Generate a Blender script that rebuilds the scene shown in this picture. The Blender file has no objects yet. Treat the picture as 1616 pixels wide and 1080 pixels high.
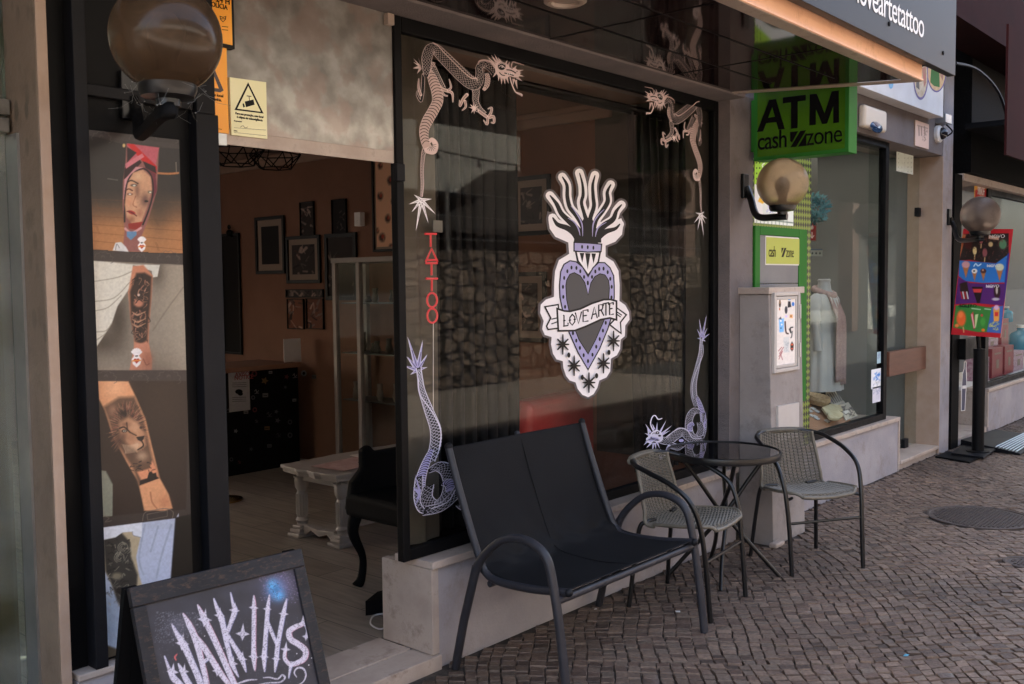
import bpy, math, random
import numpy as np
from mathutils import Vector, Matrix
from mathutils.geometry import tessellate_polygon
random.seed(7); rng = np.random.default_rng(7)
R = math.radians
scene = bpy.context.scene
C = scene.collection

# ------------------------------------------------------------ camera, world, sun, exposure
CH = 1.62
FPX = 1533.94
_yaw, _pit, _rol = .85481227, -.06028758, -.01114746
_cy, _sy = math.cos(_yaw), math.sin(_yaw)
FW = Vector((_sy*math.cos(_pit), _cy*math.cos(_pit), math.sin(_pit)))
_rt = Vector((_cy, -_sy, 0)); _up = _rt.cross(FW)
RT = _rt*math.cos(_rol) + _up*math.sin(_rol)
UP = -_rt*math.sin(_rol) + _up*math.cos(_rol)
CAM = Vector((0, 0, CH))
cd = bpy.data.cameras.new('camera'); cam = bpy.data.objects.new('camera', cd); C.objects.link(cam)
cam.matrix_world = Matrix(((RT.x, UP.x, -FW.x, 0), (RT.y, UP.y, -FW.y, 0), (RT.z, UP.z, -FW.z, CH), (0, 0, 0, 1)))
cd.sensor_width = 36; cd.lens = FPX/1616*36; cd.clip_start = .05; cd.clip_end = 500
scene.camera = cam
w = bpy.data.worlds.new('World'); scene.world = w; w.use_nodes = True
nt = w.node_tree; sky = nt.nodes.new('ShaderNodeTexSky'); sky.sky_type = 'NISHITA'
sky.sun_disc = False; sky.sun_elevation = R(50); sky.sun_rotation = R(-12); sky.air_density = .8; sky.dust_density = 5; sky.ozone_density = .4
_tn = nt.nodes.new('ShaderNodeVectorMath'); _tn.operation = 'MULTIPLY'; _tn.inputs[1].default_value = (1.06, .97, .86); nt.links.new(sky.outputs[0], _tn.inputs[0]); nt.links.new(_tn.outputs[0], nt.nodes['Background'].inputs[0]); nt.nodes['Background'].inputs[1].default_value = .15
sd = bpy.data.lights.new('sun', 'SUN'); sd.energy = 5.0; sd.angle = R(.5); sd.color = (1, .93, .84)
so = bpy.data.objects.new('sun', sd); C.objects.link(so)
_sd = Vector((math.sin(R(-12))*math.cos(R(50)), math.cos(R(-12))*math.cos(R(50)), math.sin(R(50))))
so.rotation_euler = _sd.to_track_quat('Z', 'Y').to_euler()
scene.view_settings.view_transform = 'Standard'; scene.view_settings.look = 'None'
scene.view_settings.exposure = 3.2; scene.view_settings.gamma = 1
scene.cycles.max_bounces = 8; scene.cycles.transparent_max_bounces = 16

# ------------------------------------------------------------ geometry helpers
def ray(x, y): return RT*((x-808)/FPX) + UP*(-(y-540)/FPX) + FW
def UY(x, y, Y): d = ray(x, y); return CAM + d*(Y/d.y)
def UX(x, y, X): d = ray(x, y); return CAM + d*(X/d.x)
def UZ(x, y, z): d = ray(x, y); return CAM + d*((z-CH)/d.z)
def UP3(x, y, p0, n): d = ray(x, y); return CAM + d*((Vector(p0)-CAM).dot(n)/d.dot(n))
def proj(P):
    P = np.asarray(P, float) - np.array(CAM)
    x = P@np.array(RT); y = P@np.array(UP); z = P@np.array(FW)
    return 808+FPX*x/z, 540-FPX*y/z

def empty(name, loc, label=None, cat=None, group=None, rz=0):
    o = bpy.data.objects.new(name, None); C.objects.link(o); o.location = loc; o.rotation_euler = (0, 0, rz)
    o.empty_display_size = .1
    return tag(o, label, cat, group)
def tag(o, label=None, cat=None, group=None, kind=None):
    if label: o['label'] = label
    if cat: o['category'] = cat
    if group: o['group'] = group
    if kind: o['kind'] = kind
    return o
def copy_tree(o, parent=None):
    c = o.copy(); C.objects.link(c); c.parent = parent
    for ch in [k for k in bpy.data.objects if k.parent == o]: copy_tree(ch, c)
    return c

class MB:
    def __init__(s): s.v = []; s.f = []; s.m = []
    def add(s, vs, fs, m=0):
        b = len(s.v); s.v += [tuple(v) for v in vs]; s.f += [tuple(b+i for i in f) for f in fs]; s.m += [m]*len(fs); return s
    def hexa(s, p, m=0):  # p: 4 bottom ccw, 4 top
        return s.add(p, [(3, 2, 1, 0), (4, 5, 6, 7), (0, 1, 5, 4), (1, 2, 6, 5), (2, 3, 7, 6), (3, 0, 4, 7)], m)
    def box(s, x0, x1, y0, y1, z0, z1, m=0):
        return s.hexa([(x0, y0, z0), (x1, y0, z0), (x1, y1, z0), (x0, y1, z0), (x0, y0, z1), (x1, y0, z1), (x1, y1, z1), (x0, y1, z1)], m)
    def obox(s, c, ux, uy, uz, m=0):  # centre, half vectors
        c = Vector(c); ux, uy, uz = Vector(ux), Vector(uy), Vector(uz)
        return s.hexa([c-ux-uy-uz, c+ux-uy-uz, c+ux+uy-uz, c-ux+uy-uz, c-ux-uy+uz, c+ux-uy+uz, c+ux+uy+uz, c-ux+uy+uz], m)
    def prism(s, poly, ext, m=0):  # poly 3d pts, extruded by vector ext
        poly = [Vector(p) for p in poly]; e = Vector(ext); n = len(poly)
        return s.add(poly+[p+e for p in poly], [tuple(range(n))[::-1], tuple(range(n, 2*n))]+[(i, (i+1) % n, n+(i+1) % n, n+i) for i in range(n)], m)
    def tube(s, path, r, n=10, m=0, cap=True, closed=False, flat=None):
        path = [Vector(p) for p in path]; k = len(path)
        rr = r if hasattr(r, '__len__') else [r]*k
        tg = []
        for i in range(k):
            a = path[(i-1) % k] if (i or closed) else path[0]; b = path[(i+1) % k] if (i < k-1 or closed) else path[-1]
            tg.append((b-a).normalized())
        up = Vector((0, 0, 1)) if abs(tg[0].z) < .9 else Vector((1, 0, 0))
        nn = (up - tg[0]*up.dot(tg[0])).normalized(); vs = []
        for i in range(k):
            nn = (nn - tg[i]*nn.dot(tg[i])).normalized(); bb = tg[i].cross(nn)
            for j in range(n):
                a = 2*math.pi*j/n
                if flat is None: vs.append(path[i] + (nn*math.cos(a)+bb*math.sin(a))*rr[i])
                else:
                    q = flat[1]; fx = math.copysign(abs(math.cos(a))**q, math.cos(a)); fy = math.copysign(abs(math.sin(a))**q, math.sin(a))
                    vs.append(path[i] + nn*fx*rr[i] + bb*fy*rr[i]*flat[0])
        fs = [(i*n+j, i*n+(j+1) % n, ((i+1) % k)*n+(j+1) % n, ((i+1) % k)*n+j) for i in range(k if closed else k-1) for j in range(n)]
        if cap and not closed: fs += [tuple(range(n))[::-1], tuple((k-1)*n+j for j in range(n))]
        return s.add(vs, fs, m)
    def lathe(s, prof, c, n=24, m=0, ax=(0, 0, 1), sx=1., cap=True):
        c = Vector(c); ax = Vector(ax).normalized(); t = Vector((1, 0, 0)) if abs(ax.x) < .9 else Vector((0, 1, 0))
        u = (t-ax*t.dot(ax)).normalized(); v = ax.cross(u); vs = []
        for r, h in prof:
            for j in range(n):
                a = 2*math.pi*j/n; vs.append(c+ax*h+u*(r*math.cos(a)*sx)+v*(r*math.sin(a)))
        k = len(prof)
        fs = [(i*n+j, i*n+(j+1) % n, (i+1)*n+(j+1) % n, (i+1)*n+j) for i in range(k-1) for j in range(n)]
        if cap: fs += [tuple(range(n))[::-1], tuple((k-1)*n+j for j in range(n))]
        return s.add(vs, fs, m)
    def sphere(s, c, r, n=24, m=0, sq=(1, 1, 1)):
        pr = [(max(r*math.sin(math.pi*i/n*1), 1e-4), -r*math.cos(math.pi*i/n)) for i in range(n+1)]
        b = len(s.v); s.lathe(pr, (0, 0, 0), n*2, m)
        for i in range(b, len(s.v)): x, y, z = s.v[i]; s.v[i] = (c[0]+x*sq[0], c[1]+y*sq[1], c[2]+z*sq[2])
        return s
    def grid(s, P, m=0, closed=False):  # P: rows x cols array of points
        k = len(P); n = len(P[0]); vs = [p for row in P for p in row]
        return s.add(vs, [(i*n+j, i*n+(j+1) % n, (i+1)*n+(j+1) % n, (i+1)*n+j) for i in range(k-1) for j in range(n if closed else n-1)], m)
    def build(s, name, mats, parent=None, smooth=None, bevel=0, org=None, seg=2, keep=False):
        if not isinstance(mats, (list, tuple)): mats = [mats]
        V = np.array(s.v, float)
        if parent is not None:
            po = parent; O = Vector(po.location)
            while po.parent: po = po.parent; O += Vector(po.location)
            oo = Vector((0, 0, 0))
        else:
            if org is None: org = ((V[:, 0].min()+V[:, 0].max())/2, (V[:, 1].min()+V[:, 1].max())/2, V[:, 2].min())
            O = Vector(org); oo = O
        me = bpy.data.meshes.new(name); me.from_pydata((V-np.array(O)).tolist(), [], s.f)
        for mt in mats: me.materials.append(mt)
        if len(mats) > 1: me.polygons.foreach_set('material_index', s.m)
        me.update()
        if not keep:
            import bmesh
            bm = bmesh.new(); bm.from_mesh(me); bmesh.ops.recalc_face_normals(bm, faces=bm.faces); bm.to_mesh(me); bm.free()
        if smooth is not None:
            me.polygons.foreach_set('use_smooth', [True]*len(me.polygons))
            if smooth > 0: me.set_sharp_from_angle(angle=R(smooth))
        o = bpy.data.objects.new(name, me); C.objects.link(o); o.location = oo; o.parent = parent
        if bevel:
            b = o.modifiers.new('bevel', 'BEVEL'); b.width = bevel; b.segments = seg; b.limit_method = 'ANGLE'; b.angle_limit = R(40)
            b.harden_normals = False
            if smooth is None: me.polygons.foreach_set('use_smooth', [False]*len(me.polygons))
        return o

def cr(pts, n=8, closed=False):  # catmull-rom through pts
    pts = [Vector(p) if len(p) == 3 else Vector((p[0], p[1], 0)) for p in pts]; k = len(pts); out = []
    for i in range(k if closed else k-1):
        if closed: p0, p1, p2, p3 = pts[(i-1) % k], pts[i], pts[(i+1) % k], pts[(i+2) % k]
        else: p0, p1, p2, p3 = pts[max(i-1, 0)], pts[i], pts[i+1], pts[min(i+2, k-1)]
        for j in range(n):
            t = j/n; out.append(.5*((2*p1)+(p2-p0)*t+(2*p0-5*p1+4*p2-p3)*t*t+(3*p1-p0-3*p2+p3)*t**3))
    if not closed: out.append(pts[-1])
    return out
def lerps(ws, n):  # resample list ws to n
    ws = list(ws); k = len(ws)-1
    return [ws[min(int(i/(n-1)*k), k-1)]*(1-(i/(n-1)*k-min(int(i/(n-1)*k), k-1)))+ws[min(int(i/(n-1)*k), k-1)+1]*(i/(n-1)*k-min(int(i/(n-1)*k), k-1)) for i in range(n)]

# ------------------------------------------------------------ materials
def srgb(r, g, b, k=1.):
    f = lambda c: (c/12.92 if c <= .04045 else ((c+.055)/1.055)**2.4)
    return tuple(min(f(c/255)*k, 1) for c in (r, g, b))
def N(nt, t, **kw):
    n = nt.nodes.new(t)
    for k, v in kw.items(): setattr(n, k, v)
    return n
def mat(name, col, col2=None, rough=.6, rough2=None, ns=6, st=(1, 1, 1), bump=0, bs=60, bst=(1, 1, 1), metal=0, spec=.5, coat=0, cr_=.1,
        c3=None, n3=25, emit=None, alpha=None, sheen=0, thr=(.35, .65)):
    m = bpy.data.materials.new(name); m.use_nodes = True; t = m.node_tree; L = t.links.new
    b = t.nodes['Principled BSDF']; b.inputs['Base Color'].default_value = (*col, 1)
    b.inputs['Roughness'].default_value = rough; b.inputs['Metallic'].default_value = metal
    b.inputs['Specular IOR Level'].default_value = spec; b.inputs['Coat Weight'].default_value = coat; b.inputs['Coat Roughness'].default_value = cr_
    if sheen: b.inputs['Sheen Weight'].default_value = sheen; b.inputs['Sheen Roughness'].default_value = .4
    geo = N(t, 'ShaderNodeNewGeometry')
    def tex(scale, stv, det=5, rgh=.6):
        mp = N(t, 'ShaderNodeMapping'); mp.inputs['Scale'].default_value = stv; L(geo.outputs['Position'], mp.inputs['Vector'])
        n = N(t, 'ShaderNodeTexNoise'); n.inputs['Scale'].default_value = scale; n.inputs['Detail'].default_value = det; n.inputs['Roughness'].default_value = rgh
        L(mp.outputs[0], n.inputs['Vector']); return n
    if col2 is not None:
        n = tex(ns, st); r = N(t, 'ShaderNodeMapRange'); r.inputs[1].default_value = thr[0]; r.inputs[2].default_value = thr[1]; L(n.outputs['Fac'], r.inputs[0])
        mx = N(t, 'ShaderNodeMix', data_type='RGBA'); mx.inputs[6].default_value = (*col, 1); mx.inputs[7].default_value = (*col2, 1); L(r.outputs[0], mx.inputs[0])
        out = mx.outputs[2]
        if c3 is not None:
            n2 = tex(n3, st, 8, .75); r2 = N(t, 'ShaderNodeMapRange'); r2.inputs[1].default_value = .52; r2.inputs[2].default_value = .72; L(n2.outputs['Fac'], r2.inputs[0])
            mx2 = N(t, 'ShaderNodeMix', data_type='RGBA'); mx2.inputs[7].default_value = (*c3, 1); L(out, mx2.inputs[6]); L(r2.outputs[0], mx2.inputs[0]); out = mx2.outputs[2]
        L(out, b.inputs['Base Color'])
        if rough2 is not None:
            q = N(t, 'ShaderNodeMapRange'); q.inputs[3].default_value = rough; q.inputs[4].default_value = rough2; L(r.outputs[0], q.inputs[0]); L(q.outputs[0], b.inputs['Roughness'])
    if bump:
        n = tex(bs, bst, 6); bp = N(t, 'ShaderNodeBump'); bp.inputs['Strength'].default_value = 1; bp.inputs['Distance'].default_value = bump
        L(n.outputs['Fac'], bp.inputs['Height']); L(bp.outputs[0], b.inputs['Normal'])
    if emit: b.inputs['Emission Color'].default_value = (*emit[0], 1); b.inputs['Emission Strength'].default_value = emit[1]
    return m
def glass_mat(name, tint=(1, 1, 1), refl=1.0, ior=1.52, rough=0.0, dirt=0.0):
    m = bpy.data.materials.new(name); m.use_nodes = True; t = m.node_tree; L = t.links.new; t.nodes.remove(t.nodes['Principled BSDF'])
    out = t.nodes['Material Output']; lw = N(t, 'ShaderNodeLayerWeight'); lw.inputs[0].default_value = .5; pw_ = N(t, 'ShaderNodeMath', operation='POWER'); pw_.inputs[1].default_value = 4.2; L(lw.outputs['Facing'], pw_.inputs[0]); fr = N(t, 'ShaderNodeMath', operation='MULTIPLY_ADD'); fr.inputs[1].default_value = .95; fr.inputs[2].default_value = .045; L(pw_.outputs[0], fr.inputs[0])
    tr = N(t, 'ShaderNodeBsdfTransparent'); tr.inputs[0].default_value = (*tint, 1)
    gl = N(t, 'ShaderNodeBsdfGlossy'); gl.inputs['Roughness'].default_value = rough; gl.inputs[0].default_value = (.95, 1, .98, 1)
    mu = N(t, 'ShaderNodeMath', operation='MULTIPLY'); mu.inputs[1].default_value = refl; mu.use_clamp = True; L(fr.outputs[0], mu.inputs[0])
    mx = N(t, 'ShaderNodeMixShader'); L(mu.outputs[0], mx.inputs[0]); L(tr.outputs[0], mx.inputs[1]); L(gl.outputs[0], mx.inputs[2]); last = mx
    if dirt:
        df = N(t, 'ShaderNodeBsdfDiffuse'); df.inputs[0].default_value = (.5, .5, .48, 1); geo = N(t, 'ShaderNodeNewGeometry')
        n = N(t, 'ShaderNodeTexNoise'); n.inputs['Scale'].default_value = 3; n.inputs['Detail'].default_value = 8; L(geo.outputs['Position'], n.inputs['Vector'])
        r = N(t, 'ShaderNodeMapRange'); r.inputs[1].default_value = .4; r.inputs[2].default_value = .8; r.inputs[4].default_value = dirt; L(n.outputs['Fac'], r.inputs[0])
        m2 = N(t, 'ShaderNodeMixShader'); L(r.outputs[0], m2.inputs[0]); L(mx.outputs[0], m2.inputs[1]); L(df.outputs[0], m2.inputs[2]); last = m2
    L(last.outputs[0], out.inputs[0]); return m

M = {}
M['plaster'] = mat('plaster_lilac', (0.2635, 0.2489, 0.2684), (0.3514, 0.3270, 0.3367), rough=.85, ns=2.5, bump=.002, bs=70, c3=(0.2342, 0.1952, 0.1757), n3=4)
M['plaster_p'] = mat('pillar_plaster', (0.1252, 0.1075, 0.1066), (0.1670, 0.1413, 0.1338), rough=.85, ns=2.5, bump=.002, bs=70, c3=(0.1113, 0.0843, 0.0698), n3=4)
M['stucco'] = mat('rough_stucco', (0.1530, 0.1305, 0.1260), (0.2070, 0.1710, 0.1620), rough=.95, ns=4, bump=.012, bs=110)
M['facade'] = mat('facade_render', (0.2800, 0.2480, 0.2240), (0.3360, 0.2960, 0.2640), rough=.9, ns=2, bump=.003, bs=60)
M['marble'] = mat('pink_marble', (0.3673, 0.2945, 0.2486), (0.4743, 0.3977, 0.3442), rough=.42, ns=7, bump=.0006, bs=80, c3=(0.2295, 0.1913, 0.1606), n3=14)
M['marble_d'] = mat('worn_stone', (0.3298, 0.2691, 0.2300), (0.4514, 0.3819, 0.3298), rough=.55, ns=5, bump=.001, bs=60, c3=(0.1215, 0.0781, 0.0521), n3=5)
M['pilaster'] = mat('fossil_limestone', (0.1415, 0.1008, 0.0708), (0.1802, 0.1331, 0.0944), rough=.6, ns=4, bump=.0015, bs=70, c3=(0.1030, 0.0750, 0.0493), n3=9)
M['pilaster2'] = mat('cut_limestone_edge', (0.3074, 0.2151, 0.1536), (0.3483, 0.2561, 0.1947), rough=.6, ns=9, bump=.001, bs=90)
M['black'] = mat('black_paint', (0.0027, 0.0027, 0.0032), (0.0045, 0.0045, 0.0050), rough=.42, rough2=.6, ns=5, bump=.0006, bs=30, spec=.12)
M['blackmatte'] = mat('black_matte', (0.0045, 0.0045, 0.0049), rough=.7, spec=.1)
M['darkgrey'] = mat('dark_grey_metal', (0.0064, 0.0066, 0.0083), (0.0088, 0.0093, 0.0113), rough=.5, ns=4, spec=.15)
M['alu'] = mat('aluminium', (.45, .46, .46), (.36, .37, .38), rough=.35, metal=.9, ns=5)
M['white'] = mat('white_paint', (.72, .71, .7), (.64, .62, .6), rough=.5, ns=4)
M['glass'] = glass_mat('window_glass', (.96, .94, .92), .15, dirt=.0)
M['glass2'] = glass_mat('shop_glass', (.9, .93, .92), .13, dirt=.0)
M['glass3'] = glass_mat('green_door_glass', (.72, .84, .8), 1.0, dirt=.3)
M['glassdim'] = glass_mat('cabinet_glass', (.9, .93, .92), .06)

def spotted():
    m = M['pilaster']; t = m.node_tree; L = t.links.new; b = t.nodes['Principled BSDF']; src = b.inputs['Base Color'].links[0].from_socket
    geo = N(t, 'ShaderNodeNewGeometry'); mp = N(t, 'ShaderNodeMapping'); mp.inputs['Scale'].default_value = (1, 1.5, .75); L(geo.outputs['Position'], mp.inputs[0])
    v = N(t, 'ShaderNodeTexVoronoi'); v.inputs['Scale'].default_value = 11; L(mp.outputs[0], v.inputs['Vector'])
    r = N(t, 'ShaderNodeMapRange'); r.inputs[1].default_value = .30; r.inputs[2].default_value = .22; L(v.outputs['Distance'], r.inputs[0])
    n = N(t, 'ShaderNodeTexNoise'); n.inputs['Scale'].default_value = 2.2; L(geo.outputs['Position'], n.inputs[0]); r2 = N(t, 'ShaderNodeMapRange'); r2.inputs[1].default_value = .48; r2.inputs[2].default_value = .6; r2.inputs[4].default_value = .75; L(n.outputs['Fac'], r2.inputs[0])
    mu = N(t, 'ShaderNodeMath', operation='MULTIPLY'); L(r.outputs[0], mu.inputs[0]); L(r2.outputs[0], mu.inputs[1])
    mx = N(t, 'ShaderNodeMix', data_type='RGBA'); mx.inputs[7].default_value = (.075, .062, .042, 1); L(mu.outputs[0], mx.inputs[0]); L(src, mx.inputs[6]); L(mx.outputs[2], b.inputs['Base Color'])
spotted()
# ------------------------------------------------------------ ground
YF, YG, YD = 2.89, 3.0, 2.975
def cobble_mat(flat=False):
    m = bpy.data.materials.new('street_far' if flat else 'granite_setts'); m.use_nodes = True; t = m.node_tree; L = t.links.new; b = t.nodes['Principled BSDF']
    geo = N(t, 'ShaderNodeNewGeometry'); b.inputs['Roughness'].default_value = .62
    ramp = N(t, 'ShaderNodeValToRGB'); e = ramp.color_ramp.elements
    e[0].position = 0; e[0].color = (0.0479, 0.0308, 0.0221, 1)  ; e[1].position = 1; e[1].color = (0.1649, 0.1126, 0.0798, 1)  
    for p, c in ((.25, (0.0917, 0.0571, 0.0402, 1)  ), (.5, (0.1151, 0.0758, 0.0537, 1)  ), (.7, (0.1079, 0.0785, 0.0569, 1)  ), (.88, (0.1312, 0.0881, 0.0622, 1)  )):
        q = e.new(p); q.color = c
    if flat:
        v = N(t, 'ShaderNodeTexVoronoi'); v.inputs['Scale'].default_value = 11; L(geo.outputs['Position'], v.inputs['Vector'])
        L(v.outputs['Color'], ramp.inputs[0])
    else:
        L(geo.outputs['Random Per Island'], ramp.inputs[0])
    n = N(t, 'ShaderNodeTexNoise'); n.inputs['Scale'].default_value = .9; n.inputs['Detail'].default_value = 6; L(geo.outputs['Position'], n.inputs['Vector'])
    n2 = N(t, 'ShaderNodeTexNoise'); n2.inputs['Scale'].default_value = 55; n2.inputs['Detail'].default_value = 8; L(geo.outputs['Position'], n2.inputs['Vector'])
    r = N(t, 'ShaderNodeMapRange'); r.inputs[1].default_value = .3; r.inputs[2].default_value = .7; r.inputs[3].default_value = .62; r.inputs[4].default_value = 1.28; L(n.outputs['Fac'], r.inputs[0])
    r2 = N(t, 'ShaderNodeMapRange'); r2.inputs[1].default_value = .3; r2.inputs[2].default_value = .72; r2.inputs[3].default_value = .72; r2.inputs[4].default_value = 1.32; L(n2.outputs['Fac'], r2.inputs[0])
    mu = N(t, 'ShaderNodeMath', operation='MULTIPLY'); L(r.outputs[0], mu.inputs[0]); L(r2.outputs[0], mu.inputs[1])
    vm = N(t, 'ShaderNodeVectorMath', operation='SCALE'); L(ramp.outputs[0], vm.inputs[0]); L(mu.outputs[0], vm.inputs['Scale']); L(vm.outputs[0], b.inputs['Base Color'])
    q = N(t, 'ShaderNodeMapRange'); q.inputs[3].default_value = .75; q.inputs[4].default_value = .42; L(n2.outputs['Fac'], q.inputs[0]); L(q.outputs[0], b.inputs['Roughness'])
    bp = N(t, 'ShaderNodeBump'); bp.inputs['Distance'].default_value = .004; L(n2.outputs['Fac'], bp.inputs['Height']); L(bp.outputs[0], b.inputs['Normal'])
    return m
M['tarmac'] = mat('dark_tarmac', (.035, .033, .031), (.05, .047, .044), rough=.9, ns=3, bump=.003, bs=120); M['asphalt'] = mat('asphalt', (.14, .12, .10), (.24, .21, .185), rough=.85, ns=3, bump=.003, bs=120); M['setts'] = cobble_mat(); M['farstreet'] = cobble_mat(True)
M['grit'] = mat('joint_grit', (.03, .024, .019), (.07, .054, .043), rough=1, ns=40, bump=.004, bs=150)
MB().add([(-150, -150, -.03), (150, -150, -.03), (150, 150, -.03), (-150, 150, -.03)], [(0, 1, 2, 3)]).build('ground', M['tarmac'], keep=True)['kind'] = 'structure'
MB().add([(-2, -1.6, -.012), (19, -1.6, -.012), (19, 2.95, -.012), (-2, 2.95, -.012)], [(0, 1, 2, 3)]).build('sett_bedding', M['grit'], keep=True)['kind'] = 'structure'
tag(MB().add([(-30, -9, -.02), (14.5, -9, -.02), (14.5, -1.5, -.02), (-30, -1.5, -.02)], [(0, 1, 2, 3)]).build('road', M['asphalt'], keep=True), kind='structure')
_mh = UZ(1621, 888, 0); MANH = [(7.00, 2.02 - .13, .335), (_mh.x, _mh.y, .125)]
def gnoise(x, y, s, seed=0):
    x = x*s; y = y*s; xi = np.floor(x).astype(int); yi = np.floor(y).astype(int); fx = x-xi; fy = y-yi; fx = fx*fx*(3-2*fx); fy = fy*fy*(3-2*fy)
    def h(a, b):
        v = np.sin(a*127.1+b*311.7+seed*74.7)*43758.5453; return v-np.floor(v)
    return (h(xi, yi)*(1-fx)+h(xi+1, yi)*fx)*(1-fy)+(h(xi, yi+1)*(1-fx)+h(xi+1, yi+1)*fx)*fy
def fbm(x, y, s, seed=0, o=4):
    v = 0; a = .5; 
    for i in range(o): v = v+a*gnoise(x, y, s*2**i, seed+i*13); a *= .5
    return v/(1-.5**o)
def paving():
    S = Vector((.755, .656)); T = Vector((.656, -.755)); vs = []; fs = []
    NX, NY = 60, 70; gx = np.linspace(-4.2, 10.4, 160); 
    def warp(s, t):
        a = math.sin(s*1.15+1.7*math.sin(t*.63+.4)); b = math.sin(s*2.7-t*1.3+2*math.sin(t*.5)); c = math.sin(t*1.9+s*.8+1.2*math.sin(s*.9)); d = math.sin(t*4.1-s*1.7)
        return S*(s+.055*c+.018*d)+T*(t+.06*a+.022*b+.008*math.sin(s*9+t*5))
    s0 = 0.
    while s0 < 12.4:
        bl = random.uniform(.26, .5); t = -4.0+random.uniform(0, .05); nrow = max(4, round(bl/random.uniform(.047, .056))); cuts = [s0+bl*i/nrow for i in range(nrow+1)]
        while t < 10.2:
            wd = random.uniform(.046, .07); cj = [c_+random.uniform(-.007, .007) for c_ in cuts]
            for i in range(nrow):
                s_, ln = cj[i], cj[i+1]-cj[i]; c = warp(s_+ln/2, t+wd/2)
                ok = 1.0 < c.x < 14.5 and -1.3 < c.y < 2.875 and not (c.y > 2.63 and 5.44 < c.x < 5.97) and not (c.x < 2.88 and c.y > 2.82)
                if ok:
                    for mx, my, mr in MANH:
                        if (c.x-mx)**2+(c.y-my)**2 < (mr+.02)**2: ok = False
                if not ok: continue
                gs, gt = .0036, .0014; j = lambda: random.uniform(-.0045, .0045)
                cs = [warp(s_+gs+j()*.5, t+gt+j()), warp(s_+ln-gs+j()*.5, t+gt+j()), warp(s_+ln-gs+j()*.5, t+wd-gt+j()), warp(s_+gs+j()*.5, t+wd-gt+j())]
                z = random.gauss(0, .0017)+.004*math.sin(c.x*3)*math.sin(c.y*2.7); ax, ay = random.gauss(0, .04), random.gauss(0, .04)
                m = sum(cs, Vector((0, 0)))/4; b = len(vs)
                for k, zz in ((1.0, -.02), (.985, -.003), (.90, .0008)):
                    for p in cs:
                        q = m+(p-m)*k; vs.append((q.x, min(q.y, 2.9), z+zz+((q.x-m.x)*ax+(q.y-m.y)*ay if zz > -.01 else 0)))
                q = m; vs.append((q.x, q.y, z+.0011))
                for k in range(4):
                    fs.append((b+k, b+(k+1) % 4, b+4+(k+1) % 4, b+4+k)); fs.append((b+4+k, b+4+(k+1) % 4, b+8+(k+1) % 4, b+8+k)); fs.append((b+8+k, b+8+(k+1) % 4, b+12))
            t += wd
        s0 += bl
    m = MB(); m.v = vs; m.f = fs; m.m = [0]*len(fs); o = m.build('cobbled_pavement', M['setts'], smooth=50, org=(0, 0, 0)); o['kind'] = 'structure'
paving()
M['iron'] = mat('cast_iron', (.03, .022, .02), (.055, .038, .03), rough=.6, ns=20, bump=.002, bs=60)
def manhole(x, y, r, lab):
    e = empty('manhole_cover', (x, y, 0), lab, 'manhole cover', 'manhole covers')
    m = MB().lathe([(r, -.02), (r, .002), (r-.006, .004), (r-.018, .004), (r-.022, -.003), (r-.03, -.003)], (x, y, 0), 48); m.build('rim', M['iron'], e, smooth=30)
    m = MB().lathe([(r-.031, -.02), (r-.031, -.002)], (x, y, 0), 48)
    k = .028; n = int(r/k)+1
    for i in range(-n, n+1):
        for j in range(-n, n+1):
            px, py = x+(i+(j % 2)*.5)*k, y+j*k*.86
            if math.hypot(px-x, py-y) < r-.045: m.box(px-.009, px+.009, py-.008, py+.008, -.003, .0035)
    m.build('lid', M['iron'], e)
manhole(*MANH[0], 'large round cast iron cover set in the cobbles right of the rattan chairs')
manhole(*MANH[1], 'small round iron cover half cut by the right edge of the picture')

# ------------------------------------------------------------ building shell: every wall a thing
def wall(name, boxes, m, label, cat='wall', bevel=.003, parent=None):
    b = MB()
    for q in boxes: b.box(*q)
    o = b.build(name, m, parent, bevel=bevel)
    if parent is None: tag(o, label, cat)
    return o
ZS = .457
# upper storeys (block the sun)
wall('upper_facade', [(-14, 26, 3.02, 3.4, 2.76, 5.4)], M['facade'], 'plain rendered upper storeys of the building above the shop fronts', 'facade')
tag(MB().box(-14, 26, 3.3, 4.4, 5.2, 5.5).build('roof_slab', M['facade']), 'flat roof of the shop building', 'roof')
wall('rear_wall', [(-14, 26, 11.5, 11.8, 2.0, 4.0), (-14, -3, 11.5, 11.8, 0, 1.999), (7, 26, 11.5, 11.8, 0, 1.999)], M['facade'], 'rear wall of the building behind the shops', 'wall')  # kept low, with an unseen gap, so daylight reaches the interiors
wall('end_wall', [(-14.3, -14, 3, 11.8, 0, 7.5)], M['facade'], 'side end wall of the building, far left out of the frame')
wall('end_wall', [(26, 26.3, 3, 11.8, 0, 7.5)], M['facade'], 'side end wall of the building, far right beyond the bar')
# left of the tattoo shop
o = wall('limestone_pilaster', [(1.249, 1.282, 2.89, 3.13, 0, 3.2)], M['pilaster'], 'tall brown limestone pilaster with fossil spots at the left edge, beside the black poster frame', 'pilaster')
wall('edge_strip', [(1.251, 1.2825, 2.884, 2.8895, 0, 3.2)], M['pilaster2'], None, parent=o)
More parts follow.
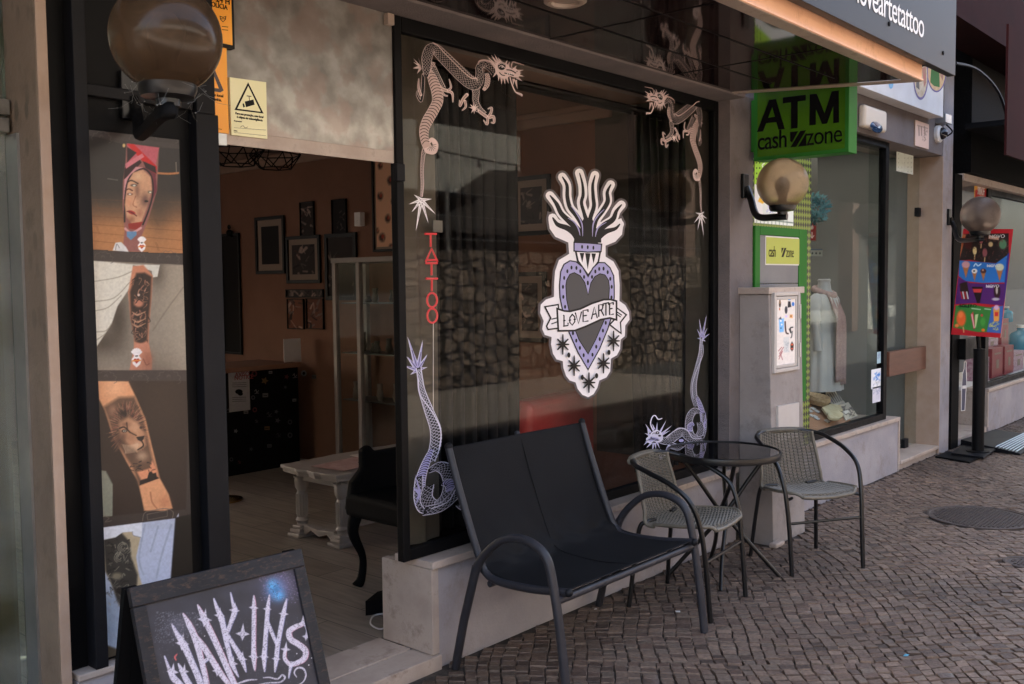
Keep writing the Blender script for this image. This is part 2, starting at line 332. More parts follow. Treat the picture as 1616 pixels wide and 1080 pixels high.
# tattoo shop plinths
def plinth(x0, x1, name, lab, zs=ZS, end=None, rend=False, ybk=3.12):
    e = empty(name, ((x0+x1)/2, 2.95, 0), lab, 'plinth wall')
    MB().box(x0+.045, x1-.0, 2.905, ybk, -.02, zs-.034).build('rendered_face', M['plaster'], e, bevel=.002)
    MB().box(x0, x1, 2.885, ybk, zs-.032, zs).build('stone_sill', M['marble'], e, bevel=.003)
    if end is not None: MB().box(x0+.004, x0+.044, 2.897, ybk+.09, end, zs-.034).build('end_slab', M['marble_d'], e, bevel=.002)
    if rend: MB().box(x1, x1+.03, 2.897, ybk+.02, -.02, zs-.033).build('end_slab', M['marble'], e, bevel=.002)
    return e
E1 = plinth(2.795, 5.465, 'window_plinth', 'low grey rendered wall with pale stone sill under the big tattoo studio window', end=.056, ybk=3.12)
e = empty('panel_plinth', (1.55, 2.95, 0), 'low stone plinth under the black poster panel at the left', 'plinth wall')
MB().box(1.298, 1.86, 2.885, 3.2, -.02, .43).build('rendered_face', M['plaster'], e, bevel=.002)
MB().box(1.298, 1.86, 2.875, 3.2, .432, .452).build('stone_sill', M['marble_d'], e, bevel=.003)
# entrance step
e = empty('entrance_step', (2.3, 3, 0), 'worn pinkish stone entrance step of the tattoo studio, stained and split in two slabs', 'step')
MB().box(1.862, 2.842, 2.885, 3.03, -.03, .052).build('front_slab', M['marble_d'], e, bevel=.004)
MB().box(1.862, 2.797, 3.032, 3.235, -.03, .056).build('rear_slab', M['marble_d'], e, bevel=.003)
# shop 2 plinth + threshold
plinth(6.03, 8.31, 'boutique_plinth', 'low grey rendered wall with pinkish stone sill under the dress shop window', rend=True)
e = empty('boutique_step', (8.8, 3, 0), 'pale stone threshold in front of the glass door of the dress shop', 'step')
MB().box(8.342, 9.318, 2.885, 3.2, .045, .075).build('stone_slab', M['marble'], e, bevel=.003)
MB().box(8.342, 9.318, 2.91, 3.2, -.03, .044).build('brick_riser', M['marble_d'], e)
# pillar
e = empty('wall_pillar', (5.5, 3, 0), 'rough grey rendered pillar between the tattoo studio window and the cash machine', 'pillar')
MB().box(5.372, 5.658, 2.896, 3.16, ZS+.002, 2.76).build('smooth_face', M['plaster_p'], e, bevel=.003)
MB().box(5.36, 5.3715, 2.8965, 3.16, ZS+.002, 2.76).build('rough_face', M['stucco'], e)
# header beam over tattoo shop
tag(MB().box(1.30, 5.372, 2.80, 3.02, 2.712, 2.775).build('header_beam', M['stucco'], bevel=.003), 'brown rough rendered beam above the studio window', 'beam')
# shop 2 lintel
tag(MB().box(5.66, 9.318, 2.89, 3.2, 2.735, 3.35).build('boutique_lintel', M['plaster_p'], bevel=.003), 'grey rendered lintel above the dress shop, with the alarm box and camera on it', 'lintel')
e = empty('stone_pilaster', (9.45, 3, 0), 'pale pinkish stone pilaster between the dress shop door and the bar', 'pilaster')
MB().box(9.32, 9.34, 2.887, 3.2, .0, 2.733).build('stone_reveal', M['pilaster2'], e, bevel=.002)
MB().box(9.341, 9.62, 2.89, 3.2, -.02, 3.6).build('rendered_face', M['plaster'], e, bevel=.002)
# shop 3
M['granite'] = mat('black_granite', (0.0018, 0.0018, 0.0019), (0.0033, 0.0032, 0.0033), rough=.7, ns=30, c3=(0.0135, 0.0135, 0.0135), n3=70, spec=.06)
tag(MB().box(9.622, 9.85, 2.87, 3.2, -.02, 2.6).build('granite_pier', M['granite'], bevel=.002), 'polished black granite pier at the bar entrance', 'pier')
e = empty('granite_header', (13, 2.9, 2.6), 'polished black granite band above the bar window', 'header')
MB().box(9.86, 17, 2.80, 3.0, 2.62, 4.6).build('granite_face', M['granite'], e, bevel=.002)  # granite band carried up to blacken the shaded wall below the awning
MB().box(9.86, 17, 2.86, 3.2, 2.55, 2.617).build('metal_rail', M['marble_d'], e, bevel=.002)
e = plinth(10.93, 16.5, 'bar_plinth', 'low lilac grey rendered wall with stone sill under the bar window at the right edge', end=.05)
tag(MB().box(9.86, 10.92, 2.9, 3.4, -.03, .06).build('bar_step', M['marble_d'], bevel=.003), 'stone entrance step of the bar behind the sign stand', 'step')

# ------------------------------------------------------------ tattoo shop interior
M['warmwall'] = mat('warm_wall', (0.2021, 0.0983, 0.0597), (0.2344, 0.1188, 0.0746), rough=.85, ns=2, bump=.002, bs=40)
M['warmceil'] = mat('warm_ceiling', (0.3360, 0.2310, 0.1750), (0.3010, 0.2030, 0.1540), rough=.9, ns=1)
def planks():
    m = bpy.data.materials.new('wood_tiles'); m.use_nodes = True; t = m.node_tree; L = t.links.new; b = t.nodes['Principled BSDF']; b.inputs['Roughness'].default_value = .38
    geo = N(t, 'ShaderNodeNewGeometry'); mp = N(t, 'ShaderNodeMapping'); mp.inputs['Rotation'].default_value = (0, 0, R(90)); L(geo.outputs['Position'], mp.inputs[0])
    br = N(t, 'ShaderNodeTexBrick'); br.inputs['Scale'].default_value = 1; br.inputs['Brick Width'].default_value = 1.2; br.inputs['Row Height'].default_value = .2
    br.inputs['Mortar Size'].default_value = .0028; br.inputs['Color1'].default_value = (.19, .158, .132, 1); br.inputs['Color2'].default_value = (.26, .222, .19, 1); br.inputs['Mortar'].default_value = (.02, .02, .02, 1)
    L(mp.outputs[0], br.inputs[0]); n = N(t, 'ShaderNodeTexNoise'); n.inputs['Scale'].default_value = 5; n.inputs['Detail'].default_value = 8
    m2 = N(t, 'ShaderNodeMapping'); m2.inputs['Scale'].default_value = (8, 1, 1); L(geo.outputs['Position'], m2.inputs[0]); L(m2.outputs[0], n.inputs[0])
    r = N(t, 'ShaderNodeMapRange'); r.inputs[1].default_value = .3; r.inputs[2].default_value = .7; r.inputs[3].default_value = .7; r.inputs[4].default_value = 1.15; L(n.outputs['Fac'], r.inputs[0])
    vm = N(t, 'ShaderNodeVectorMath', operation='SCALE'); L(br.outputs[0], vm.inputs[0]); L(r.outputs[0], vm.inputs['Scale']); L(vm.outputs[0], b.inputs['Base Color'])
    return m
M['planks'] = planks()
tag(MB().box(-1.5, 5.36, 3.236, 10.4, -.03, .05).build('studio_floor', M['planks']), kind='structure')
tag(MB().box(5.375, 5.5, 3.17, 10.5, -.03, 3.2).build('studio_side_wall', M['warmwall']), 'warm brown inner wall of the studio hung with pictures', 'wall')
tag(MB().box(-1.6, 5.37, 10.4, 10.5, 2.6, 3.2).box(-1.6, 5.37, 10.4, 10.5, -.03, .9).box(-1.6, -.6, 10.4, 10.5, .901, 2.599).box(3.2, 5.37, 10.4, 10.5, .901, 2.599).build('studio_back_wall', M['warmwall']), 'dim rear wall inside the studio', 'wall')  # opening left out of view to let sky light into the studio
tag(MB().box(-1.6, -1.5, 3.2, 10.4, -.03, 3.2).build('studio_left_wall', M['warmwall']), 'inner wall of the studio opposite the pictures', 'wall')
ZC = UX(372, 256, 5.375).z
tag(MB().box(-1.5, 5.37, 3.75, 5.6, ZC, ZC+.1).box(-1.5, 5.37, 6.6, 10.4, ZC, ZC+.1).box(-1.5, .5, 5.601, 6.599, ZC, ZC+.1).box(2.2, 5.37, 5.601, 6.599, ZC, ZC+.1).build('studio_ceiling', M['warmceil']), 'pinkish ceiling inside the studio', 'ceiling')
tag(MB().box(-1.5, 5.37, 3.2, 3.748, 2.78, 3.2).build('window_soffit', M['warmceil']), 'pale lowered ceiling just behind the studio window', 'ceiling')
tag(MB().box(5.33, 5.3745, 3.76, 10.39, ZC-.10, ZC-.002).box(5.30, 5.33, 3.76, 10.39, ZC-.04, ZC-.002).build('cornice', M['warmceil'], bevel=.01), 'moulded cornice along the top of the inner side wall', 'cornice')
tag(MB().box(1.30, 1.86, 3.06, 3.12, .0, 2.71).build('panel_backing', M['blackmatte']), 'black boarding behind the poster panel', 'wall')
tag(MB().box(-1.5, 1.26, 3.2, 3.28, 0, 3.2).build('partition', M['warmwall']), 'inner partition left of the studio door', 'wall')

# ------------------------------------------------------------ door surround, transom, window frame
def frame_rect(m, x0, x1, z0, z1, wl, wr, wt, wb, y0, y1):
    m.box(x0, x0+wl, y0, y1, z0, z1); m.box(x1-wr, x1, y0, y1, z0, z1)
    if wt: m.box(x0+wl+.0005, x1-wr-.0005, y0, y1, z1-wt, z1)
    if wb: m.box(x0+wl+.0005, x1-wr-.0005, y0, y1, z0, z0+wb)
    return m
M['beige'] = mat('beige_metal', (0.3182, 0.2466, 0.1989), (0.3659, 0.2864, 0.2307), rough=.35, ns=3, c3=(0.1591, 0.1035, 0.0716), n3=12)
win = empty('studio_window', (4.05, 3, ZS), 'large black framed shop window of the tattoo studio, reflecting the street', 'shop window')
frame_rect(MB(), 2.712, 5.358, ZS+.002, 2.71, .040, .055, .062, .05, 2.972, 3.010).build('frame', M['black'], win, bevel=.004)
MB().box(2.7525, 5.3025, 2.995, 2.999, ZS+.053, 2.647).build('pane', M['glass'], win)
MB().box(2.69, 2.735, 2.945, 2.9715, 2.04, 2.11).build('hinge', M['darkgrey'], win, bevel=.003); MB().box(2.665, 2.70, 2.955, 2.984, 2.66, 2.705).build('hinge', M['beige'], win, bevel=.003)
def stained():
    m = bpy.data.materials.new('stained_film'); m.use_nodes = True; t = m.node_tree; L = t.links.new; b = t.nodes['Principled BSDF']; b.inputs['Roughness'].default_value = .3
    geo = N(t, 'ShaderNodeNewGeometry')
    def nz(s, d=6, off=0):
        mp = N(t, 'ShaderNodeMapping'); mp.inputs['Location'].default_value = (off, off, off); L(geo.outputs['Position'], mp.inputs[0])
        n = N(t, 'ShaderNodeTexNoise'); n.inputs['Scale'].default_value = s; n.inputs['Detail'].default_value = d; L(mp.outputs[0], n.inputs[0]); return n.outputs['Fac']
    sx = N(t, 'ShaderNodeSeparateXYZ'); L(geo.outputs['Position'], sx.inputs[0])
    r1 = N(t, 'ShaderNodeValToRGB'); e = r1.color_ramp.elements; e[0].position = .36; e[0].color = (.22, .205, .185, 1); e[1].position = .66; e[1].color = (.42, .415, .385, 1)
    q = e.new(.5); q.color = (.30, .29, .262, 1); L(nz(11, 10), r1.inputs[0])
    r2 = N(t, 'ShaderNodeMapRange'); r2.inputs[1].default_value = .5; r2.inputs[2].default_value = .58; L(nz(8, 9, 3.), r2.inputs[0])
    mx = N(t, 'ShaderNodeMix', data_type='RGBA'); mx.inputs[7].default_value = (.30, .215, .18, 1); L(r1.outputs[0], mx.inputs[6])
    mu = N(t, 'ShaderNodeMath', operation='MULTIPLY'); mu.inputs[1].default_value = .55; L(r2.outputs[0], mu.inputs[0]); L(mu.outputs[0], mx.inputs[0])
    # faint rectangles of tone, paler toward the lower edge
    ck = N(t, 'ShaderNodeTexBrick'); ck.inputs['Scale'].default_value = 2.2; ck.inputs['Mortar Size'].default_value = .0; ck.inputs['Color1'].default_value = (.96, .95, .94, 1); ck.inputs['Color2'].default_value = (1.05, 1.04, 1.02, 1)
    cmb = N(t, 'ShaderNodeCombineXYZ'); L(sx.outputs[0], cmb.inputs[0]); L(sx.outputs[2], cmb.inputs[1]); L(cmb.outputs[0], ck.inputs[0])
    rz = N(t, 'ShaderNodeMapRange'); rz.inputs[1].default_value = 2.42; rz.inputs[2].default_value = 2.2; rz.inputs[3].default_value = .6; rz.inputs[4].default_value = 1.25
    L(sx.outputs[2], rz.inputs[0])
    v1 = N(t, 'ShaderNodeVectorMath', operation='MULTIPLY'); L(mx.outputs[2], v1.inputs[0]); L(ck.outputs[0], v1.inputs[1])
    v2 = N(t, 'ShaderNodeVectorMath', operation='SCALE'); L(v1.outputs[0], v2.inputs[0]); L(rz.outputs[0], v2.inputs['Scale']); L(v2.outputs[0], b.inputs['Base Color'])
    return m
M['stained'] = stained()
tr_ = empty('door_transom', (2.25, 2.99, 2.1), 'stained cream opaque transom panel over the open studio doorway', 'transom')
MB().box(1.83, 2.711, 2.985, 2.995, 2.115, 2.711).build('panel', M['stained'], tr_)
MB().box(1.926, 2.70, 2.978, 2.9845, 2.112, 2.162).build('lower_trim', M['marble'], tr_, bevel=.002)
MB().box(1.83, 1.925, 2.97, 2.984, 2.105, 2.175).build('clamp', M['alu'], tr_, bevel=.003)
# black poster panel frame (left)
pf = empty('poster_panel', (1.56, 2.95, .45), 'tall black panel left of the doorway holding a strip of four tattoo photographs', 'display panel')
MB().box(1.352, 1.392, 2.875, 2.96, .453, 2.711).build('left_stile', M['darkgrey'], pf, bevel=.003)
MB().box(1.755, 1.838, 2.885, 3.02, .453, 2.19).box(1.762, 1.831, 2.89, 3.02, 2.1905, 2.711).build('right_stile', M['darkgrey'], pf, bevel=.003)
MB().box(1.284, 1.3515, 2.93, 3.05, .453, 2.711).box(1.3925, 1.7545, 2.93, 3.05, .453, 2.711).build('back_board', M['black'], pf)
MB().box(1.393, 1.7545, 2.9, 2.929, 2.2, 2.235).build('cross_rail', M['darkgrey'], pf, bevel=.003)
# left neighbour glass door
gd = empty('glass_door', (.6, 3.1, 0), 'green tinted glass door with brushed metal lock rail at the left edge of the picture', 'door')
MB().box(-.2, 1.2475, 3.10, 3.112, 0.03, 3.1).build('pane', M['glass3'], gd)
za, zb, zc, zd = [UY(x, y, 3.07).z for x, y in ((15, 158), (15, 183), (15, 187), (15, 210))]
MB().box(-.2, 1.243, 3.06, 3.099, zb, za).box(-.2, 1.240, 3.06, 3.099, zd, zc).build('lock_rail', mat('dirty_steel', (.12, .115, .1), (.2, .19, .17), rough=.5, ns=20, metal=.4), gd, bevel=.004)
MB().box(1.2405, 1.2485, 3.02, 3.099, 0.03, zd-.005).build('seal', M['alu'], gd)
tag(MB().box(-3, 1.255, 3.9, 4.0, 0, 3.1).build('inner_screen', mat('grey_green', (.34, .38, .35), (.24, .28, .26), ns=1.5)), 'grey green wall behind the glass door at the left edge', 'wall')
tag(MB().box(-3, 1.26, 2.9, 3.18, 3.1, 3.2).box(-3, -.21, 2.9, 3.11, 0, 3.1).build('neighbour_front', M['facade']), 'rendered front of the neighbouring premises, left of the frame', 'wall')

# ------------------------------------------------------------ canopy over the studio
M['soffit'] = mat('black_gloss_panel', (0.0120, 0.0072, 0.0078), (0.0192, 0.0120, 0.0120), rough=.055, ns=2, c3=(0.0480, 0.0300, 0.0270), n3=3, spec=.18)
M['orange'] = mat('salmon_fascia', (0.7177, 0.3915, 0.2284), (0.7830, 0.4567, 0.2828), rough=.35, ns=3, c3=(0.4894, 0.2392, 0.1305), n3=6)
can = empty('entrance_canopy', (3.5, 2.4, 2.72), 'low glossy black panelled canopy with salmon metal edge over the studio front', 'canopy')
cA, cB = UZ(1145, 148, 2.72), UZ(1456, 129, 2.72)   # inner and outer right corners
cA = Vector((5.22, 2.84, 2.72))
inn = [(-2.5, 2.80), (cA.x-.02, 2.80), (cB.x-.13, cB.y+.07), (-2.5, cB.y+.07)]
out = [(-2.5, 2.83), (cA.x+.03, 2.83), (cB.x, cB.y), (-2.5, cB.y)]
MB().prism([(x, y, 2.723) for x, y in inn], (0, 0, .006)).build('gloss_panels', M['soffit'], can)
m = MB()
xs_ = [-1.9, -.8, .3, 1.4, 2.45, 3.5, 4.55]
for x in xs_: m.box(x, x+.006, cB.y+.072, 2.798, 2.7205, 2.7228)
for y in (2.2, 2.52): m.box(-2.49, 5.05+(2.8-y)*.33, y, y+.006, 2.7202, 2.7227)
m.build('panel_joints', M['blackmatte'], can)
m = MB()
for a, b_ in ((1, 2), (2, 3)):
    p = [(*inn[a], 2.719), (*out[a], 2.719), (*out[b_], 2.719), (*inn[b_], 2.719)]; m.prism(p, (0, 0, .003))
m.build('edge_trim', M['beige'], can, bevel=.002)
m = MB(); m.box(-2.5, cB.x-.004, cB.y+.002, cB.y+.02, 2.7225, 2.88); m.box(-2.5, cB.x-.002, cB.y-.006, cB.y+.0015, 2.7225, 2.733)
m.build('fascia', M['orange'], can, bevel=.002)
MB().box(-2.5, 5.2, 1.9, 2.79, 2.86, 2.9).build('roof_sheet', M['darkgrey'], can)
q = UZ(892, 2, 2.72)
e = MB().lathe([(.085, 0), (.085, -.006), (.07, -.014), (.055, -.012), (.05, .001)], (q.x, q.y, 2.7228), 32).build('downlight', M['beige'], smooth=30); tag(e, 'round recessed downlight ring in the black canopy ceiling', 'downlight')
# dark sign board with lettering
M['signgrey'] = mat('sign_grey', (0.0044, 0.0046, 0.0052), (0.0050, 0.0051, 0.0058), rough=.45, ns=2, spec=.3)
sb = empty('fascia_sign', (4, 1.8, 2.8), 'long dark grey fascia sign with white lettering above the canopy edge', 'sign')
MB().box(-2.5, 6.01, 1.80, 1.845, 2.792, 3.8).build('board', M['signgrey'], sb, bevel=.002)
m = MB()
for x, y in ((1403, 38), (1488, 84), (1315, -8)): q = UY(x, y, 1.8); MB().lathe([(.012, 0), (.012, .004), (.004, .006)], (q.x, 1.80, q.z), 12, ax=(0, -1, 0)).build('bolt', M['blackmatte'], sb)

MB().box(5.3, 6.0, 1.846, 2.8, 2.87, 2.9).build('bracket_arm', M['darkgrey'], sb)

M['frost'] = mat('frosted_panel', (.8, .8, .8), rough=.9)
def translucent(name, c):
    m = bpy.data.materials.new(name); m.use_nodes = True; t = m.node_tree; t.nodes.remove(t.nodes['Principled BSDF']); b = N(t, 'ShaderNodeBsdfTranslucent'); b.inputs[0].default_value = (*c, 1); t.links.new(b.outputs[0], t.nodes['Material Output'].inputs[0]); return m
M['frost'] = translucent('opal_daylight_fill', (.16, .16, .155))  # translucent panels added out of view to brighten the shop interiors
tag(MB().add([(.5, 5.6, ZC+.11), (2.2, 5.6, ZC+.11), (2.2, 6.6, ZC+.11), (.5, 6.6, ZC+.11)], [(0, 1, 2, 3)]).build('daylight_fill', translucent('dim_daylight_fill', (.25, .24, .22)), keep=True), 'opal panel added over the studio to let daylight in, out of the frame', 'daylight_fill')  # panel added over the ceiling gap as extra light for the studio
# ------------------------------------------------------------ lettering and pictures
def text(s, org, xd, up, h, m, name, parent=None, align='LEFT', bold=0., sx=1., shear=0., ext=.0006, space=1.):
    c = bpy.data.curves.new(name, 'FONT'); c.body = s; c.size = 1.; c.align_x = align; c.offset = bold; c.shear = shear; c.space_character = space
    c.fill_mode = 'BOTH'; c.extrude = ext/h; c.resolution_u = 4
    tmp = bpy.data.objects.new('t', c); C.objects.link(tmp); dg = bpy.context.evaluated_depsgraph_get(); dg.update()
    me = bpy.data.meshes.new_from_object(tmp.evaluated_get(dg)); bpy.data.objects.remove(tmp)
    k = h/.7; xd = Vector(xd).normalized(); up = Vector(up).normalized(); nn = xd.cross(up)
    V = np.zeros(len(me.vertices)*3); me.vertices.foreach_get('co', V); V = V.reshape(-1, 3)
    po = Vector(parent.location) if parent else Vector(org)
    pp = parent.parent if parent else None
    while pp: po += Vector(pp.location); pp = pp.parent
    O = Vector(org)-po
    W = np.array(O)+V[:, :1]*k*sx*np.array(xd)+V[:, 1:2]*k*np.array(up)+V[:, 2:]*k*np.array(nn)
    me.vertices.foreach_set('co', W.ravel()); me.materials.clear(); me.materials.append(m); me.update()
    o = bpy.data.objects.new(name, me); C.objects.link(o); o.parent = parent
    if not parent: o.location = po
    return o

class Art:  # flat cut-out artwork on a plane; px = position in the view of that plane
    def __init__(s, fn, nrm, mats): s.fn = fn; s.n = Vector(nrm); s.k = 0; s.b = MB(); s.mats = mats; s.step = .00004
    def P(s, x, y): return s.fn(x, y)+s.n*s.k*s.step
    def poly(s, pts, m=0, grow=0, smooth=0):
        s.k += 1
        if smooth: pts = [(p.x, p.y) for p in cr(pts, smooth, True)]
        if grow:
            n = len(pts); A = sum(pts[i][0]*pts[(i+1) % n][1]-pts[(i+1) % n][0]*pts[i][1] for i in range(n)); sg = 1 if A > 0 else -1; o = []
            for i in range(n):
                a, b, c = pts[i-1], pts[i], pts[(i+1) % n]
                d1 = Vector((b[0]-a[0], b[1]-a[1])); d2 = Vector((c[0]-b[0], c[1]-b[1]))
                if d1.length < 1e-6 or d2.length < 1e-6: o.append(b); continue
                d1.normalize(); d2.normalize(); n1 = Vector((d1.y, -d1.x)); n2 = Vector((d2.y, -d2.x)); h = (n1+n2)
                if h.length < .3: h = n1
                h.normalize(); kk = min(1/max(h.dot(n1), .4), 1.8); o.append((b[0]+h.x*grow*sg*kk, b[1]+h.y*grow*sg*kk))
            pts = o
        V = [s.P(*p) for p in pts]; v2 = [Vector((p[0], p[1], 0)) for p in pts]
        T = tessellate_polygon([v2]); s.b.add(V, [tuple(t) for t in T], m)
    def stroke(s, pts, w, m=0, n=6, sm=True, cap=True):
        s.k += 1
        q = [(p.x, p.y) for p in cr(pts, n)] if sm and len(pts) > 2 else list(pts)
        if len(q) < 2: return
        W = lerps(w, len(q)) if hasattr(w, '__len__') else [w]*len(q); L = []; Rr = []
        for i, p in enumerate(q):
            a = q[max(i-1, 0)]; b = q[min(i+1, len(q)-1)]; d = Vector((b[0]-a[0], b[1]-a[1])); 
            if d.length < 1e-9: d = Vector((1, 0))
            d.normalize(); nx, ny = -d.y*W[i], d.x*W[i]; L.append((p[0]+nx, p[1]+ny)); Rr.append((p[0]-nx, p[1]-ny))
        k = len(q); s.b.add([s.P(*p) for p in L]+[s.P(*p) for p in Rr], [(i, i+1, k+i+1, k+i) for i in range(k-1)], m)
        if cap:
            for e, ww in ((q[0], W[0]), (q[-1], W[-1])):
                if ww > .8: s.ell(e[0], e[1], ww, ww, m, n=12)
    def ell(s, x, y, rx, ry, m=0, n=14, rot=0):
        s.k += 1; c, d = math.cos(rot), math.sin(rot)
        s.b.add([s.P(x+rx*math.cos(a)*c-ry*math.sin(a)*d, y+rx*math.cos(a)*d+ry*math.sin(a)*c) for a in [2*math.pi*i/n for i in range(n)]], [tuple(range(n))], m)
    def star(s, x, y, r, m, n=8, ry=None, rin=.35, rot=0):
        ry = ry or r; p = []
        for i in range(2*n):
            a = rot+math.pi*i/n; k = 1 if i % 2 == 0 else rin; p.append((x+r*k*math.cos(a), y+ry*k*math.sin(a)))
        s.poly(p, m)

M['vc'] = None
def vcmat(name, rough=.45, spec=.4, bump=0, coat=0):
    m = bpy.data.materials.new(name); m.use_nodes = True; t = m.node_tree; b = t.nodes['Principled BSDF']; a = N(t, 'ShaderNodeAttribute'); a.attribute_name = 'print'
    t.links.new(a.outputs['Color'], b.inputs['Base Color']); b.inputs['Roughness'].default_value = rough; b.inputs['Specular IOR Level'].default_value = spec
    b.inputs['Coat Weight'].default_value = coat; b.inputs['Coat Roughness'].default_value = .08
    return m
M['print'] = vcmat('printed_photo', .35); M['paper'] = vcmat('printed_paper', .7, .2); M['chalk'] = vcmat('chalked_board', .5, .4)

class Pic:  # printed image held as point colours on a finely divided flat sheet
    def __init__(s, p0, ux, uy, nx, ny, gain=1.):
        s.p0, s.ux, s.uy, s.nx, s.ny = Vector(p0), Vector(ux), Vector(uy), nx, ny; s.gain = gain
        u, v = np.meshgrid(np.linspace(0, 1, nx), np.linspace(0, 1, ny)); s.U = u.ravel(); s.V = v.ravel()
        s.W = np.array(s.p0)+s.U[:, None]*np.array(s.ux)+s.V[:, None]*np.array(s.uy)
        s.X, s.Y = proj(s.W); s.C = np.ones((len(s.U), 3))*.5
    def fill(s, c): s.C[:] = np.array(c)/255
    def _b(s, mask, c, a=1.):
        m = (mask*a)[:, None]; c = np.array(c, float)/255 if not isinstance(c, np.ndarray) or c.ndim == 1 else c; s.C = s.C*(1-m)+c*m
    def poly(s, pts, c, a=1., soft=.7, grow=0):
        P = np.array(pts, float); x0, y0 = P.min(0)-soft*2-grow-1; x1, y1 = P.max(0)+soft*2+grow+1
        I = np.where((s.X > x0) & (s.X < x1) & (s.Y > y0) & (s.Y < y1))[0]
        if not len(I): return
        x, y = s.X[I], s.Y[I]; d = np.full(len(I), 1e9); ins = np.zeros(len(I), bool); n = len(P)
        for i in range(n):
            ax, ay = P[i]; bx, by = P[(i+1) % n]; ex, ey = bx-ax, by-ay; wx, wy = x-ax, y-ay
            t = np.clip((wx*ex+wy*ey)/(ex*ex+ey*ey+1e-9), 0, 1); d = np.minimum(d, np.hypot(wx-t*ex, wy-t*ey))
            c1 = (ay <= y) != (by <= y); xi = ax+(y-ay)*(ex)/(ey if abs(ey) > 1e-9 else 1e-9); ins ^= c1 & (x < xi)
        sd_ = np.where(ins, d, -d)+grow; mk = np.clip(sd_/soft/2+.5, 0, 1)*a
        m = mk[:, None]; s.C[I] = s.C[I]*(1-m)+np.array(c)/255*m
    def line(s, pts, w, c, a=1., soft=.6, sm=5):
        q = [(p.x, p.y) for p in cr(pts, sm)] if sm and len(pts) > 2 else list(pts); W = lerps(w, len(q)) if hasattr(w, '__len__') else [w]*len(q)
        P = np.array(q); g = max(W)+soft*2; x0, y0 = P.min(0)-g; x1, y1 = P.max(0)+g
        I = np.where((s.X > x0) & (s.X < x1) & (s.Y > y0) & (s.Y < y1))[0]
        if not len(I): return
        x, y = s.X[I], s.Y[I]; best = np.full(len(I), -1e9)
        for i in range(len(q)-1):
            ax, ay = q[i]; ex, ey = q[i+1][0]-ax, q[i+1][1]-ay; wx, wy = x-ax, y-ay
            t = np.clip((wx*ex+wy*ey)/(ex*ex+ey*ey+1e-9), 0, 1); best = np.maximum(best, W[i]+(W[i+1]-W[i])*t-np.hypot(wx-t*ex, wy-t*ey))
        m = (np.clip(best/soft/2+.5, 0, 1)*a)[:, None]; s.C[I] = s.C[I]*(1-m)+np.array(c)/255*m
    def ell(s, x, y, rx, ry, c, a=1., soft=.15, rot=0):
        cc, dd = math.cos(rot), math.sin(rot); X = (s.X-x)*cc+(s.Y-y)*dd; Y = -(s.X-x)*dd+(s.Y-y)*cc
        s._b(np.clip((1-np.hypot(X/rx, Y/ry))/max(soft, 1e-3), 0, 1), c, a)
    def blob(s, x, y, r, c, a=1., ry=None): s._b(np.exp(-(((s.X-x)/r)**2+((s.Y-y)/(ry or r))**2)), c, a)
    def grain(s, amt, sc=.5, seed=1, o=3):
        n = fbm(s.X, s.Y, sc, seed, o)-.5; s.C = np.clip(s.C*(1+n[:, None]*amt*2), 0, 1)
    def scratch(s, n, box, c, a, L=6, w=.5, seed=3):
        r = random.Random(seed)
        for i in range(n):
            x = r.uniform(box[0], box[2]); y = r.uniform(box[1], box[3]); an = r.uniform(0, 6.3); l = r.uniform(.4, 1)*L
            s.line([(x, y), (x+math.cos(an)*l*.5+r.uniform(-1, 1), y+math.sin(an)*l*.5), (x+math.cos(an)*l, y+math.sin(an)*l)], w, c, a*r.uniform(.5, 1), sm=0)
    def build(s, name, m, parent=None, thick=None, dark=None):
        nx, ny = s.nx, s.ny; i = np.arange((ny-1)*(nx-1)); r = i//(nx-1); c = i % (nx-1); a = r*nx+c
        F = np.stack([a, a+1, a+nx+1, a+nx], 1)
        po = parent; O = Vector((0, 0, 0))
        if po is None: O = s.p0.copy()
        while po: O += Vector(po.location); po = po.parent
        me = bpy.data.meshes.new(name); me.vertices.add(len(s.W)); me.vertices.foreach_set('co', (s.W-np.array(O)).ravel())
        me.loops.add(F.size); me.loops.foreach_set('vertex_index', F.ravel()); me.polygons.add(len(F)); me.polygons.foreach_set('loop_start', np.arange(len(F))*4)
        me.update(calc_edges=True)
        lin = np.where(s.C <= .04045, s.C/12.92, ((s.C+.055)/1.055)**2.4)*s.gain
        at = me.color_attributes.new('print', 'FLOAT_COLOR', 'POINT'); at.data.foreach_set('color', np.concatenate([np.clip(lin, 0, .9), np.ones((len(lin), 1))], 1).ravel())
        me.materials.append(m); o = bpy.data.objects.new(name, me); C.objects.link(o); o.parent = parent
        if parent is None: o.location = O
        return o
def picY(Y, x0, y0, x1, y1, nx, ny, gain=1.):   # sheet parallel to the facade, corners given top-left / bottom-right
    a = UY(x0, y0, Y); b = UY(x1, y1, Y)
    return Pic((a.x, Y, b.z), (b.x-a.x, 0, 0), (0, 0, a.z-b.z), nx, ny, gain)
def picW(p0, ux, uy, nx, ny, gain=1.): return Pic(p0, ux, uy, nx, ny, gain)

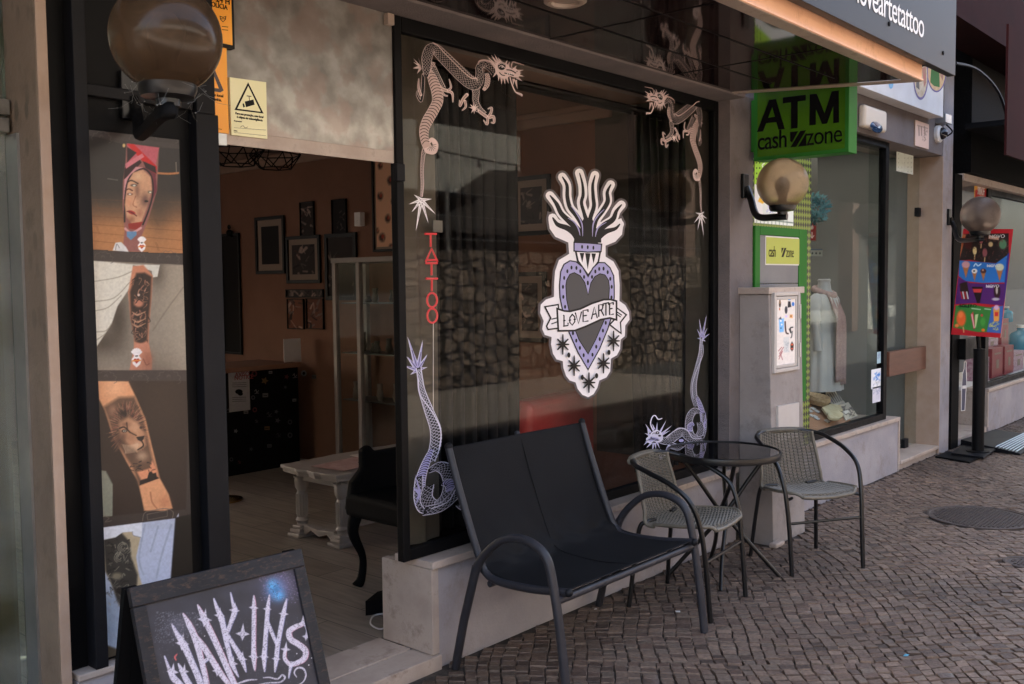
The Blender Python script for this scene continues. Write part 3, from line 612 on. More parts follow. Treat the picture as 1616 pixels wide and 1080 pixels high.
# ------------------------------------------------------------ two-seat bench
M['sling'] = mat('black_mesh_fabric', (0.0063, 0.0063, 0.0072), (0.0090, 0.0090, 0.0099), rough=.72, ns=3, bump=.0015, bs=220, st=(1, 1, 1), spec=.12)
M['frame'] = mat('anthracite_tube', (0.0208, 0.0208, 0.0257), (0.0269, 0.0269, 0.0325), rough=.42, ns=8, bump=.0002, bs=300, spec=.3)
def bench():
    e = empty('garden_bench', (3.4, 2.6, 0), 'two seat black mesh garden bench with dark grey tube frame before the studio window', 'bench')
    for k, X in enumerate((2.865, 3.895)):
        dz = .0
        arm = cr([(X, 2.23, -.0), (X, 2.262, .26), (X, 2.292, .44), (X, 2.325, .555), (X, 2.385, .602), (X, 2.47, .615), (X, 2.56, .592), (X, 2.64, .53), (X, 2.69, .47), (X, 2.712, .42)], 7)
        MB().tube(arm, .0195, 12, flat=(.8, .75)).build('arm_and_front_leg', M['frame'], e, smooth=40)
        MB().tube([(X, 2.70, .46), (X, 2.712, .42), (X, 2.775, .22), (X, 2.83, 0)], .019, 12, flat=(.85, .75)).build('rear_leg', M['frame'], e, smooth=40)
        s = 1 if k == 0 else -1; x2 = X+s*.045
        side = cr([(x2, 2.895, .925), (x2, 2.845, .78), (x2, 2.775, .60), (x2, 2.722, .475), (x2, 2.69, .425), (x2, 2.62, .402), (x2, 2.45, .405), (x2, 2.262, .428)], 6)
        MB().tube(side, .0165, 12).build('side_rail', M['frame'], e, smooth=40)
        MB().sphere((x2, 2.895, .93), .0175, 8).build('end_cap', M['darkgrey'], e, smooth=40); MB().sphere((x2, 2.257, .428), .0175, 8).build('end_cap', M['darkgrey'], e, smooth=40)
    MB().tube([(2.87, 2.285, .40), (3.89, 2.285, .40)], .0165, 12).build('front_rail', M['frame'], e, smooth=40)
    MB().tube([(2.90, 2.66, .385), (3.86, 2.66, .385)], .014, 10).build('rear_rail', M['frame'], e, smooth=40)
    mid = cr([(3.38, 2.9, .93), (3.38, 2.86, .78), (3.38, 2.795, .60), (3.38, 2.742, .465), (3.38, 2.70, .395), (3.38, 2.62, .378), (3.38, 2.45, .382), (3.38, 2.262, .405)], 5)
    MB().tube([(p.x, p.y+.016, p.z-.014) for p in mid], .011, 8).sphere((3.38, 2.915, .925), .014, 8).build('centre_rail', M['frame'], e, smooth=40)
    # sling
    prof = cr([(0, 2.903, .925), (0, 2.852, .78), (0, 2.785, .60), (0, 2.733, .48), (0, 2.700, .435), (0, 2.63, .413), (0, 2.45, .408), (0, 2.268, .43)], 8)
    rows = []; nx = 33; x0, x1 = 2.916, 3.846
    for i, p in enumerate(prof):
        u = i/(len(prof)-1); sag = .009*math.sin(math.pi*min(u/.55, 1)) if u < .55 else .010*math.sin(math.pi*(u-.55)/.45)
        r = []
        for j in range(nx):
            t = j/(nx-1); s_ = .35+.3*abs(math.sin(math.pi*2*t)); wr = (.0045*math.sin(t*23+u*14)+.003*math.sin(t*41-u*31+1))*math.exp(-((u-.5)/.16)**2)+.0015*math.sin(t*9+u*25)
            dy, dz = (.9, -.1) if u < .5 else (0, -1); r.append((x0+(x1-x0)*t, p.y+dy*sag*s_+wr, p.z+dz*sag*s_-wr))
        rows.append(r)
    o = MB().grid(rows).build('sling', M['sling'], e, smooth=0); so_ = o.modifiers.new('solid', 'SOLIDIFY'); so_.thickness = .004
    [MB().tube([(xx, p.y-.006, p.z+.004) for p in prof], .0035, 6).build('piping', M['sling'], e, smooth=30) for xx in (x0+.001, x1-.001)]
    ms = MB(); pp = [(3.38, p.y-.003 + .0, p.z+.003) for p in prof]
    ms.tube(pp, .0022, 6).build('centre_seam', M['sling'], e, smooth=30)
    return e
bench()

# ------------------------------------------------------------ glass topped table
M['blacktube'] = mat('black_tube', (0.0042, 0.0042, 0.0048), (0.0066, 0.0066, 0.0072), rough=.3, ns=10, spec=.4)
M['tableglass'] = mat('dark_glass', (.006, .006, .007), rough=.03, spec=.75)
TX, TY = 4.70, 2.575
e = empty('bistro_table', (TX, TY, 0), 'small round black table with dark glass top and crossed legs between the rattan chairs', 'table')
MB().lathe([(.0, .700), (.291, .700), (.293, .696), (.0, .693)], (TX, TY, 0), 64, cap=False).build('glass_top', M['tableglass'], e, smooth=30)
MB().lathe([(.294, .668), (.304, .67), (.307, .686), (.304, .703), (.297, .706), (.2935, .702), (.2935, .690), (.2, .690), (.2, .668)], (TX, TY, 0), 64, cap=False).build('rim', M['blacktube'], e, smooth=30)
feet = [(4.481, 2.467), (4.906, 2.344), (4.955, 2.80), (4.545, 2.83)]
for i, (fx, fy) in enumerate(feet):
    ox, oy = fx-TX, fy-TY; a = R(38); tx, ty = TX-ox*.75, TY-oy*.75
    px, py = -oy, ox
    MB().tube(cr([(tx, ty, .672), (TX-ox*.42, TY-oy*.42, .53), (TX-ox*.08+px*.06, TY-oy*.08+py*.06, .38), (TX+ox*.15+px*.06, TY+oy*.15+py*.06, .30), (TX+ox*.6, TY+oy*.6, .14), (fx, fy, 0)], 6), .0115, 12).build('leg', M['blacktube'], e, smooth=40)
MB().tube([(TX+.055*math.cos(a), TY+.055*math.sin(a), .345) for a in [2*math.pi*i/20 for i in range(20)]], .008, 8, closed=True).build('leg_ring', M['blacktube'], e, smooth=40)

# ------------------------------------------------------------ rattan armchairs
M['rattan'] = mat('grey_rattan', (0.1079, 0.0937, 0.0698), (0.1425, 0.1250, 0.0967), rough=.5, ns=30, spec=.5)
M['rattan_d'] = mat('dark_rattan', (0.0420, 0.0399, 0.0336), (0.0588, 0.0546, 0.0462), rough=.6, ns=30)
def rattan_chair(lab):   # local: x right, y forward (towards sitter's knees), built at world origin
    e = empty('rattan_armchair', (0, 0, 0), lab, 'chair', 'grey woven rattan armchairs at the bistro table')
    back = lambda t: Vector((.205*math.sin(t), -.20-.035*math.cos(t)+.05, 0))
    for s in (-1, 1):
        leg = cr([(s*.23, .235, 0), (s*.235, .215, .25), (s*.245, .19, .45), (s*.255, .14, .575), (s*.25, .04, .645), (s*.235, -.08, .688), (s*.205, -.17, .712), (s*.12, -.232, .724), (0, -.247, .727)], 7)
        MB().tube(leg, .0125, 12).build('arm_and_front_leg', M['blacktube'], e, smooth=40)
        MB().tube(cr([(s*.225, -.20, 0), (s*.205, -.175, .25), (s*.19, -.155, .40), (s*.17, -.13, .425), (s*.10, -.12, .425)], 6), .0115, 12).build('rear_leg', M['blacktube'], e, smooth=40)
    MB().tube([(-.236, .208, .285), (.236, .208, .285)], .008, 8).build('stretcher', M['blacktube'], e, smooth=40)
    [MB().tube([(s*.243, .19, .41), (s*.19, .17, .418)], .009, 8).build('seat_lug', M['blacktube'], e, smooth=40) for s in (-1, 1)]
    # woven shell : profile from front edge of seat to top of back
    prof = cr([(0, .232, .42), (0, .20, .44), (0, .05, .43), (0, -.10, .42), (0, -.165, .435), (0, -.195, .50), (0, -.215, .59), (0, -.238, .675), (0, -.245, .722)], 10)
    # resample by length
    L = [0]
    for a, b in zip(prof, prof[1:]): L.append(L[-1]+(b-a).length)
    def at(s):
        s = max(0, min(s, L[-1]-1e-6)); i = next(k for k in range(len(L)-1) if L[k+1] > s); f = (s-L[i])/(L[i+1]-L[i]); return prof[i].lerp(prof[i+1], f), (prof[i+1]-prof[i]).normalized()
    def shell(u, s):  # u in -1..1 across, s arc length
        p, tg = at(s); f = s/L[-1]
        hw = .205+.025*math.exp(-((f-.25)/.2)**2) - .03*max(0, (f-.55)/.45)+ (.0 if f > .08 else -(.08-f)*.6)
        nrm = Vector((0, -tg.z, tg.y))  # up / forward
        bow = (u*u)*(.012 if f < .45 else .012+.055*min((f-.45)/.2, 1))
        dip = -.014*(1-u*u)*math.sin(math.pi*min(f/.45, 1)) if f < .45 else 0
        return Vector((hw*u, p.y, p.z))+ (Vector((0, 0, 1))*(bow+dip) if f < .45 else Vector((0, bow, 0))), Vector((0, -tg.z, tg.y)).normalized() if f < 2 else nrm
    m = MB(); n = int(L[-1]/.0085); nu = 34
    for i in range(n):
        s = (i+.5)*L[-1]/n; pts = []
        for j in range(nu):
            u = -1+2*j/(nu-1); p, nn = shell(u, s); pts.append(p+nn*(.0022*(1 if (j//2+i) % 2 else -1)))
        m.tube(pts, .0036, 5)
    m.build('wicker_weave', M['rattan'], e, smooth=60)
    m = MB()
    for j in range(1, 16):
        u = -1+2*j/16; m.tube([shell(u, L[-1]*k/40)[0] for k in range(41)], .0034, 5)
    m.build('wicker_stakes', M['rattan_d'], e, smooth=60)
    m = MB()
    for s in (-1, 1): m.tube([shell(s, L[-1]*k/44)[0] for k in range(45)], .0098, 8)
    fr = [shell(-1+2*k/20, .0)[0] for k in range(21)]; m.tube(fr, .0115, 8)
    m.build('wrapped_edge', M['rattan'], e, smooth=60)
    m = MB(); top = [(.205*math.sin(a)*.82, -.25+.055*(1-math.cos(a))*.8, .727-.012*(1-math.cos(a))) for a in [(-1.2+2.4*k/30) for k in range(31)]]
    m.tube(top, .0165, 10)
    for k in range(60):
        a = -1.2+2.4*k/60; q = Vector((.205*math.sin(a)*.82, -.25+.055*(1-math.cos(a))*.8, .727-.012*(1-math.cos(a)))); a2 = a+.02
        q2 = Vector((.205*math.sin(a2)*.82, -.25+.055*(1-math.cos(a2))*.8, .727-.012*(1-math.cos(a2)))); m.tube([q, q2], .0178, 8)
    m.build('wrapped_top_rail', M['rattan'], e, smooth=60)
    return e
ch = rattan_chair('right hand grey rattan armchair with its back to the round table, beside the utility cabinet')
ch.location = (5.265, 2.37, 0); ch.rotation_euler = (0, 0, R(180-31.5))
ch2 = copy_tree(ch); ch2['label'] = 'left hand grey rattan armchair between bench and round table, partly behind the bench arm'
ch2.location = (4.22, 2.53, 0); ch2.rotation_euler = (0, 0, R(187))

# ------------------------------------------------------------ globe lamps
M['bulb'] = mat('dark_bulb', (.02, .017, .014), rough=.4)
def globe_mat(name, c1, c2, rough=.12):
    m = mat(name, c1, c2, rough=rough, ns=5, c3=tuple(x*.55 for x in c1), n3=9, spec=.6); b = m.node_tree.nodes['Principled BSDF']
    b.inputs['Transmission Weight'].default_value = .5 if rough < .25 else .7; b.inputs['IOR'].default_value = 1.16; b.inputs['Coat Weight'].default_value = .22; b.inputs['Coat Roughness'].default_value = .14 if rough < .25 else .3
    return m
M['globe1'] = globe_mat('amber_smoked_globe', (0.0750, 0.0460, 0.0270), (0.1200, 0.0720, 0.0380), .22)
M['globe2'] = globe_mat('tan_dusty_globe', (.42, .30, .18), (.5, .36, .23), .3)
M['globe3'] = globe_mat('grey_dusty_globe', (.26, .20, .17), (.3, .24, .21), .4)
M['webs'] = mat('cobweb', (.16, .16, .15), rough=.9)
def globe_lamp(px, py, Y, dpx, m, lab, wallpx, kind=0):
    c = UY(px, py, Y); r = dpx/2*((c-CAM).dot(FW))/FPX
    wx = wallpx[0]; wz = c.z+wallpx[1]; yw = wallpx[2]
    e = empty('globe_wall_lamp', (wx, yw, wz), lab, 'wall lamp', 'round globe lamps on black brackets along the shop fronts')
    MB().sphere(c, r, 28).build('globe_shade', m, e, smooth=0)
    zb = c.z-r
    MB().lathe([(r*.5, .016), (r*.52, .03), (r*.52, -.005), (r*.47, -.022), (.03, -.028), (.03, -.045)], (c.x, c.y, zb+.012), 32).build('shade_gallery', M['blacktube'], e, smooth=40)
    MB().tube(cr([(wx, yw-.02, wz-.01), (wx, yw-.05, wz-.08), (wx*.6+c.x*.4, yw*.62+c.y*.38, zb-.03), (c.x, c.y+.03, zb-.045), (c.x, c.y-.03, zb-.045)], 7), .016, 12, flat=(1.3, .7)).build('arm', M['blackmatte' if c.x < 2 else 'blacktube'], e, smooth=40)
    MB().lathe([(.03, 0), (.026, .06), (.045, .10), (.06, .15), (.045, .20), (.001, .215)] if r > .2 else [(.022, 0), (.022, .07), (.036, .10), (.04, .13), (.02, .16), (.001, .165)], (c.x, c.y, zb+.02), 16).build('bulb', M['bulb'], e, smooth=50)
    MB().box(wx-.035, wx+.035, yw-.022, yw, wz-.08, wz+.07).build('wall_plate', M['blacktube'], e, bevel=.004)
    return e, c, r
g1, c1, r1 = globe_lamp(262, 60, 2.2, 172, M['globe1'], 'large dark amber globe lamp above the poster panel, with cobwebs on its bracket', (1.55, .0, 2.93))
g2, c2, r2 = globe_lamp(1235, 290, 2.60, 80, M['globe2'], 'tan coloured dusty globe lamp under the green cash machine sign', (5.53, .015, 2.896))
g3, c3_, r3 = globe_lamp(1547, 340, 2.48, 59, M['globe3'], 'grey brown globe lamp at the right, above the ice cream board', (9.50, .03, 2.89))
m = MB(); rw = random.Random(4)
for i in range(26):
    a = rw.uniform(0, 6.28); p = Vector((c1.x+math.cos(a)*.085, c1.y+math.sin(a)*.085, c1.z-r1+rw.uniform(-.03, .02))); q = p+Vector((rw.uniform(-.05, .05), rw.uniform(-.05, .05), rw.uniform(-.05, .02)))
    m.tube([p, (p+q)/2+Vector((0, 0, -.008)), q], .00028, 4)
    if i % 2: m.sphere(q, rw.uniform(.0008, .002), 4)
m.build('cobweb', M['webs'], g1)


# ------------------------------------------------------------ utility cabinet pier
M['pier'] = mat('cabinet_render', (0.2456, 0.2173, 0.2037), (0.3034, 0.2698, 0.2513), rough=.85, ns=3, bump=.0015, bs=70, c3=(0.1734, 0.1471, 0.1358), n3=5)
M['pierside'] = M['pier']
M['creamdoor'] = mat('cream_metal', (0.4640, 0.4240, 0.3920), (0.5120, 0.4720, 0.4400), rough=.45, ns=6)
e = empty('utility_cabinet', (5.71, 2.78, 0), 'rendered utility cabinet pier with stone cap and sticker covered cream door', 'utility cabinet')
MB().hexa([(5.485, 2.662, -.02), (5.94, 2.662, -.02), (5.94, 2.895, -.02), (5.485, 2.895, -.02), (5.485, 2.70, 1.535), (5.94, 2.70, 1.535), (5.94, 2.895, 1.535), (5.485, 2.895, 1.535)]).build('rendered_body', M['pier'], e, bevel=.004)
MB().box(5.468, 5.965, 2.688, 2.905, 1.537, 1.578).build('stone_cap', M['marble'], e, bevel=.004)
def onface(x, y, off=0): return UY(x, y, 2.697-off)
def pxbox(m, x0, y0, x1, y1, Y0, Y1, mi=0):   # box whose front (Y0) shows the given picture rectangle
    a = UY(x0, y0, Y0); b = UY(x1, y1, Y0); return m.box(a.x, b.x, Y0, Y1, min(a.z, b.z), max(a.z, b.z), mi)
def pxq(x0, y0, x1, y1, Y): a = UY(x0, y0, Y); b = UY(x1, y1, Y); return a.x, b.x, min(a.z, b.z), max(a.z, b.z)
X0, X1, Z0, Z1 = pxq(1221, 462, 1260, 583, 2.68)
m = MB(); t_ = .022
frame_rect(m, X0, X1, Z0, Z1, t_, t_, t_, t_, 2.672, 2.6985); m.build('door_frame', M['creamdoor'], e, bevel=.003)
d = MB(); frame_rect(d, X0+t_+.004, X1-t_-.004, Z0+t_+.004, Z1-t_-.004, .02, .02, .02, .02, 2.678, 2.6985); dr = d.build('cabinet_door', M['creamdoor'], e, bevel=.003)
MB().box(X1-.012, X1+.004, 2.664, 2.671, Z1-.17, Z1-.08).box(X1-.012, X1+.004, 2.664, 2.671, Z0+.08, Z0+.17).build('hinge', M['creamdoor'], dr, bevel=.002)
pc = Pic((X0+.046, 2.6835, Z0+.046), (X1-X0-.092, 0, 0), (0, 0, Z1-Z0-.092), 70, 190, 1.35); pc.fill((205, 198, 192)); pc.grain(.04, .4)
def K(zx, zy): return 1215+zx/6.97, 445+zy/6.97
pc.ell(*K(110, 240), 1.9, 6.5, (70, 55, 45)); pc.ell(*K(110, 225), 1, 3, (150, 120, 90)); pc.ell(*K(108, 300), 1, 2.5, (170, 90, 50))
pc.ell(*K(215, 195), 2.6, 1.3, (70, 140, 190)); pc.poly([K(200, 215), K(225, 215), K(235, 275), K(195, 285)], (35, 30, 35)); pc.ell(*K(255, 245), 2.3, 3.6, (60, 110, 180)); pc.ell(*K(178, 310), 2.4, 6.5, (60, 58, 64)); pc.ell(*K(180, 380), 2, 2, (190, 175, 215))
pc.poly([K(220, 360), K(250, 360), K(250, 400), K(215, 395)], (205, 150, 90)); pc.ell(*K(232, 378), 1, 1.6, (120, 80, 60))
pc.poly([K(100, 415), K(155, 400), K(152, 550), K(105, 556)], (110, 165, 215)); pc.poly([K(95, 410), K(118, 385), K(130, 412)], (60, 60, 70)); pc.ell(*K(120, 430), 1.6, 1.6, (235, 235, 235)); pc.ell(*K(122, 510), 1, 1.5, (40, 60, 110)); pc.ell(*K(130, 470), 1.3, 1.6, (225, 232, 240))
pc.line([K(168, 440), K(170, 500), K(180, 560), K(200, 570)], 1.1, (60, 40, 40)); pc.line([K(250, 500), K(225, 510), K(230, 560), K(215, 520)], .9, (35, 35, 35)); pc.line([K(245, 545), K(240, 600), K(232, 615)], .7, (45, 45, 45))
pc.poly([K(150, 610), K(212, 605), K(212, 775), K(152, 780)], (190, 190, 188)); pc.scratch(26, (*K(160, 660), *K(205, 760)), (150, 155, 160), .6, 3)
pc.poly([K(243, 655), K(262, 690), K(258, 745), K(243, 765), K(226, 740), K(226, 690)], (60, 45, 40)); pc.ell(*K(244, 690), 1.8, 1.4, (210, 90, 50)); pc.ell(*K(244, 735), 1.6, 1.2, (200, 80, 60))
for a in ((100, 850, 140, 760), (105, 790, 150, 720), (95, 760, 130, 720), (120, 800, 138, 855), (100, 820, 130, 770)): pc.line([K(a[0], a[1]), K(a[2], a[3])], .5, (150, 90, 90), sm=0)
pc.build('sticker_panel', M['paper'], dr)
p4 = [onface(x, y, .004) for x, y in ((1222, 641), (1255, 635), (1255, 688), (1222, 697))]
MB().prism([Vector((p.x, 2.666, p.z)) for p in p4], (0, .03, 0)).build('lower_hatch', M['creamdoor'], e, bevel=.001)
tag(MB().box(5.40, 5.52, 2.60, 2.652, .0, .03).build('loose_stone', M['marble_d'], bevel=.01), 'loose pale stone lying on the paving at the corner of the utility cabinet', 'stone')

# ------------------------------------------------------------ cash machine and sign
M['green'] = mat('bright_green', (0.0223, 0.1485, 0.0174), rough=.6, spec=.2); M['greenlit'] = mat('green_acrylic', (.055, .155, .007), (.047, .14, .007), rough=.22, ns=3)
M['txtblack'] = mat('black_vinyl', (0.0030, 0.0030, 0.0030), rough=.4, spec=.15); M['grey'] = mat('machine_grey', (0.1540, 0.1540, 0.1610), (0.1820, 0.1820, 0.1855), rough=.5, ns=4)
M['lime'] = mat('lime_panel', (0.4032, 0.4512, 0.0576), rough=.35)
XS = 5.60
e = empty('projecting_sign', (XS+.07, 2.89, 2.55), 'bright green projecting cash machine sign with black ATM letters, under the canopy end', 'sign')
ya, yb = 2.862, UX(1339, 240, XS).y; zb_, zt_ = 2.362, 2.80
MB().box(XS+.006, XS+.125, yb, ya, zb_, zt_).build('box_body', M['green'], e, bevel=.003)
m = MB(); m.box(XS, XS+.0055, yb, ya, zb_, zb_+.022).box(XS, XS+.0055, yb, ya, zt_-.022, zt_).box(XS, XS+.0055, yb, yb+.022, zb_+.0225, zt_-.0225).box(XS, XS+.0055, ya-.022, ya, zb_+.0225, zt_-.0225)
m.build('face_frame', M['green'], e)
MB().box(XS+.003, XS+.0058, yb+.0225, ya-.0225, zb_+.0225, zt_-.0225).build('sign_face', M['greenlit'], e)
MB().box(XS+.02, XS+.11, ya+.001, 2.89, zb_+.06, zt_-.06).build('wall_bracket', M['green'], e)
xd = (0, -1, 0); wd = ya-yb
A = Art(lambda x, y: UX(1130+x/3.178, 100+y/3.178, XS-.0008), (-1, 0, 0), [M['txtblack'], M['greenlit']])
for L_p in ([(205, 345), (236, 342), (287, 205), (300, 180), (266, 184)], [(264, 184), (300, 180), (345, 330), (313, 333), (279, 210)], [(243, 302), (248, 276), (298, 268), (305, 295)], [(335, 172), (450, 158), (450, 187), (410, 192), (409, 325), (376, 329), (375, 197), (335, 202)],
    [(468, 312), (470, 157), (502, 154), (500, 309)], [(588, 301), (588, 140), (616, 137), (617, 297)], [(470, 157), (505, 153), (546, 255), (545, 304), (532, 305)], [(616, 137), (580, 141), (543, 255), (545, 304), (557, 302)]): A.poly(L_p, 0)
A.b.build('lettering', A.mats, e, keep=True)
def zmark(mk, y0, z0, h, X, par, xdir=-1, nm='emblem'):
    m = MB()
    def q(a, b): return (X, y0+xdir*a*h, z0+b*h)
    m.add([q(.0, 1), q(.55, 1), q(.13, .0+.3), q(0, .42)], [(0, 1, 2, 3)]); m.add([q(.70, 1), q(1.1, 1), q(.42, 0), q(.02, 0)], [(0, 1, 2, 3)]); m.add([q(1.12, .85), q(1.12, 0), q(.55, 0)], [(0, 1, 2)])
    return m.build(nm, mk, par)
o_ = UX(1195, 237, XS); text('cash', (XS-.001, o_.y, o_.z), xd, (0, 0, 1), .108, M['txtblack'], 'lettering', e, bold=.006, sx=.80, space=.92)
o_ = UX(1246, 232, XS); zmark(M['txtblack'], o_.y-.004, o_.z-.004, .092, XS-.001, e)
o_ = UX(1272, 230, XS); text('zone', (XS-.001, o_.y, o_.z), xd, (0, 0, 1), .108, M['txtblack'], 'lettering', e, bold=-.002, sx=.80, space=.92)
# machine: dotted panel, green surround, grey panels, poster
dots = bpy.data.materials.new('dotted_lime'); dots.use_nodes = True; t = dots.node_tree; L_ = t.links.new; b_ = t.nodes['Principled BSDF']; b_.inputs['Roughness'].default_value = .4
geo = N(t, 'ShaderNodeNewGeometry'); sx_ = N(t, 'ShaderNodeSeparateXYZ'); L_(geo.outputs['Position'], sx_.inputs[0])
def frac(sock, sc):
    a = N(t, 'ShaderNodeMath', operation='MULTIPLY'); a.inputs[1].default_value = sc; L_(sock, a.inputs[0]); f = N(t, 'ShaderNodeMath', operation='FRACT'); L_(a.outputs[0], f.inputs[0])
    s_ = N(t, 'ShaderNodeMath', operation='SUBTRACT'); s_.inputs[1].default_value = .5; L_(f.outputs[0], s_.inputs[0]); q_ = N(t, 'ShaderNodeMath', operation='ABSOLUTE'); L_(s_.outputs[0], q_.inputs[0]); return q_.outputs[0]
fx_, fz_ = frac(sx_.outputs[0], 27), frac(sx_.outputs[2], 22)
pw = N(t, 'ShaderNodeMath', operation='ADD'); L_(fx_, pw.inputs[0]); L_(fz_, pw.inputs[1])
lt = N(t, 'ShaderNodeMath', operation='LESS_THAN'); lt.inputs[1].default_value = .52; L_(pw.outputs[0], lt.inputs[0])
mx_ = N(t, 'ShaderNodeMix', data_type='RGBA'); mx_.inputs[6].default_value = (.004, .005, .004, 1); mx_.inputs[7].default_value = (.19, .26, .03, 1); L_(lt.outputs[0], mx_.inputs[0]); L_(mx_.outputs[2], b_.inputs['Base Color'])
e = empty('cash_machine', (6.0, 2.9, .45), 'cash machine with green surround and dotted lime panel, half hidden by the utility cabinet', 'cash machine')
MB().box(5.66, 6.53, 2.90, 3.0, ZS+.002, 2.733).build('dotted_panel', dots, e)
zt2 = UY(1190, 357, 2.91).z
m = MB(); m.box(5.662, 5.73, 2.88, 2.899, .78, zt2).box(6.30, 6.43, 2.88, 2.899, .78, zt2).box(5.7305, 6.2995, 2.88, 2.899, zt2-.055, zt2).box(5.7305, 6.2995, 2.88, 2.899, .78, .84)
m.build('green_surround', M['green'], e, bevel=.003)
MB().box(5.7305, 6.2995, 2.885, 2.899, 1.60, zt2-.056).box(5.7305, 6.2995, 2.885, 2.899, .841, 1.597).build('grey_panel', M['grey'], e, bevel=.004)
X0, X1, Z0, Z1 = pxq(1205, 374, 1257, 417, 2.90); Z0 = UY(1230, 417, 2.9).z; Z1 = UY(1230, 376, 2.9).z
MB().box(X0, X1, 2.880, 2.8845, Z0, Z1).build('lime_label', M['lime'], e)
MB().box(X0-.008, X1+.008, 2.882, 2.8847, Z0-.008, Z1+.008).build('label_border', M['white'], e)
hh = (Z1-Z0)*.42; zc_ = (Z0+Z1)/2-.04
text('cash', (X0+.03, 2.8795, zc_), (1, 0, 0), (0, 0, 1), hh, M['txtblack'], 'lettering', e, bold=.0, sx=.66, space=.88)
m = MB(); xq = X0+(X1-X0)*.44; hq = hh*.85
m.add([(xq, 2.8795, zc_+hq*.4), (xq, 2.8795, zc_+hq), (xq+.035, 2.8795, zc_+hq)], [(0, 2, 1)]); m.add([(xq+.045, 2.8795, zc_+hq), (xq+.075, 2.8795, zc_+hq), (xq+.03, 2.8795, zc_), (xq, 2.8795, zc_)], [(0, 1, 2, 3)]); m.build('emblem', M['txtblack'], e)
text('zone', (X0+(X1-X0)*.58, 2.8795, zc_), (1, 0, 0), (0, 0, 1), hh, M['txtblack'], 'lettering', e, bold=-.005, sx=.66, space=.88)
pc = picY(2.898, 1191, 250, 1252, 357, 70, 110, 1.3); pc.fill((205, 210, 205))
pc.poly([(1190, 245), (1256, 245), (1256, 268), (1190, 292)], (150, 195, 60)); pc.poly([(1190, 292), (1200, 288), (1204, 340), (1190, 350)], (225, 228, 225))
for i in range(5):
    for j in range(2): pc.ell(1194+j*5, 257+i*8.5, .9, 1.6, (20, 30, 10))
pc.line([(1206, 258), (1203, 261), (1205, 265)], .8, (240, 240, 240)); pc.line([(1210, 259), (1212, 264), (1209, 264)], .8, (240, 240, 240))
pc.poly([(1196, 318), (1200, 309), (1206, 320), (1203, 322)], (225, 170, 60)); pc.scratch(20, (1210, 325, 1220, 335), (90, 90, 190), .7, 3)
for i in range(9): pc.line([(1194+i*6, 341), (1194+i*6, 355)], .4, (90, 110, 100), .8, sm=0)
pc.line([(1193, 345), (1251, 352)], .8, (60, 80, 70), .8, sm=0)
pc.build('instruction_poster', M['paper'], e)
# ------------------------------------------------------------ window decals
M['d_line'] = mat('pale_line_vinyl', (.66, .50, .48), (.74, .6, .58), rough=.5, ns=3)
M['d_lil'] = mat('lilac_vinyl', (.34, .32, .56), rough=.5); M['d_lilp'] = mat('pale_lilac_line', (.62, .6, .72), rough=.5)
M['d_blk'] = mat('black_window_vinyl', (.004, .004, .0045), rough=.5, spec=.25); M['d_white'] = mat('white_vinyl', (.80, .76, .78), (.82, .79, .81), rough=.5, ns=3)
M['d_gry'] = mat('grey_border_vinyl', (.07, .055, .06), rough=.5); M['d_ink'] = mat('dark_grey_vinyl', (.05, .05, .055), rough=.5); M['d_pink'] = mat('pinkish_vinyl', (.5, .36, .33), rough=.5)
YDec = 2.9935
def scaled_body(A, pts, ws, line, fill, n=7, lw=.12, gap=3.6, belly=False, rows=2, sc=1.):
    q = cr(pts, n); W = lerps(ws, len(q))
    P = [(p.x, p.y) for p in q]
    A.stroke(P, [w+.55 for w in W], line, sm=False, cap=False); A.stroke(P, [w for w in W], fill, sm=False, cap=False)
    L = [0]
    for a, b in zip(P, P[1:]): L.append(L[-1]+math.hypot(b[0]-a[0], b[1]-a[1]))
    def at(s):
        for i in range(len(L)-1):
            if L[i+1] >= s: break
        f = (s-L[i])/(L[i+1]-L[i]+1e-9); a, b = P[i], P[i+1]; d = Vector((b[0]-a[0], b[1]-a[1])).normalized()
        return a[0]+(b[0]-a[0])*f, a[1]+(b[1]-a[1])*f, d.x, d.y, W[i]+(W[i+1]-W[i])*f
    s = gap*.5; k = 0
    while s < L[-1]-gap*.4:
        x, y, dx, dy, w = at(s); nx, ny = -dy, dx
        if belly:
            A.stroke([(x+nx*w*t-dx*gap*.55*(1-t*t), y+ny*w*t-dy*gap*.55*(1-t*t)) for t in (-1, -.5, 0, .5, 1)], lw, 0, n=2, cap=False)
        else:
            cnt = max(2, int(w*2/(gap*.95))); off = .5 if k % 2 else 0
            for j in range(cnt+(1 if off else 0)):
                c = (-1+2*(j+.5-off)/cnt)*w; h = w/cnt
                pts_ = []
                for t in (-1, -.5, 0, .5, 1):
                    cc = max(-w, min(w, c+h*t)); b_ = gap*.75*(1-t*t); pts_.append((x+nx*cc+dx*b_, y+ny*cc+dy*b_))
                A.stroke(pts_, lw, line, sm=False, cap=False)
        s += gap*(.8 if belly else .62); k += 1
def fin(A, c, tips, line, fill, wd=2.4):
    for t in tips:
        d = Vector((t[0]-c[0], t[1]-c[1])); l = d.length; d /= l; n_ = (-d.y*wd, d.x*wd)
        A.poly([(c[0]+n_[0], c[1]+n_[1]), t, (c[0]-n_[0], c[1]-n_[1])], line, grow=.45)
    for t in tips:
        d = Vector((t[0]-c[0], t[1]-c[1])); l = d.length; d /= l; n_ = (-d.y*wd, d.x*wd)
        A.poly([(c[0]+n_[0], c[1]+n_[1]), (c[0]+d.x*l*.93, c[1]+d.y*l*.93), (c[0]-n_[0], c[1]-n_[1])], fill)
        A.stroke([c, (c[0]+d.x*l*.6, c[1]+d.y*l*.6)], .22, 0, sm=False, cap=False)
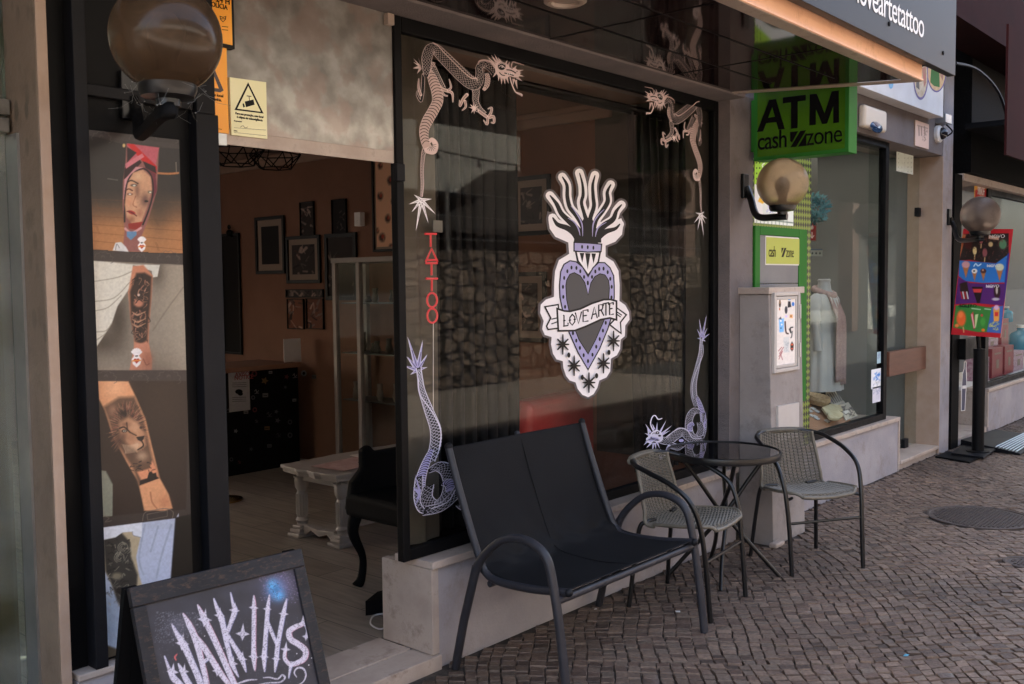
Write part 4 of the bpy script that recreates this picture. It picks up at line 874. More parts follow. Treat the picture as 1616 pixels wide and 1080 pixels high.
def claw(A, pts, w, line, fill):
    A.stroke(pts, [w_+.5 for w_ in w], line, n=5); A.stroke(pts, w, fill, n=5, cap=False)
    A.stroke(pts, [.25, .15], 0, n=5, cap=False)
def dragon_upper(fn):
    A = Art(fn, (0, -1, 0), [M['d_blk'], M['d_line'], M['d_pink'], M['d_white']]); LN, PK = 1, 2
    for tip in ((651.8, 92), (652, 98), (651.5, 108), (658, 117), (660, 90)): A.poly([(663, 103), tip, (665.5, 109)], LN)
    claw(A, [(668, 118), (667, 140), (666, 152), (664, 160), (658, 150), (659.4, 143)], [2, 2.4, 2, 1.4, 1, .3], LN, 0)
    claw(A, [(664, 150), (660.5, 138), (660.8, 124)], [1.6, 1.2, .2], LN, PK)
    scaled_body(A, [(682, 104), (690, 121), (700, 140)], [4, 4, 3], LN, 0, gap=3)
    claw(A, [(690, 134), (697, 141), (706, 144), (713, 148), (714, 162)], [3, 2.2, 2, 1.5, .2], LN, PK)
    claw(A, [(706, 143), (711, 138), (708, 125)], [1.3, 1.2, .2], LN, PK); claw(A, [(696, 143), (700, 150), (706, 152)], [1.3, 1, .3], LN, PK)
    claw(A, [(736, 150), (730, 157), (725, 168), (724.6, 158)], [2.2, 2, 1.2, .2], LN, PK); claw(A, [(733, 160), (734, 169), (728, 175)], [1.4, 1.2, .2], LN, PK)
    # tail fin, tail and belly column
    fin(A, (664, 316), [(644.4, 323), (649, 335.5), (655.6, 365.5), (675.6, 353), (686.7, 338), (680, 314.4), (653, 308)], 3, 3, 2.6)
    for i, (x, y) in enumerate(((662, 316), (665, 318), (661, 321), (665, 322.5), (663, 325))): A.ell(x, y, .8, .8, 0, 8)
    scaled_body(A, [(671, 232), (667.5, 241), (665.5, 256), (664.6, 273), (665.3, 291), (663.5, 311)], [3.4, 2.8, 2.4, 2, 1.9, 1.2], LN, 0, gap=3.6, lw=.2)
    A.stroke([(674, 236), (682, 238), (685, 228), (679, 221), (674, 227)], [7.5, 6, 4.5, 3.5, 2], 2, n=8); 
    A.stroke([(674, 236), (682, 238), (685, 228), (679, 221), (674, 227)], [6.7, 5.4, 4, 3, 1.5], 1, n=8)
    for k in range(11):
        a = -.3+k*.42; A.stroke([(678+2.0*math.cos(a), 230+2.2*math.sin(a)), (678+8.6*math.cos(a+.12), 230+9.2*math.sin(a+.12))], .32, 0, sm=False, cap=False)
    scaled_body(A, [(672, 108), (677, 118), (682, 130), (687, 146), (688.6, 160), (681.7, 175), (672, 192), (667, 206), (667.6, 220), (672, 233)], [3.5, 5.5, 7.3, 7.8, 8, 8, 8, 7, 6, 6], LN, 2, gap=6.2, lw=.55, belly=True)
    scaled_body(A, [(684, 103), (677, 103), (674, 113)], [2.4, 3.4, 3.8], LN, 2, gap=4, lw=.4, belly=True)
    # foreleg scales
    scaled_body(A, [(745, 132), (748.5, 146), (748, 160), (754, 171), (763, 180)], [6, 5, 4, 2.6, 2], LN, 0, gap=3)
    for an in range(9):
        a = -2.9+an*.62; A.poly([(744+1.5*math.cos(a+1.4), 172+1.5*math.sin(a+1.4)), (744+8.5*math.cos(a), 172+9*math.sin(a)), (744-1.5*math.cos(a+1.4), 172-1.5*math.sin(a+1.4))], LN)
    claw(A, [(752, 176), (760, 182), (767, 186), (775, 185), (776, 194), (771, 194)], [1.8, 2, 2.2, 1.8, 1.3, .3], LN, PK)
    claw(A, [(767, 185), (771, 179), (772, 171), (766, 173)], [1.5, 1.6, 1.2, .2], LN, PK); claw(A, [(766, 186), (765, 197), (759, 190)], [1.5, 1.4, .2], LN, PK)
    # main body
    scaled_body(A, [(668.5, 122), (669.5, 108), (670, 92), (675, 79), (684, 79), (694, 89), (708, 103), (722, 117), (734, 128), (745, 134), (752, 128), (753, 117), (752.5, 107), (760, 102.5), (770, 108), (777, 116)], [3, 6.3, 8, 7.8, 7.6, 8.8, 9.4, 9.6, 9.4, 8.8, 6.5, 5.3, 4.8, 5, 5, 5.4], LN, 0, gap=4.0, lw=.12)
    sp = [(676, 69), (685, 75), (693, 84), (704, 95), (718, 109), (730, 120), (738, 125), (744, 124)]
    A.stroke(sp, .75, PK); 
    for p in cr(sp, 4): A.stroke([(p.x-.6, p.y+.2), (p.x+1.2, p.y+1.6)], .45, LN, sm=False, cap=False)
    scaled_body(A, [(760.5, 117), (762.5, 126), (761, 136), (755.5, 144)], [2, 3.4, 3.4, 1.6], LN, 2, gap=4, lw=.4, belly=True)
    A.stroke([(747, 104), (749, 98.5), (757, 96.8), (766, 99), (776, 105)], [.5, 1.1, 1.3, 1.2, .8], PK)
    head(A, 0, LN, PK); return A
def head(A, dx, LN, PK):
    for b, t in (((776, 105), (760.8, 90.5)), ((778, 103), (767, 87.5)), ((780, 102), (772.5, 86.5)), ((783, 101), (778, 91)), ((790, 104), (793.5, 96)), ((794, 106), (797, 99)), ((774, 108), (763, 95)),
                 ((784, 124), (784, 135.5)), ((788, 124), (789.5, 135)), ((792, 123), (795, 134)), ((780, 120), (779, 130)), ((776, 116), (770, 124)),
                 ((808, 120), (820.6, 122.5)), ((806, 117), (817, 117)), ((808, 124), (817, 130)), ((806, 128), (809, 143)), ((803, 126), (802, 137)), ((802, 112), (808, 105)), ((810, 114), (819, 112))):
        d = Vector((t[0]-b[0], t[1]-b[1])).normalized(); n_ = Vector((-d.y, d.x))*2
        A.poly([(b[0]+n_.x, b[1]+n_.y), t, (b[0]-n_.x, b[1]-n_.y)], LN); A.poly([(b[0]+n_.x*.4, b[1]+n_.y*.4), (t[0]*.8+b[0]*.2, t[1]*.8+b[1]*.2), (b[0]-n_.x*.4, b[1]-n_.y*.4)], PK)
    A.poly([(774, 104), (782, 99), (792, 103), (799, 108), (806, 110), (813, 116), (811, 123), (804, 124), (797, 122), (790, 126), (780, 123), (774, 114)], LN, smooth=3)
    A.ell(784, 106.5, 6.3, 6, 0, 16); A.stroke([(779, 104), (784, 101.5), (789, 104)], .5, LN); A.stroke([(779, 108), (784, 105), (789, 109)], .5, LN); A.ell(785, 107.5, 1.5, 1.2, 3); A.ell(785, 107.5, .6, .6, 0)
    A.stroke([(792, 112), (799, 113), (806, 117)], .9, 0); A.stroke([(788, 117), (796, 119), (803, 121)], .8, 0); A.stroke([(780, 116), (784, 120), (789, 121)], .7, 0); A.ell(808, 114.5, 1, .9, 0); A.stroke([(796, 107), (801, 110)], .7, 0)
    for x in (793, 796, 799, 802): A.poly([(x-.8, 117), (x+.8, 117.4), (x, 120)], 3)
    A.stroke([(799, 108), (801, 100), (809, 101.5), (819, 104.5)], [.9, .8, .6, .3], PK); A.stroke([(797, 124), (800, 135), (806, 147), (815, 152)], [1, .9, .8, .6], LN)
    A.stroke([(806, 147), (815, 150), (815.5, 154)], .6, LN)
def dragon_lower(fn):
    A = Art(fn, (0, -1, 0), [M['d_blk'], M['d_lilp'], M['d_lil'], M['d_white']]); LN, PK = 1, 2
    K = lambda x, y: (1000+x/4.32, 490+y/4.32)
    fin(A, K(465, 195), [K(445, 55), K(495, 30), K(517, 158), K(430, 128), K(500, 120), K(487, 210), K(435, 190)], 1, 2, 1.7)
    scaled_body(A, [K(462, 185), K(458, 235), K(452, 300), K(430, 400), K(408, 500), K(410, 580), K(430, 650)], [1.5, 1.6, 2.1, 3, 3.9, 4.2, 4], LN, 0, gap=3, lw=.16)
    A.stroke([K(466, 235), K(463, 310), K(418, 420), K(392, 520), K(400, 600)], .4, LN)
    scaled_body(A, [K(425, 590), K(447, 650), K(465, 720), K(462, 790)], [1.5, 3.2, 3.8, 2.2], LN, 2, gap=3.2, lw=.4, belly=True)
    scaled_body(A, [K(470, 700), K(472, 790), K(455, 860), K(420, 880)], [2.5, 3.5, 4, 4], LN, 0, gap=3.1, lw=.11)
    for t in (K(485, 680), K(492, 740), K(488, 830), K(484, 800)): A.poly([K(466, 770), t, K(470, 800)], PK)
    # coil
    scaled_body(A, [K(440, 690), K(405, 685), K(375, 720), K(365, 790), K(380, 850), K(420, 870), K(448, 820), K(440, 760)], [2, 4.5, 5.2, 5.2, 5.2, 5, 4.5, 4], LN, 0, gap=3.1, lw=.11)
    scaled_body(A, [K(395, 770), K(370, 785), K(368, 825)], [2, 4, 3], LN, 2, gap=3, lw=.4, belly=True)
    scaled_body(A, [K(460, 870), K(400, 885), K(355, 860), K(320, 828), K(270, 850), K(225, 885), K(180, 885), K(150, 870)], [4, 5, 5.6, 6, 6.4, 6, 5.2, 4.5], LN, 0, gap=3.1, lw=.11)
    A.stroke([K(440, 870), K(380, 870), K(345, 820), K(290, 800), K(240, 830), K(200, 860)], .55, LN)
    scaled_body(A, [K(340, 900), K(310, 935), K(260, 925), K(230, 905)], [3, 4, 4, 2], LN, 0, gap=3.1, lw=.11); A.ell(*K(300, 885), 4, 2.4, PK)
    claw(A, [K(215, 925), K(195, 965), K(175, 990), K(150, 1005), K(148, 965), K(160, 945)], [2, 1.6, 1.6, 1.3, 1, .2], LN, PK); claw(A, [K(178, 985), K(160, 1018)], [1.2, .3], LN, PK)
    for b, t in ((K(165, 840), K(238, 780)), (K(150, 835), K(198, 745)), (K(160, 850), K(225, 815)), (K(130, 820), K(135, 760)), (K(90, 830), K(52, 770)), (K(85, 850), K(48, 835)), (K(80, 880), K(40, 918)), (K(95, 900), K(60, 935)), (K(110, 900), K(98, 975)), (K(130, 890), K(152, 940)), (K(80, 860), K(66, 790)), (K(115, 810), K(100, 770)), (K(75, 895), K(52, 890)), (K(120, 900), K(125, 945))):
        d = Vector((t[0]-b[0], t[1]-b[1])).normalized(); n_ = Vector((-d.y, d.x))*1.7
        A.poly([(b[0]+n_.x, b[1]+n_.y), t, (b[0]-n_.x, b[1]-n_.y)], LN); A.poly([(b[0]+n_.x*.5, b[1]+n_.y*.5), (t[0]*.8+b[0]*.2, t[1]*.8+b[1]*.2), (b[0]-n_.x*.5, b[1]-n_.y*.5)], PK)
    A.poly([K(58, 872), K(80, 852), K(96, 828), K(128, 812), K(165, 832), K(172, 880), K(140, 898), K(110, 890), K(88, 905), K(66, 892)], LN, smooth=3); A.poly([K(70, 876), K(100, 858), K(140, 868), K(150, 885), K(112, 884), K(84, 893)], PK); A.stroke([K(66, 884), K(96, 876), K(128, 886), K(150, 880)], .5, 0); A.stroke([K(100, 842), K(112, 832), K(122, 842)], .45, 0); A.ell(*K(150, 852), 2.4, 1.6, 0); A.ell(*K(92, 862), 1, .9, 0)
    A.ell(*K(135, 832), 3.2, 2.4, 0); A.stroke([K(118, 826), K(135, 818), K(152, 828)], .4, LN); A.ell(*K(136, 832), 1, .8, 3); A.stroke([K(85, 868), K(110, 872), K(140, 880)], .6, 0)
    A.stroke([K(105, 815), K(88, 770), K(100, 725), K(120, 715), K(140, 740), K(168, 733)], [1, .9, .8, .8, .8, .6], LN)
    return A
XM = 4.02
def mirror(A, xm, dz):
    B = Art(A.fn, A.n, A.mats); B.b.v = [(2*xm-x, y, z+dz) for x, y, z in A.b.v]; B.b.f = [f[::-1] for f in A.b.f]; B.b.m = A.b.m; return B
fn = lambda x, y: UY(x, y, YDec)
A1 = dragon_upper(fn); o = A1.b.build('dragon_decal', A1.mats, keep=True)
tag(o, 'pinkish scaled dragon decal in the upper left corner of the studio window', 'window decal', 'dragon decals in the corners of the studio window')
A2 = mirror(A1, 4.0205, .045); o = A2.b.build('dragon_decal', A2.mats, keep=True)
tag(o, 'pinkish scaled dragon decal in the upper right corner of the studio window, head turned left', 'window decal', 'dragon decals in the corners of the studio window')
A3 = dragon_lower(fn); o = A3.b.build('dragon_decal', A3.mats, keep=True)
tag(o, 'lilac dragon decal in the lower right corner of the studio window, above the round table', 'window decal', 'dragon decals in the corners of the studio window')
A4 = mirror(A3, 4.013, -.012); o = A4.b.build('dragon_decal', A4.mats, keep=True)
tag(o, 'lilac dragon decal in the lower left window corner, partly behind the bench back', 'window decal', 'dragon decals in the corners of the studio window')

def heart_logo():
    A = Art(fn, (0, -1, 0), [M['d_blk'], M['d_white'], M['d_lil'], M['d_gry'], M['d_ink']]); a = lambda x, y: (850+x/5.4, 250+y/5.4); b = lambda x, y: (850+x/5.4, 440+y/5.4)
    F = [([(95, 318), (150, 390), (190, 470), (260, 540), (330, 610), (370, 690)], [5, 17, 20, 24, 26, 24]), ([(118, 508), (160, 565), (240, 595), (300, 640), (340, 710)], [6, 18, 24, 26, 26]),
         ([(200, 160), (238, 230), (242, 330), (265, 420), (320, 490), (370, 580), (385, 690)], [5, 14, 17, 18, 20, 20, 22]), ([(345, 125), (370, 220), (376, 310), (362, 380), (385, 470), (410, 560), (415, 690)], [4, 10, 14, 14, 15, 22, 24]),
         ([(478, 145), (458, 230), (462, 330), (468, 410), (440, 500), (430, 560), (425, 690)], [4, 12, 15, 17, 18, 20, 22]), ([(612, 225), (582, 290), (585, 370), (540, 450), (490, 520), (465, 600), (450, 690)], [5, 14, 20, 20, 18, 20, 22]),
         ([(703, 397), (660, 450), (630, 520), (560, 570), (500, 630), (470, 700)], [5, 14, 22, 26, 26, 26]), ([(688, 562), (650, 600), (570, 625), (510, 670), (480, 710)], [5, 14, 22, 26, 26])]
    body = [a(88, 480), a(80, 520), a(92, 600), a(140, 670), a(250, 718), a(258, 815), a(170, 868), a(138, 960), a(130, 1060), b(128, 155), b(60, 178), b(15, 222), b(10, 290), b(40, 360), b(28, 430), b(50, 480), b(108, 498), b(103, 560), b(120, 640), b(150, 688), b(203, 703), b(208, 760), b(232, 830), b(262, 868), b(312, 884), b(330, 940), b(370, 990), b(420, 1010), b(465, 985), b(498, 930), b(515, 868), b(575, 842), b(608, 790), b(614, 682), b(665, 652), b(692, 600), b(696, 520), b(732, 490), b(736, 400), b(772, 350), b(768, 285), b(735, 225), b(686, 190), a(688, 1080), a(678, 960), a(635, 880), a(568, 838), a(568, 745), a(650, 712), a(708, 650), a(720, 560), a(702, 512), a(560, 560), a(412, 480), a(250, 560)]
    for p, w in F: A.stroke([a(*q) for q in p], [56/5.4]*3, 3)
    A.poly(body, 3, grow=3.6)
    for p, w in F: A.stroke([a(*q) for q in p], [37/5.4, 38/5.4, 44/5.4], 1)
    A.poly(body, 1)
    for p, w in F: A.stroke([a(*q) for q in p], [x/5.4 for x in w], 0, n=7)
    A.poly([a(375, 520), a(455, 520), a(490, 600), a(530, 690), a(530, 720), a(295, 722), a(300, 680), a(350, 620)], 0)
    for p in ([(270, 405), (320, 470), (365, 560), (372, 665)], [(245, 510), (300, 545), (335, 600), (350, 660)], [(555, 435), (500, 490), (462, 560), (455, 668)], [(575, 545), (515, 580), (490, 620), (480, 670)]): A.stroke([a(*q) for q in p], [.3, 1., 1.1, .3], 4 if 0 else 2, cap=False)
    A.poly([a(305, 795), a(528, 800), a(512, 885), a(418, 1010), a(322, 880)], 0); A.poly([a(322, 800), a(512, 805), a(498, 880), a(418, 985), a(338, 872)], 1)
    for t in ([(345, 806), (385, 808), (368, 890)], [(392, 808), (438, 810), (414, 950)], [(445, 810), (485, 812), (463, 898)]): A.poly([a(*q) for q in t], 0)
    col = [a(303, 722), a(415, 728), a(527, 737), a(523, 790), a(415, 795), a(303, 786)]; A.poly(col, 0, grow=2); A.poly(col, 2)
    for q in ((366, 755), (414, 758), (462, 763)): A.ell(*a(*q), 1.5, 3.2, 0)
    H = [a(417, 1000), a(375, 925), a(318, 878), a(262, 868), a(208, 900), a(178, 965), b(168, 60), b(172, 160), b(200, 300), b(250, 460), b(325, 630), b(417, 785), b(520, 600), b(590, 430), b(630, 300), b(645, 160), b(645, 60), a(640, 1000), a(608, 930), a(560, 885), a(505, 884), a(455, 930)]
    A.poly(H, 0); A.poly(H, 2, grow=-1.9)
    H2 = [b(417, 140), a(388, 1060), a(350, 1003), a(300, 976), a(262, 990), a(235, 1040), b(228, 60), b(235, 180), b(270, 340), b(340, 520), b(417, 640), b(480, 520), b(550, 360), b(590, 200), b(598, 80), a(590, 1040), a(560, 995), a(518, 985), a(475, 1010), a(442, 1062)]
    A.poly(H2, 0, grow=.9); A.poly(H2, 4, grow=-.5)
    for q in ((213, 1020), (240, 963), (275, 932), (317, 935), (350, 963), (382, 1012), (414, 1060), (450, 1012), (478, 965), (511, 943), (548, 941), (583, 971), (605, 1028)): A.ell(*a(*q), 1.65, 3.2, 0)
    for q in ((414, 40), (202, 70), (205, 155), (220, 240), (617, 70), (615, 160), (287, 465), (315, 528), (346, 590), (378, 652), (415, 702), (453, 648), (485, 580), (515, 515), (542, 443), (566, 376)): A.ell(*b(*q), 1.65, 3.2, 0)
    for p in ([(48, 240), (160, 222), (175, 420), (75, 432), (62, 405), (98, 335)], [(640, 235), (740, 308), (690, 372), (696, 465), (600, 392), (640, 350)]): A.poly([b(*q) for q in p], 0, grow=1.3); A.poly([b(*q) for q in p], 1, grow=-1)
    for p in ([(105, 345), (150, 335)], [(105, 385), (160, 365)], [(655, 280), (700, 310)], [(655, 300), (690, 325)]): A.stroke([b(*q) for q in p], .9, 0, sm=False)
    top = [(155, 262), (210, 280), (260, 284), (350, 262), (450, 215), (550, 183), (605, 182), (652, 195)]; bot = [(652, 345), (600, 330), (520, 345), (400, 400), (300, 438), (165, 440)]
    P = [b(*q) for q in top+bot]; A.poly(P, 0, grow=2.3); A.poly(P, 1, grow=-.6)
    G = {'L': [[(0, 0), (.1, 0), (.1, 1), (0, 1)], [(0, 0), (1, 0), (1, .2)], [(.0, .5), (.3, .5)]], 'O': [[(.5, 1), (.08, .72), (.08, .28), (.5, 0), (.92, .28), (.92, .72), (.5, 1)], [(-.02, .5), (.2, .5)], [(.8, .5), (1.02, .5)]], 'V': [[(0, 1), (.5, 0), (1, 1)]],
         'E': [[(1, 1), (.1, 1), (.1, 0), (1, 0)], [(.1, .52), (.7, .52)], [(1, .85), (1, 1)]], 'A': [[(0, 0), (.5, 1), (1, 0)], [(.22, .36), (.78, .36)]], 'R': [[(.1, 0), (.1, 1), (.75, .95), (.85, .72), (.7, .52), (.1, .5)], [(.5, .5), (1, 0)]], 'T': [[(0, 1), (1, 1)], [(.5, 1), (.5, 0)], [(0, .85), (0, 1)], [(1, .85), (1, 1)]]}
    for c, x, y, w_, h_ in (('L', 205, 405, 38, 92), ('O', 254, 400, 50, 92), ('V', 305, 388, 52, 95), ('E', 366, 368, 46, 95), ('A', 442, 342, 48, 96), ('R', 499, 322, 46, 98), ('T', 541, 315, 46, 100), ('E', 592, 310, 34, 98)):
        sk = -.10 if x < 400 else -.14
        for st in G[c]: A.stroke([b(x+u*w_, y-v*h_+(u*w_)*sk*1.6) for u, v in st], 1.05, 0, sm=False, cap=True)
    for x, y in ((195, 560), (290, 742), (415, 885), (538, 720), (622, 530)):
        for i in range(8):
            an = math.pi*i/4; L_ = (50 if i % 4 == 0 else 82 if i % 4 == 2 else 62)
            A.stroke([b(x, y), b(x+L_*math.cos(an), y+L_*math.sin(an))], [1.8, 1.0], 0, sm=False)
        A.ell(*b(x, y), 3.2, 4, 0)
    for x, y in ((240, 650), (355, 840), (477, 826), (582, 628)): A.ell(*b(x, y), 2.5, 4.2, 0)
    o = A.b.build('heart_decal', A.mats, keep=True); tag(o, 'large flaming heart logo decal with LOVE ARTE banner in the middle of the window', 'window decal')
heart_logo()

# ------------------------------------------------------------ neon-style TATTOO sign hanging behind the glass
M['redneon'] = mat('red_neon_tube', (.42, .04, .045), rough=.4, emit=((1, .05, .06), .035)); M['smoke'] = mat('grey_backing', (.1, .1, .09), rough=.3)
YN = 3.06
e = empty('neon_sign', UY(681, 520, YN), 'narrow vertical red TATTOO tube sign hanging inside the left of the studio window', 'sign')
GL = {'T': [[(-1, -1), (1, -1)], [(0, -1), (0, 1)]], 'A': [[(-1, 1), (0, -1), (1, 1)], [(-.9, .75), (.9, .75)]], 'O': [[(math.sin(t)*.85, -math.cos(t)) for t in [2*math.pi*i/16 for i in range(17)]]]}
Kn = lambda x, y: (640+x/2.92, 330+y/2.92)
for c, cx_, cy_, hw, hh in (('T', 116, 145, 26, 30), ('A', 120, 213, 27, 30), ('T', 120, 278, 26, 28), ('T', 121, 350, 26, 29), ('O', 122, 420, 27, 33), ('O', 123, 492, 27, 33)):
    m = MB()
    for st in GL[c]:
        m.tube([UY(*Kn(cx_+u*hw, cy_+v*hh), YN) for u, v in st], .0045, 8)
    m.build('letter', M['redneon'], e, smooth=40)
p0, p1 = UY(*Kn(128, 520), YN), UY(*Kn(128, 1075), YN); MB().tube([p0, p1], .0018, 6).build('cable', M['white'], e)
a, b = UY(*Kn(122, 52), YN+.02), UY(*Kn(165, 108), YN+.02); MB().box(a.x, b.x, YN+.012, YN+.02, b.z, a.z).build('transformer', M['smoke'], e)

# ------------------------------------------------------------ curtains and display fittings behind the window
M['curtain'] = mat('charcoal_velvet', (0.0114, 0.0113, 0.0112), (0.0178, 0.0171, 0.0170), rough=.85, ns=6, st=(1, 1, .3), spec=.1)
M['curtain_p'] = mat('lining_and_lit_wall', (0.0713, 0.0660, 0.0475), (0.0891, 0.0792, 0.0634), rough=.9, ns=3)
def curtain(x0, x1, Y, z0, z1, m, lab, folds, amp, seed, gather=0.):
    r = random.Random(seed); ph = [r.uniform(0, 6) for _ in range(4)]; rows = []; n = folds*14
    for i in range(25):
        t = i/24; z = z0+(z1-z0)*t; row = []
        for j in range(n+1):
            u = j/n; x = x0+(x1-x0)*(u+gather*(1-t)*(1-u)*.35); f = math.sin(u*folds*2*math.pi+ph[0]+.5*math.sin(u*7+ph[1]))
            row.append((x+.012*math.sin(u*folds*4*math.pi+ph[2]+t), Y+amp*f*(.75+.35*(1-t))+.01*math.sin(t*3+u*9), z))
        rows.append(row)
    o = MB().grid(rows).build('curtain', m, smooth=0); tag(o, lab, 'curtain', None); return o
YC = 3.22
ZR = UY(809, 133, YC).z
curtain(3.02, 3.725, YC, .47, ZR-.01, M['curtain'], 'left dark grey curtain hanging behind the studio window, behind the red sign', 9, .035, 1, 0)
curtain(4.76, 5.33, YC, .47, ZR-.01, M['curtain'], 'right dark grey curtain hanging behind the studio window, beside the heart logo', 6, .04, 2, .5)
tag(MB().tube([(2.77, YC-.03, ZR+.006), (5.36, YC-.03, ZR+.006)], .013, 8).box(2.77, 5.36, YC-.005, YC+.012, ZR-.02, ZR+.03).build('curtain_rail', M['black'], smooth=30), 'black curtain rail across the lowered ceiling inside the window', 'curtain rail')
curtain(2.84, 3.07, 3.12, .47, 2.77, M['curtain_p'], 'pale olive lining strip at the left edge inside the studio window', 1, .008, 3)
tag(MB().box(5.356, 5.3725, 3.04, 3.9, .47, 2.77).build('lit_wall_board', M['curtain_p']), 'pale olive board added to colour the lit side wall right of the window', 'board')  # board added for the olive light on the side wall
zpl = UY(741, 673, 3.30).z
tag(MB().box(3.06, 3.76, 3.28, 3.32, .05, zpl).build('window_apron', M['blackmatte']), 'low black board inside the studio window behind the curtains', 'board')
tag(MB().box(3.06, 5.35, 3.08, 3.15, .38, .44).build('window_ledge', M['blackmatte']), 'black ledge at the foot of the studio window', 'ledge')

# red armchair
M['redleather'] = mat('red_leather', (0.5760, 0.1040, 0.0960), (0.4800, 0.0720, 0.0720), rough=.32, ns=4, coat=.2)
p = UY(818, 634, 3.9); q = UY(934, 627, 4.05)
e = empty('red_armchair', ((p.x+q.x)/2, 4.1, .05), 'red leather armchair back seen through the studio window between the curtains', 'armchair')
mid_ = Vector(((p.x+q.x)/2, 3.98, 0)); ux_ = Vector((q.x-p.x, .15, 0))/2; uy_ = Vector((-ux_.y, ux_.x, 0)).normalized()*.09
MB().obox((mid_.x, mid_.y, .62), ux_*1.02, uy_, (0, 0, p.z-.62)).build('backrest', M['redleather'], e, bevel=.06, seg=5)
MB().obox((mid_.x, mid_.y, 0)+Vector((0, 0, .30)) if 0 else (mid_.x+uy_.x*4, mid_.y+uy_.y*4, .36), ux_*1.0, uy_*3.2, (0, 0, .12)).build('seat', M['redleather'], e, bevel=.04, seg=4)
m = MB()
for sx in (-.85, .85):
    for k in (0, 6.5): MB().lathe([(.02, 0), (.028, .2)], (mid_.x+ux_.x*sx+uy_.x*k, mid_.y+ux_.y*sx+uy_.y*k, .05), 10).build('leg', M['blackmatte'], e)

# ------------------------------------------------------------ framed pictures on the inner side wall
M['blackframe'] = mat('black_frame', (0.0040, 0.0035, 0.0035), rough=.5, spec=.25); M['mount'] = mat('picture_mount', (0.2750, 0.2100, 0.1650), rough=.8)
XW = 5.372
def wallpic(px0, py0, px1, py1, lab, mount=.05, dark=True, seed=1, name='framed_picture', cat='picture', fw=.03, tone=(40, 35, 34), X=XW, paint=None):
    a, b = UX(px0, py0, X), UX(px1, py1, X); y0, y1 = b.y, a.y   # a is farther (left)
    za, zb = (a.z, b.z)
    e = empty(name, (X, (y0+y1)/2, zb), lab, cat, 'framed tattoo pictures on the inner side wall')
    m = MB(); m.box(X-.022, X-.001, y0, y0+fw, zb, za).box(X-.022, X-.001, y1-fw, y1, zb, za).box(X-.022, X-.001, y0+fw+.0004, y1-fw-.0004, zb, zb+fw).box(X-.022, X-.001, y0+fw+.0004, y1-fw-.0004, za-fw, za)
    m.build('frame', M['blackframe'], e, bevel=.002)
    if mount: MB().box(X-.008, X-.002, y0+fw, y1-fw, zb+fw, za-fw).build('mount', M['mount'], e)
    g = fw+mount; pc = Pic((X-.0095, y1-g, zb+g), (0, -(y1-y0-2*g), 0), (0, 0, za-zb-2*g), 40, 50, 1.6); pc.fill(tone)
    r = random.Random(seed); 
    if paint: paint(pc)
    else:
        x0, x1, yy0, yy1 = pc.X.min(), pc.X.max(), pc.Y.min(), pc.Y.max()
        for _ in range(14):
            c = r.choice([(90, 80, 76), (120, 105, 98), (15, 12, 12), (60, 40, 36), (150, 130, 120)]); cx, cy = r.uniform(x0, x1), r.uniform(yy0, yy1)
            pc.line([(cx, cy), (cx+r.uniform(-8, 8), cy+r.uniform(-10, 10)), (cx+r.uniform(-9, 9), cy+r.uniform(-12, 12))], [r.uniform(.5, 2.5), .3], c, .8)
    pc.build('print', M['paper'], e); return e
wallpic(404, 344, 452, 432, 'black framed picture with plain dark print, between the narrow mirror and the square picture', .06, tone=(14, 12, 12), paint=lambda p: None)
wallpic(453, 374, 508, 447, 'square black framed picture of dark figures, between the plain dark one and the cabinet', .05, seed=5)
wallpic(475, 320, 498, 372, 'small unframed black and cream print with a rose, left of the two small upper prints', 0, seed=8, fw=.006)
wallpic(525, 316, 549, 371, 'small black print with faint script, right of the two small upper prints', 0, seed=9, fw=.006, tone=(18, 16, 16), paint=lambda p: p.scratch(12, (532, 335, 545, 362), (110, 95, 90), .7, 6))
wallpic(514, 370, 566, 474, 'tall dark poster in a black frame with silvery edge, partly behind the white cabinet', 0, seed=12, fw=.035)
def flash(p):
    r = random.Random(3)
    for k, (cx, cy, s) in enumerate(((600, 262, 7), (616, 285, 9), (600, 310, 8), (620, 318, 6), (612, 345, 8), (603, 375, 9), (618, 392, 9), (595, 365, 6), (622, 350, 6))):
        p.ell(cx, cy, s*.7, s, (40, 25, 22), .9, .5); p.ell(cx+1, cy-1, s*.35, s*.5, (150, 50, 35), .8, .5); p.scratch(8, (cx-s*.6, cy-s, cx+s*.6, cy+s), (190, 150, 120), .7, 4, seed=k)
wallpic(588, 240, 640, 396, 'tall cream flash sheet of small tattoo designs in black frame above the white cabinet', .02, tone=(190, 150, 122), paint=flash, fw=.02)
wallpic(453, 457, 512, 470, 'long dark shelf strip of prints under the square picture', 0, seed=31, fw=.01)
wallpic(809, 281, 871, 370, 'black framed dark photograph seen through the window left of the heart logo, upper one', .05, seed=21)
wallpic(811, 430, 864, 541, 'black framed reddish print seen through the window left of the heart logo, lower one', .05, seed=22)
wallpic(455, 472, 482, 520, 'small reddish brown print low on the inner wall, left of a pair', 0, seed=41, fw=.006, tone=(96, 60, 44))
wallpic(485, 471, 513, 520, 'small reddish brown print low on the inner wall, right of a pair', 0, seed=42, fw=.006, tone=(84, 52, 40))
wallpic(322, 350, 332, 440, 'edge of a black frame on the inner wall beside the poster panel', 0, seed=43, fw=.01, tone=(12, 10, 10))
wallpic(350, 370, 384, 560, 'tall narrow black mirror on the inner side wall', 0, tone=(10, 9, 9), fw=.02, paint=lambda p: None, name='wall_mirror', cat='mirror')
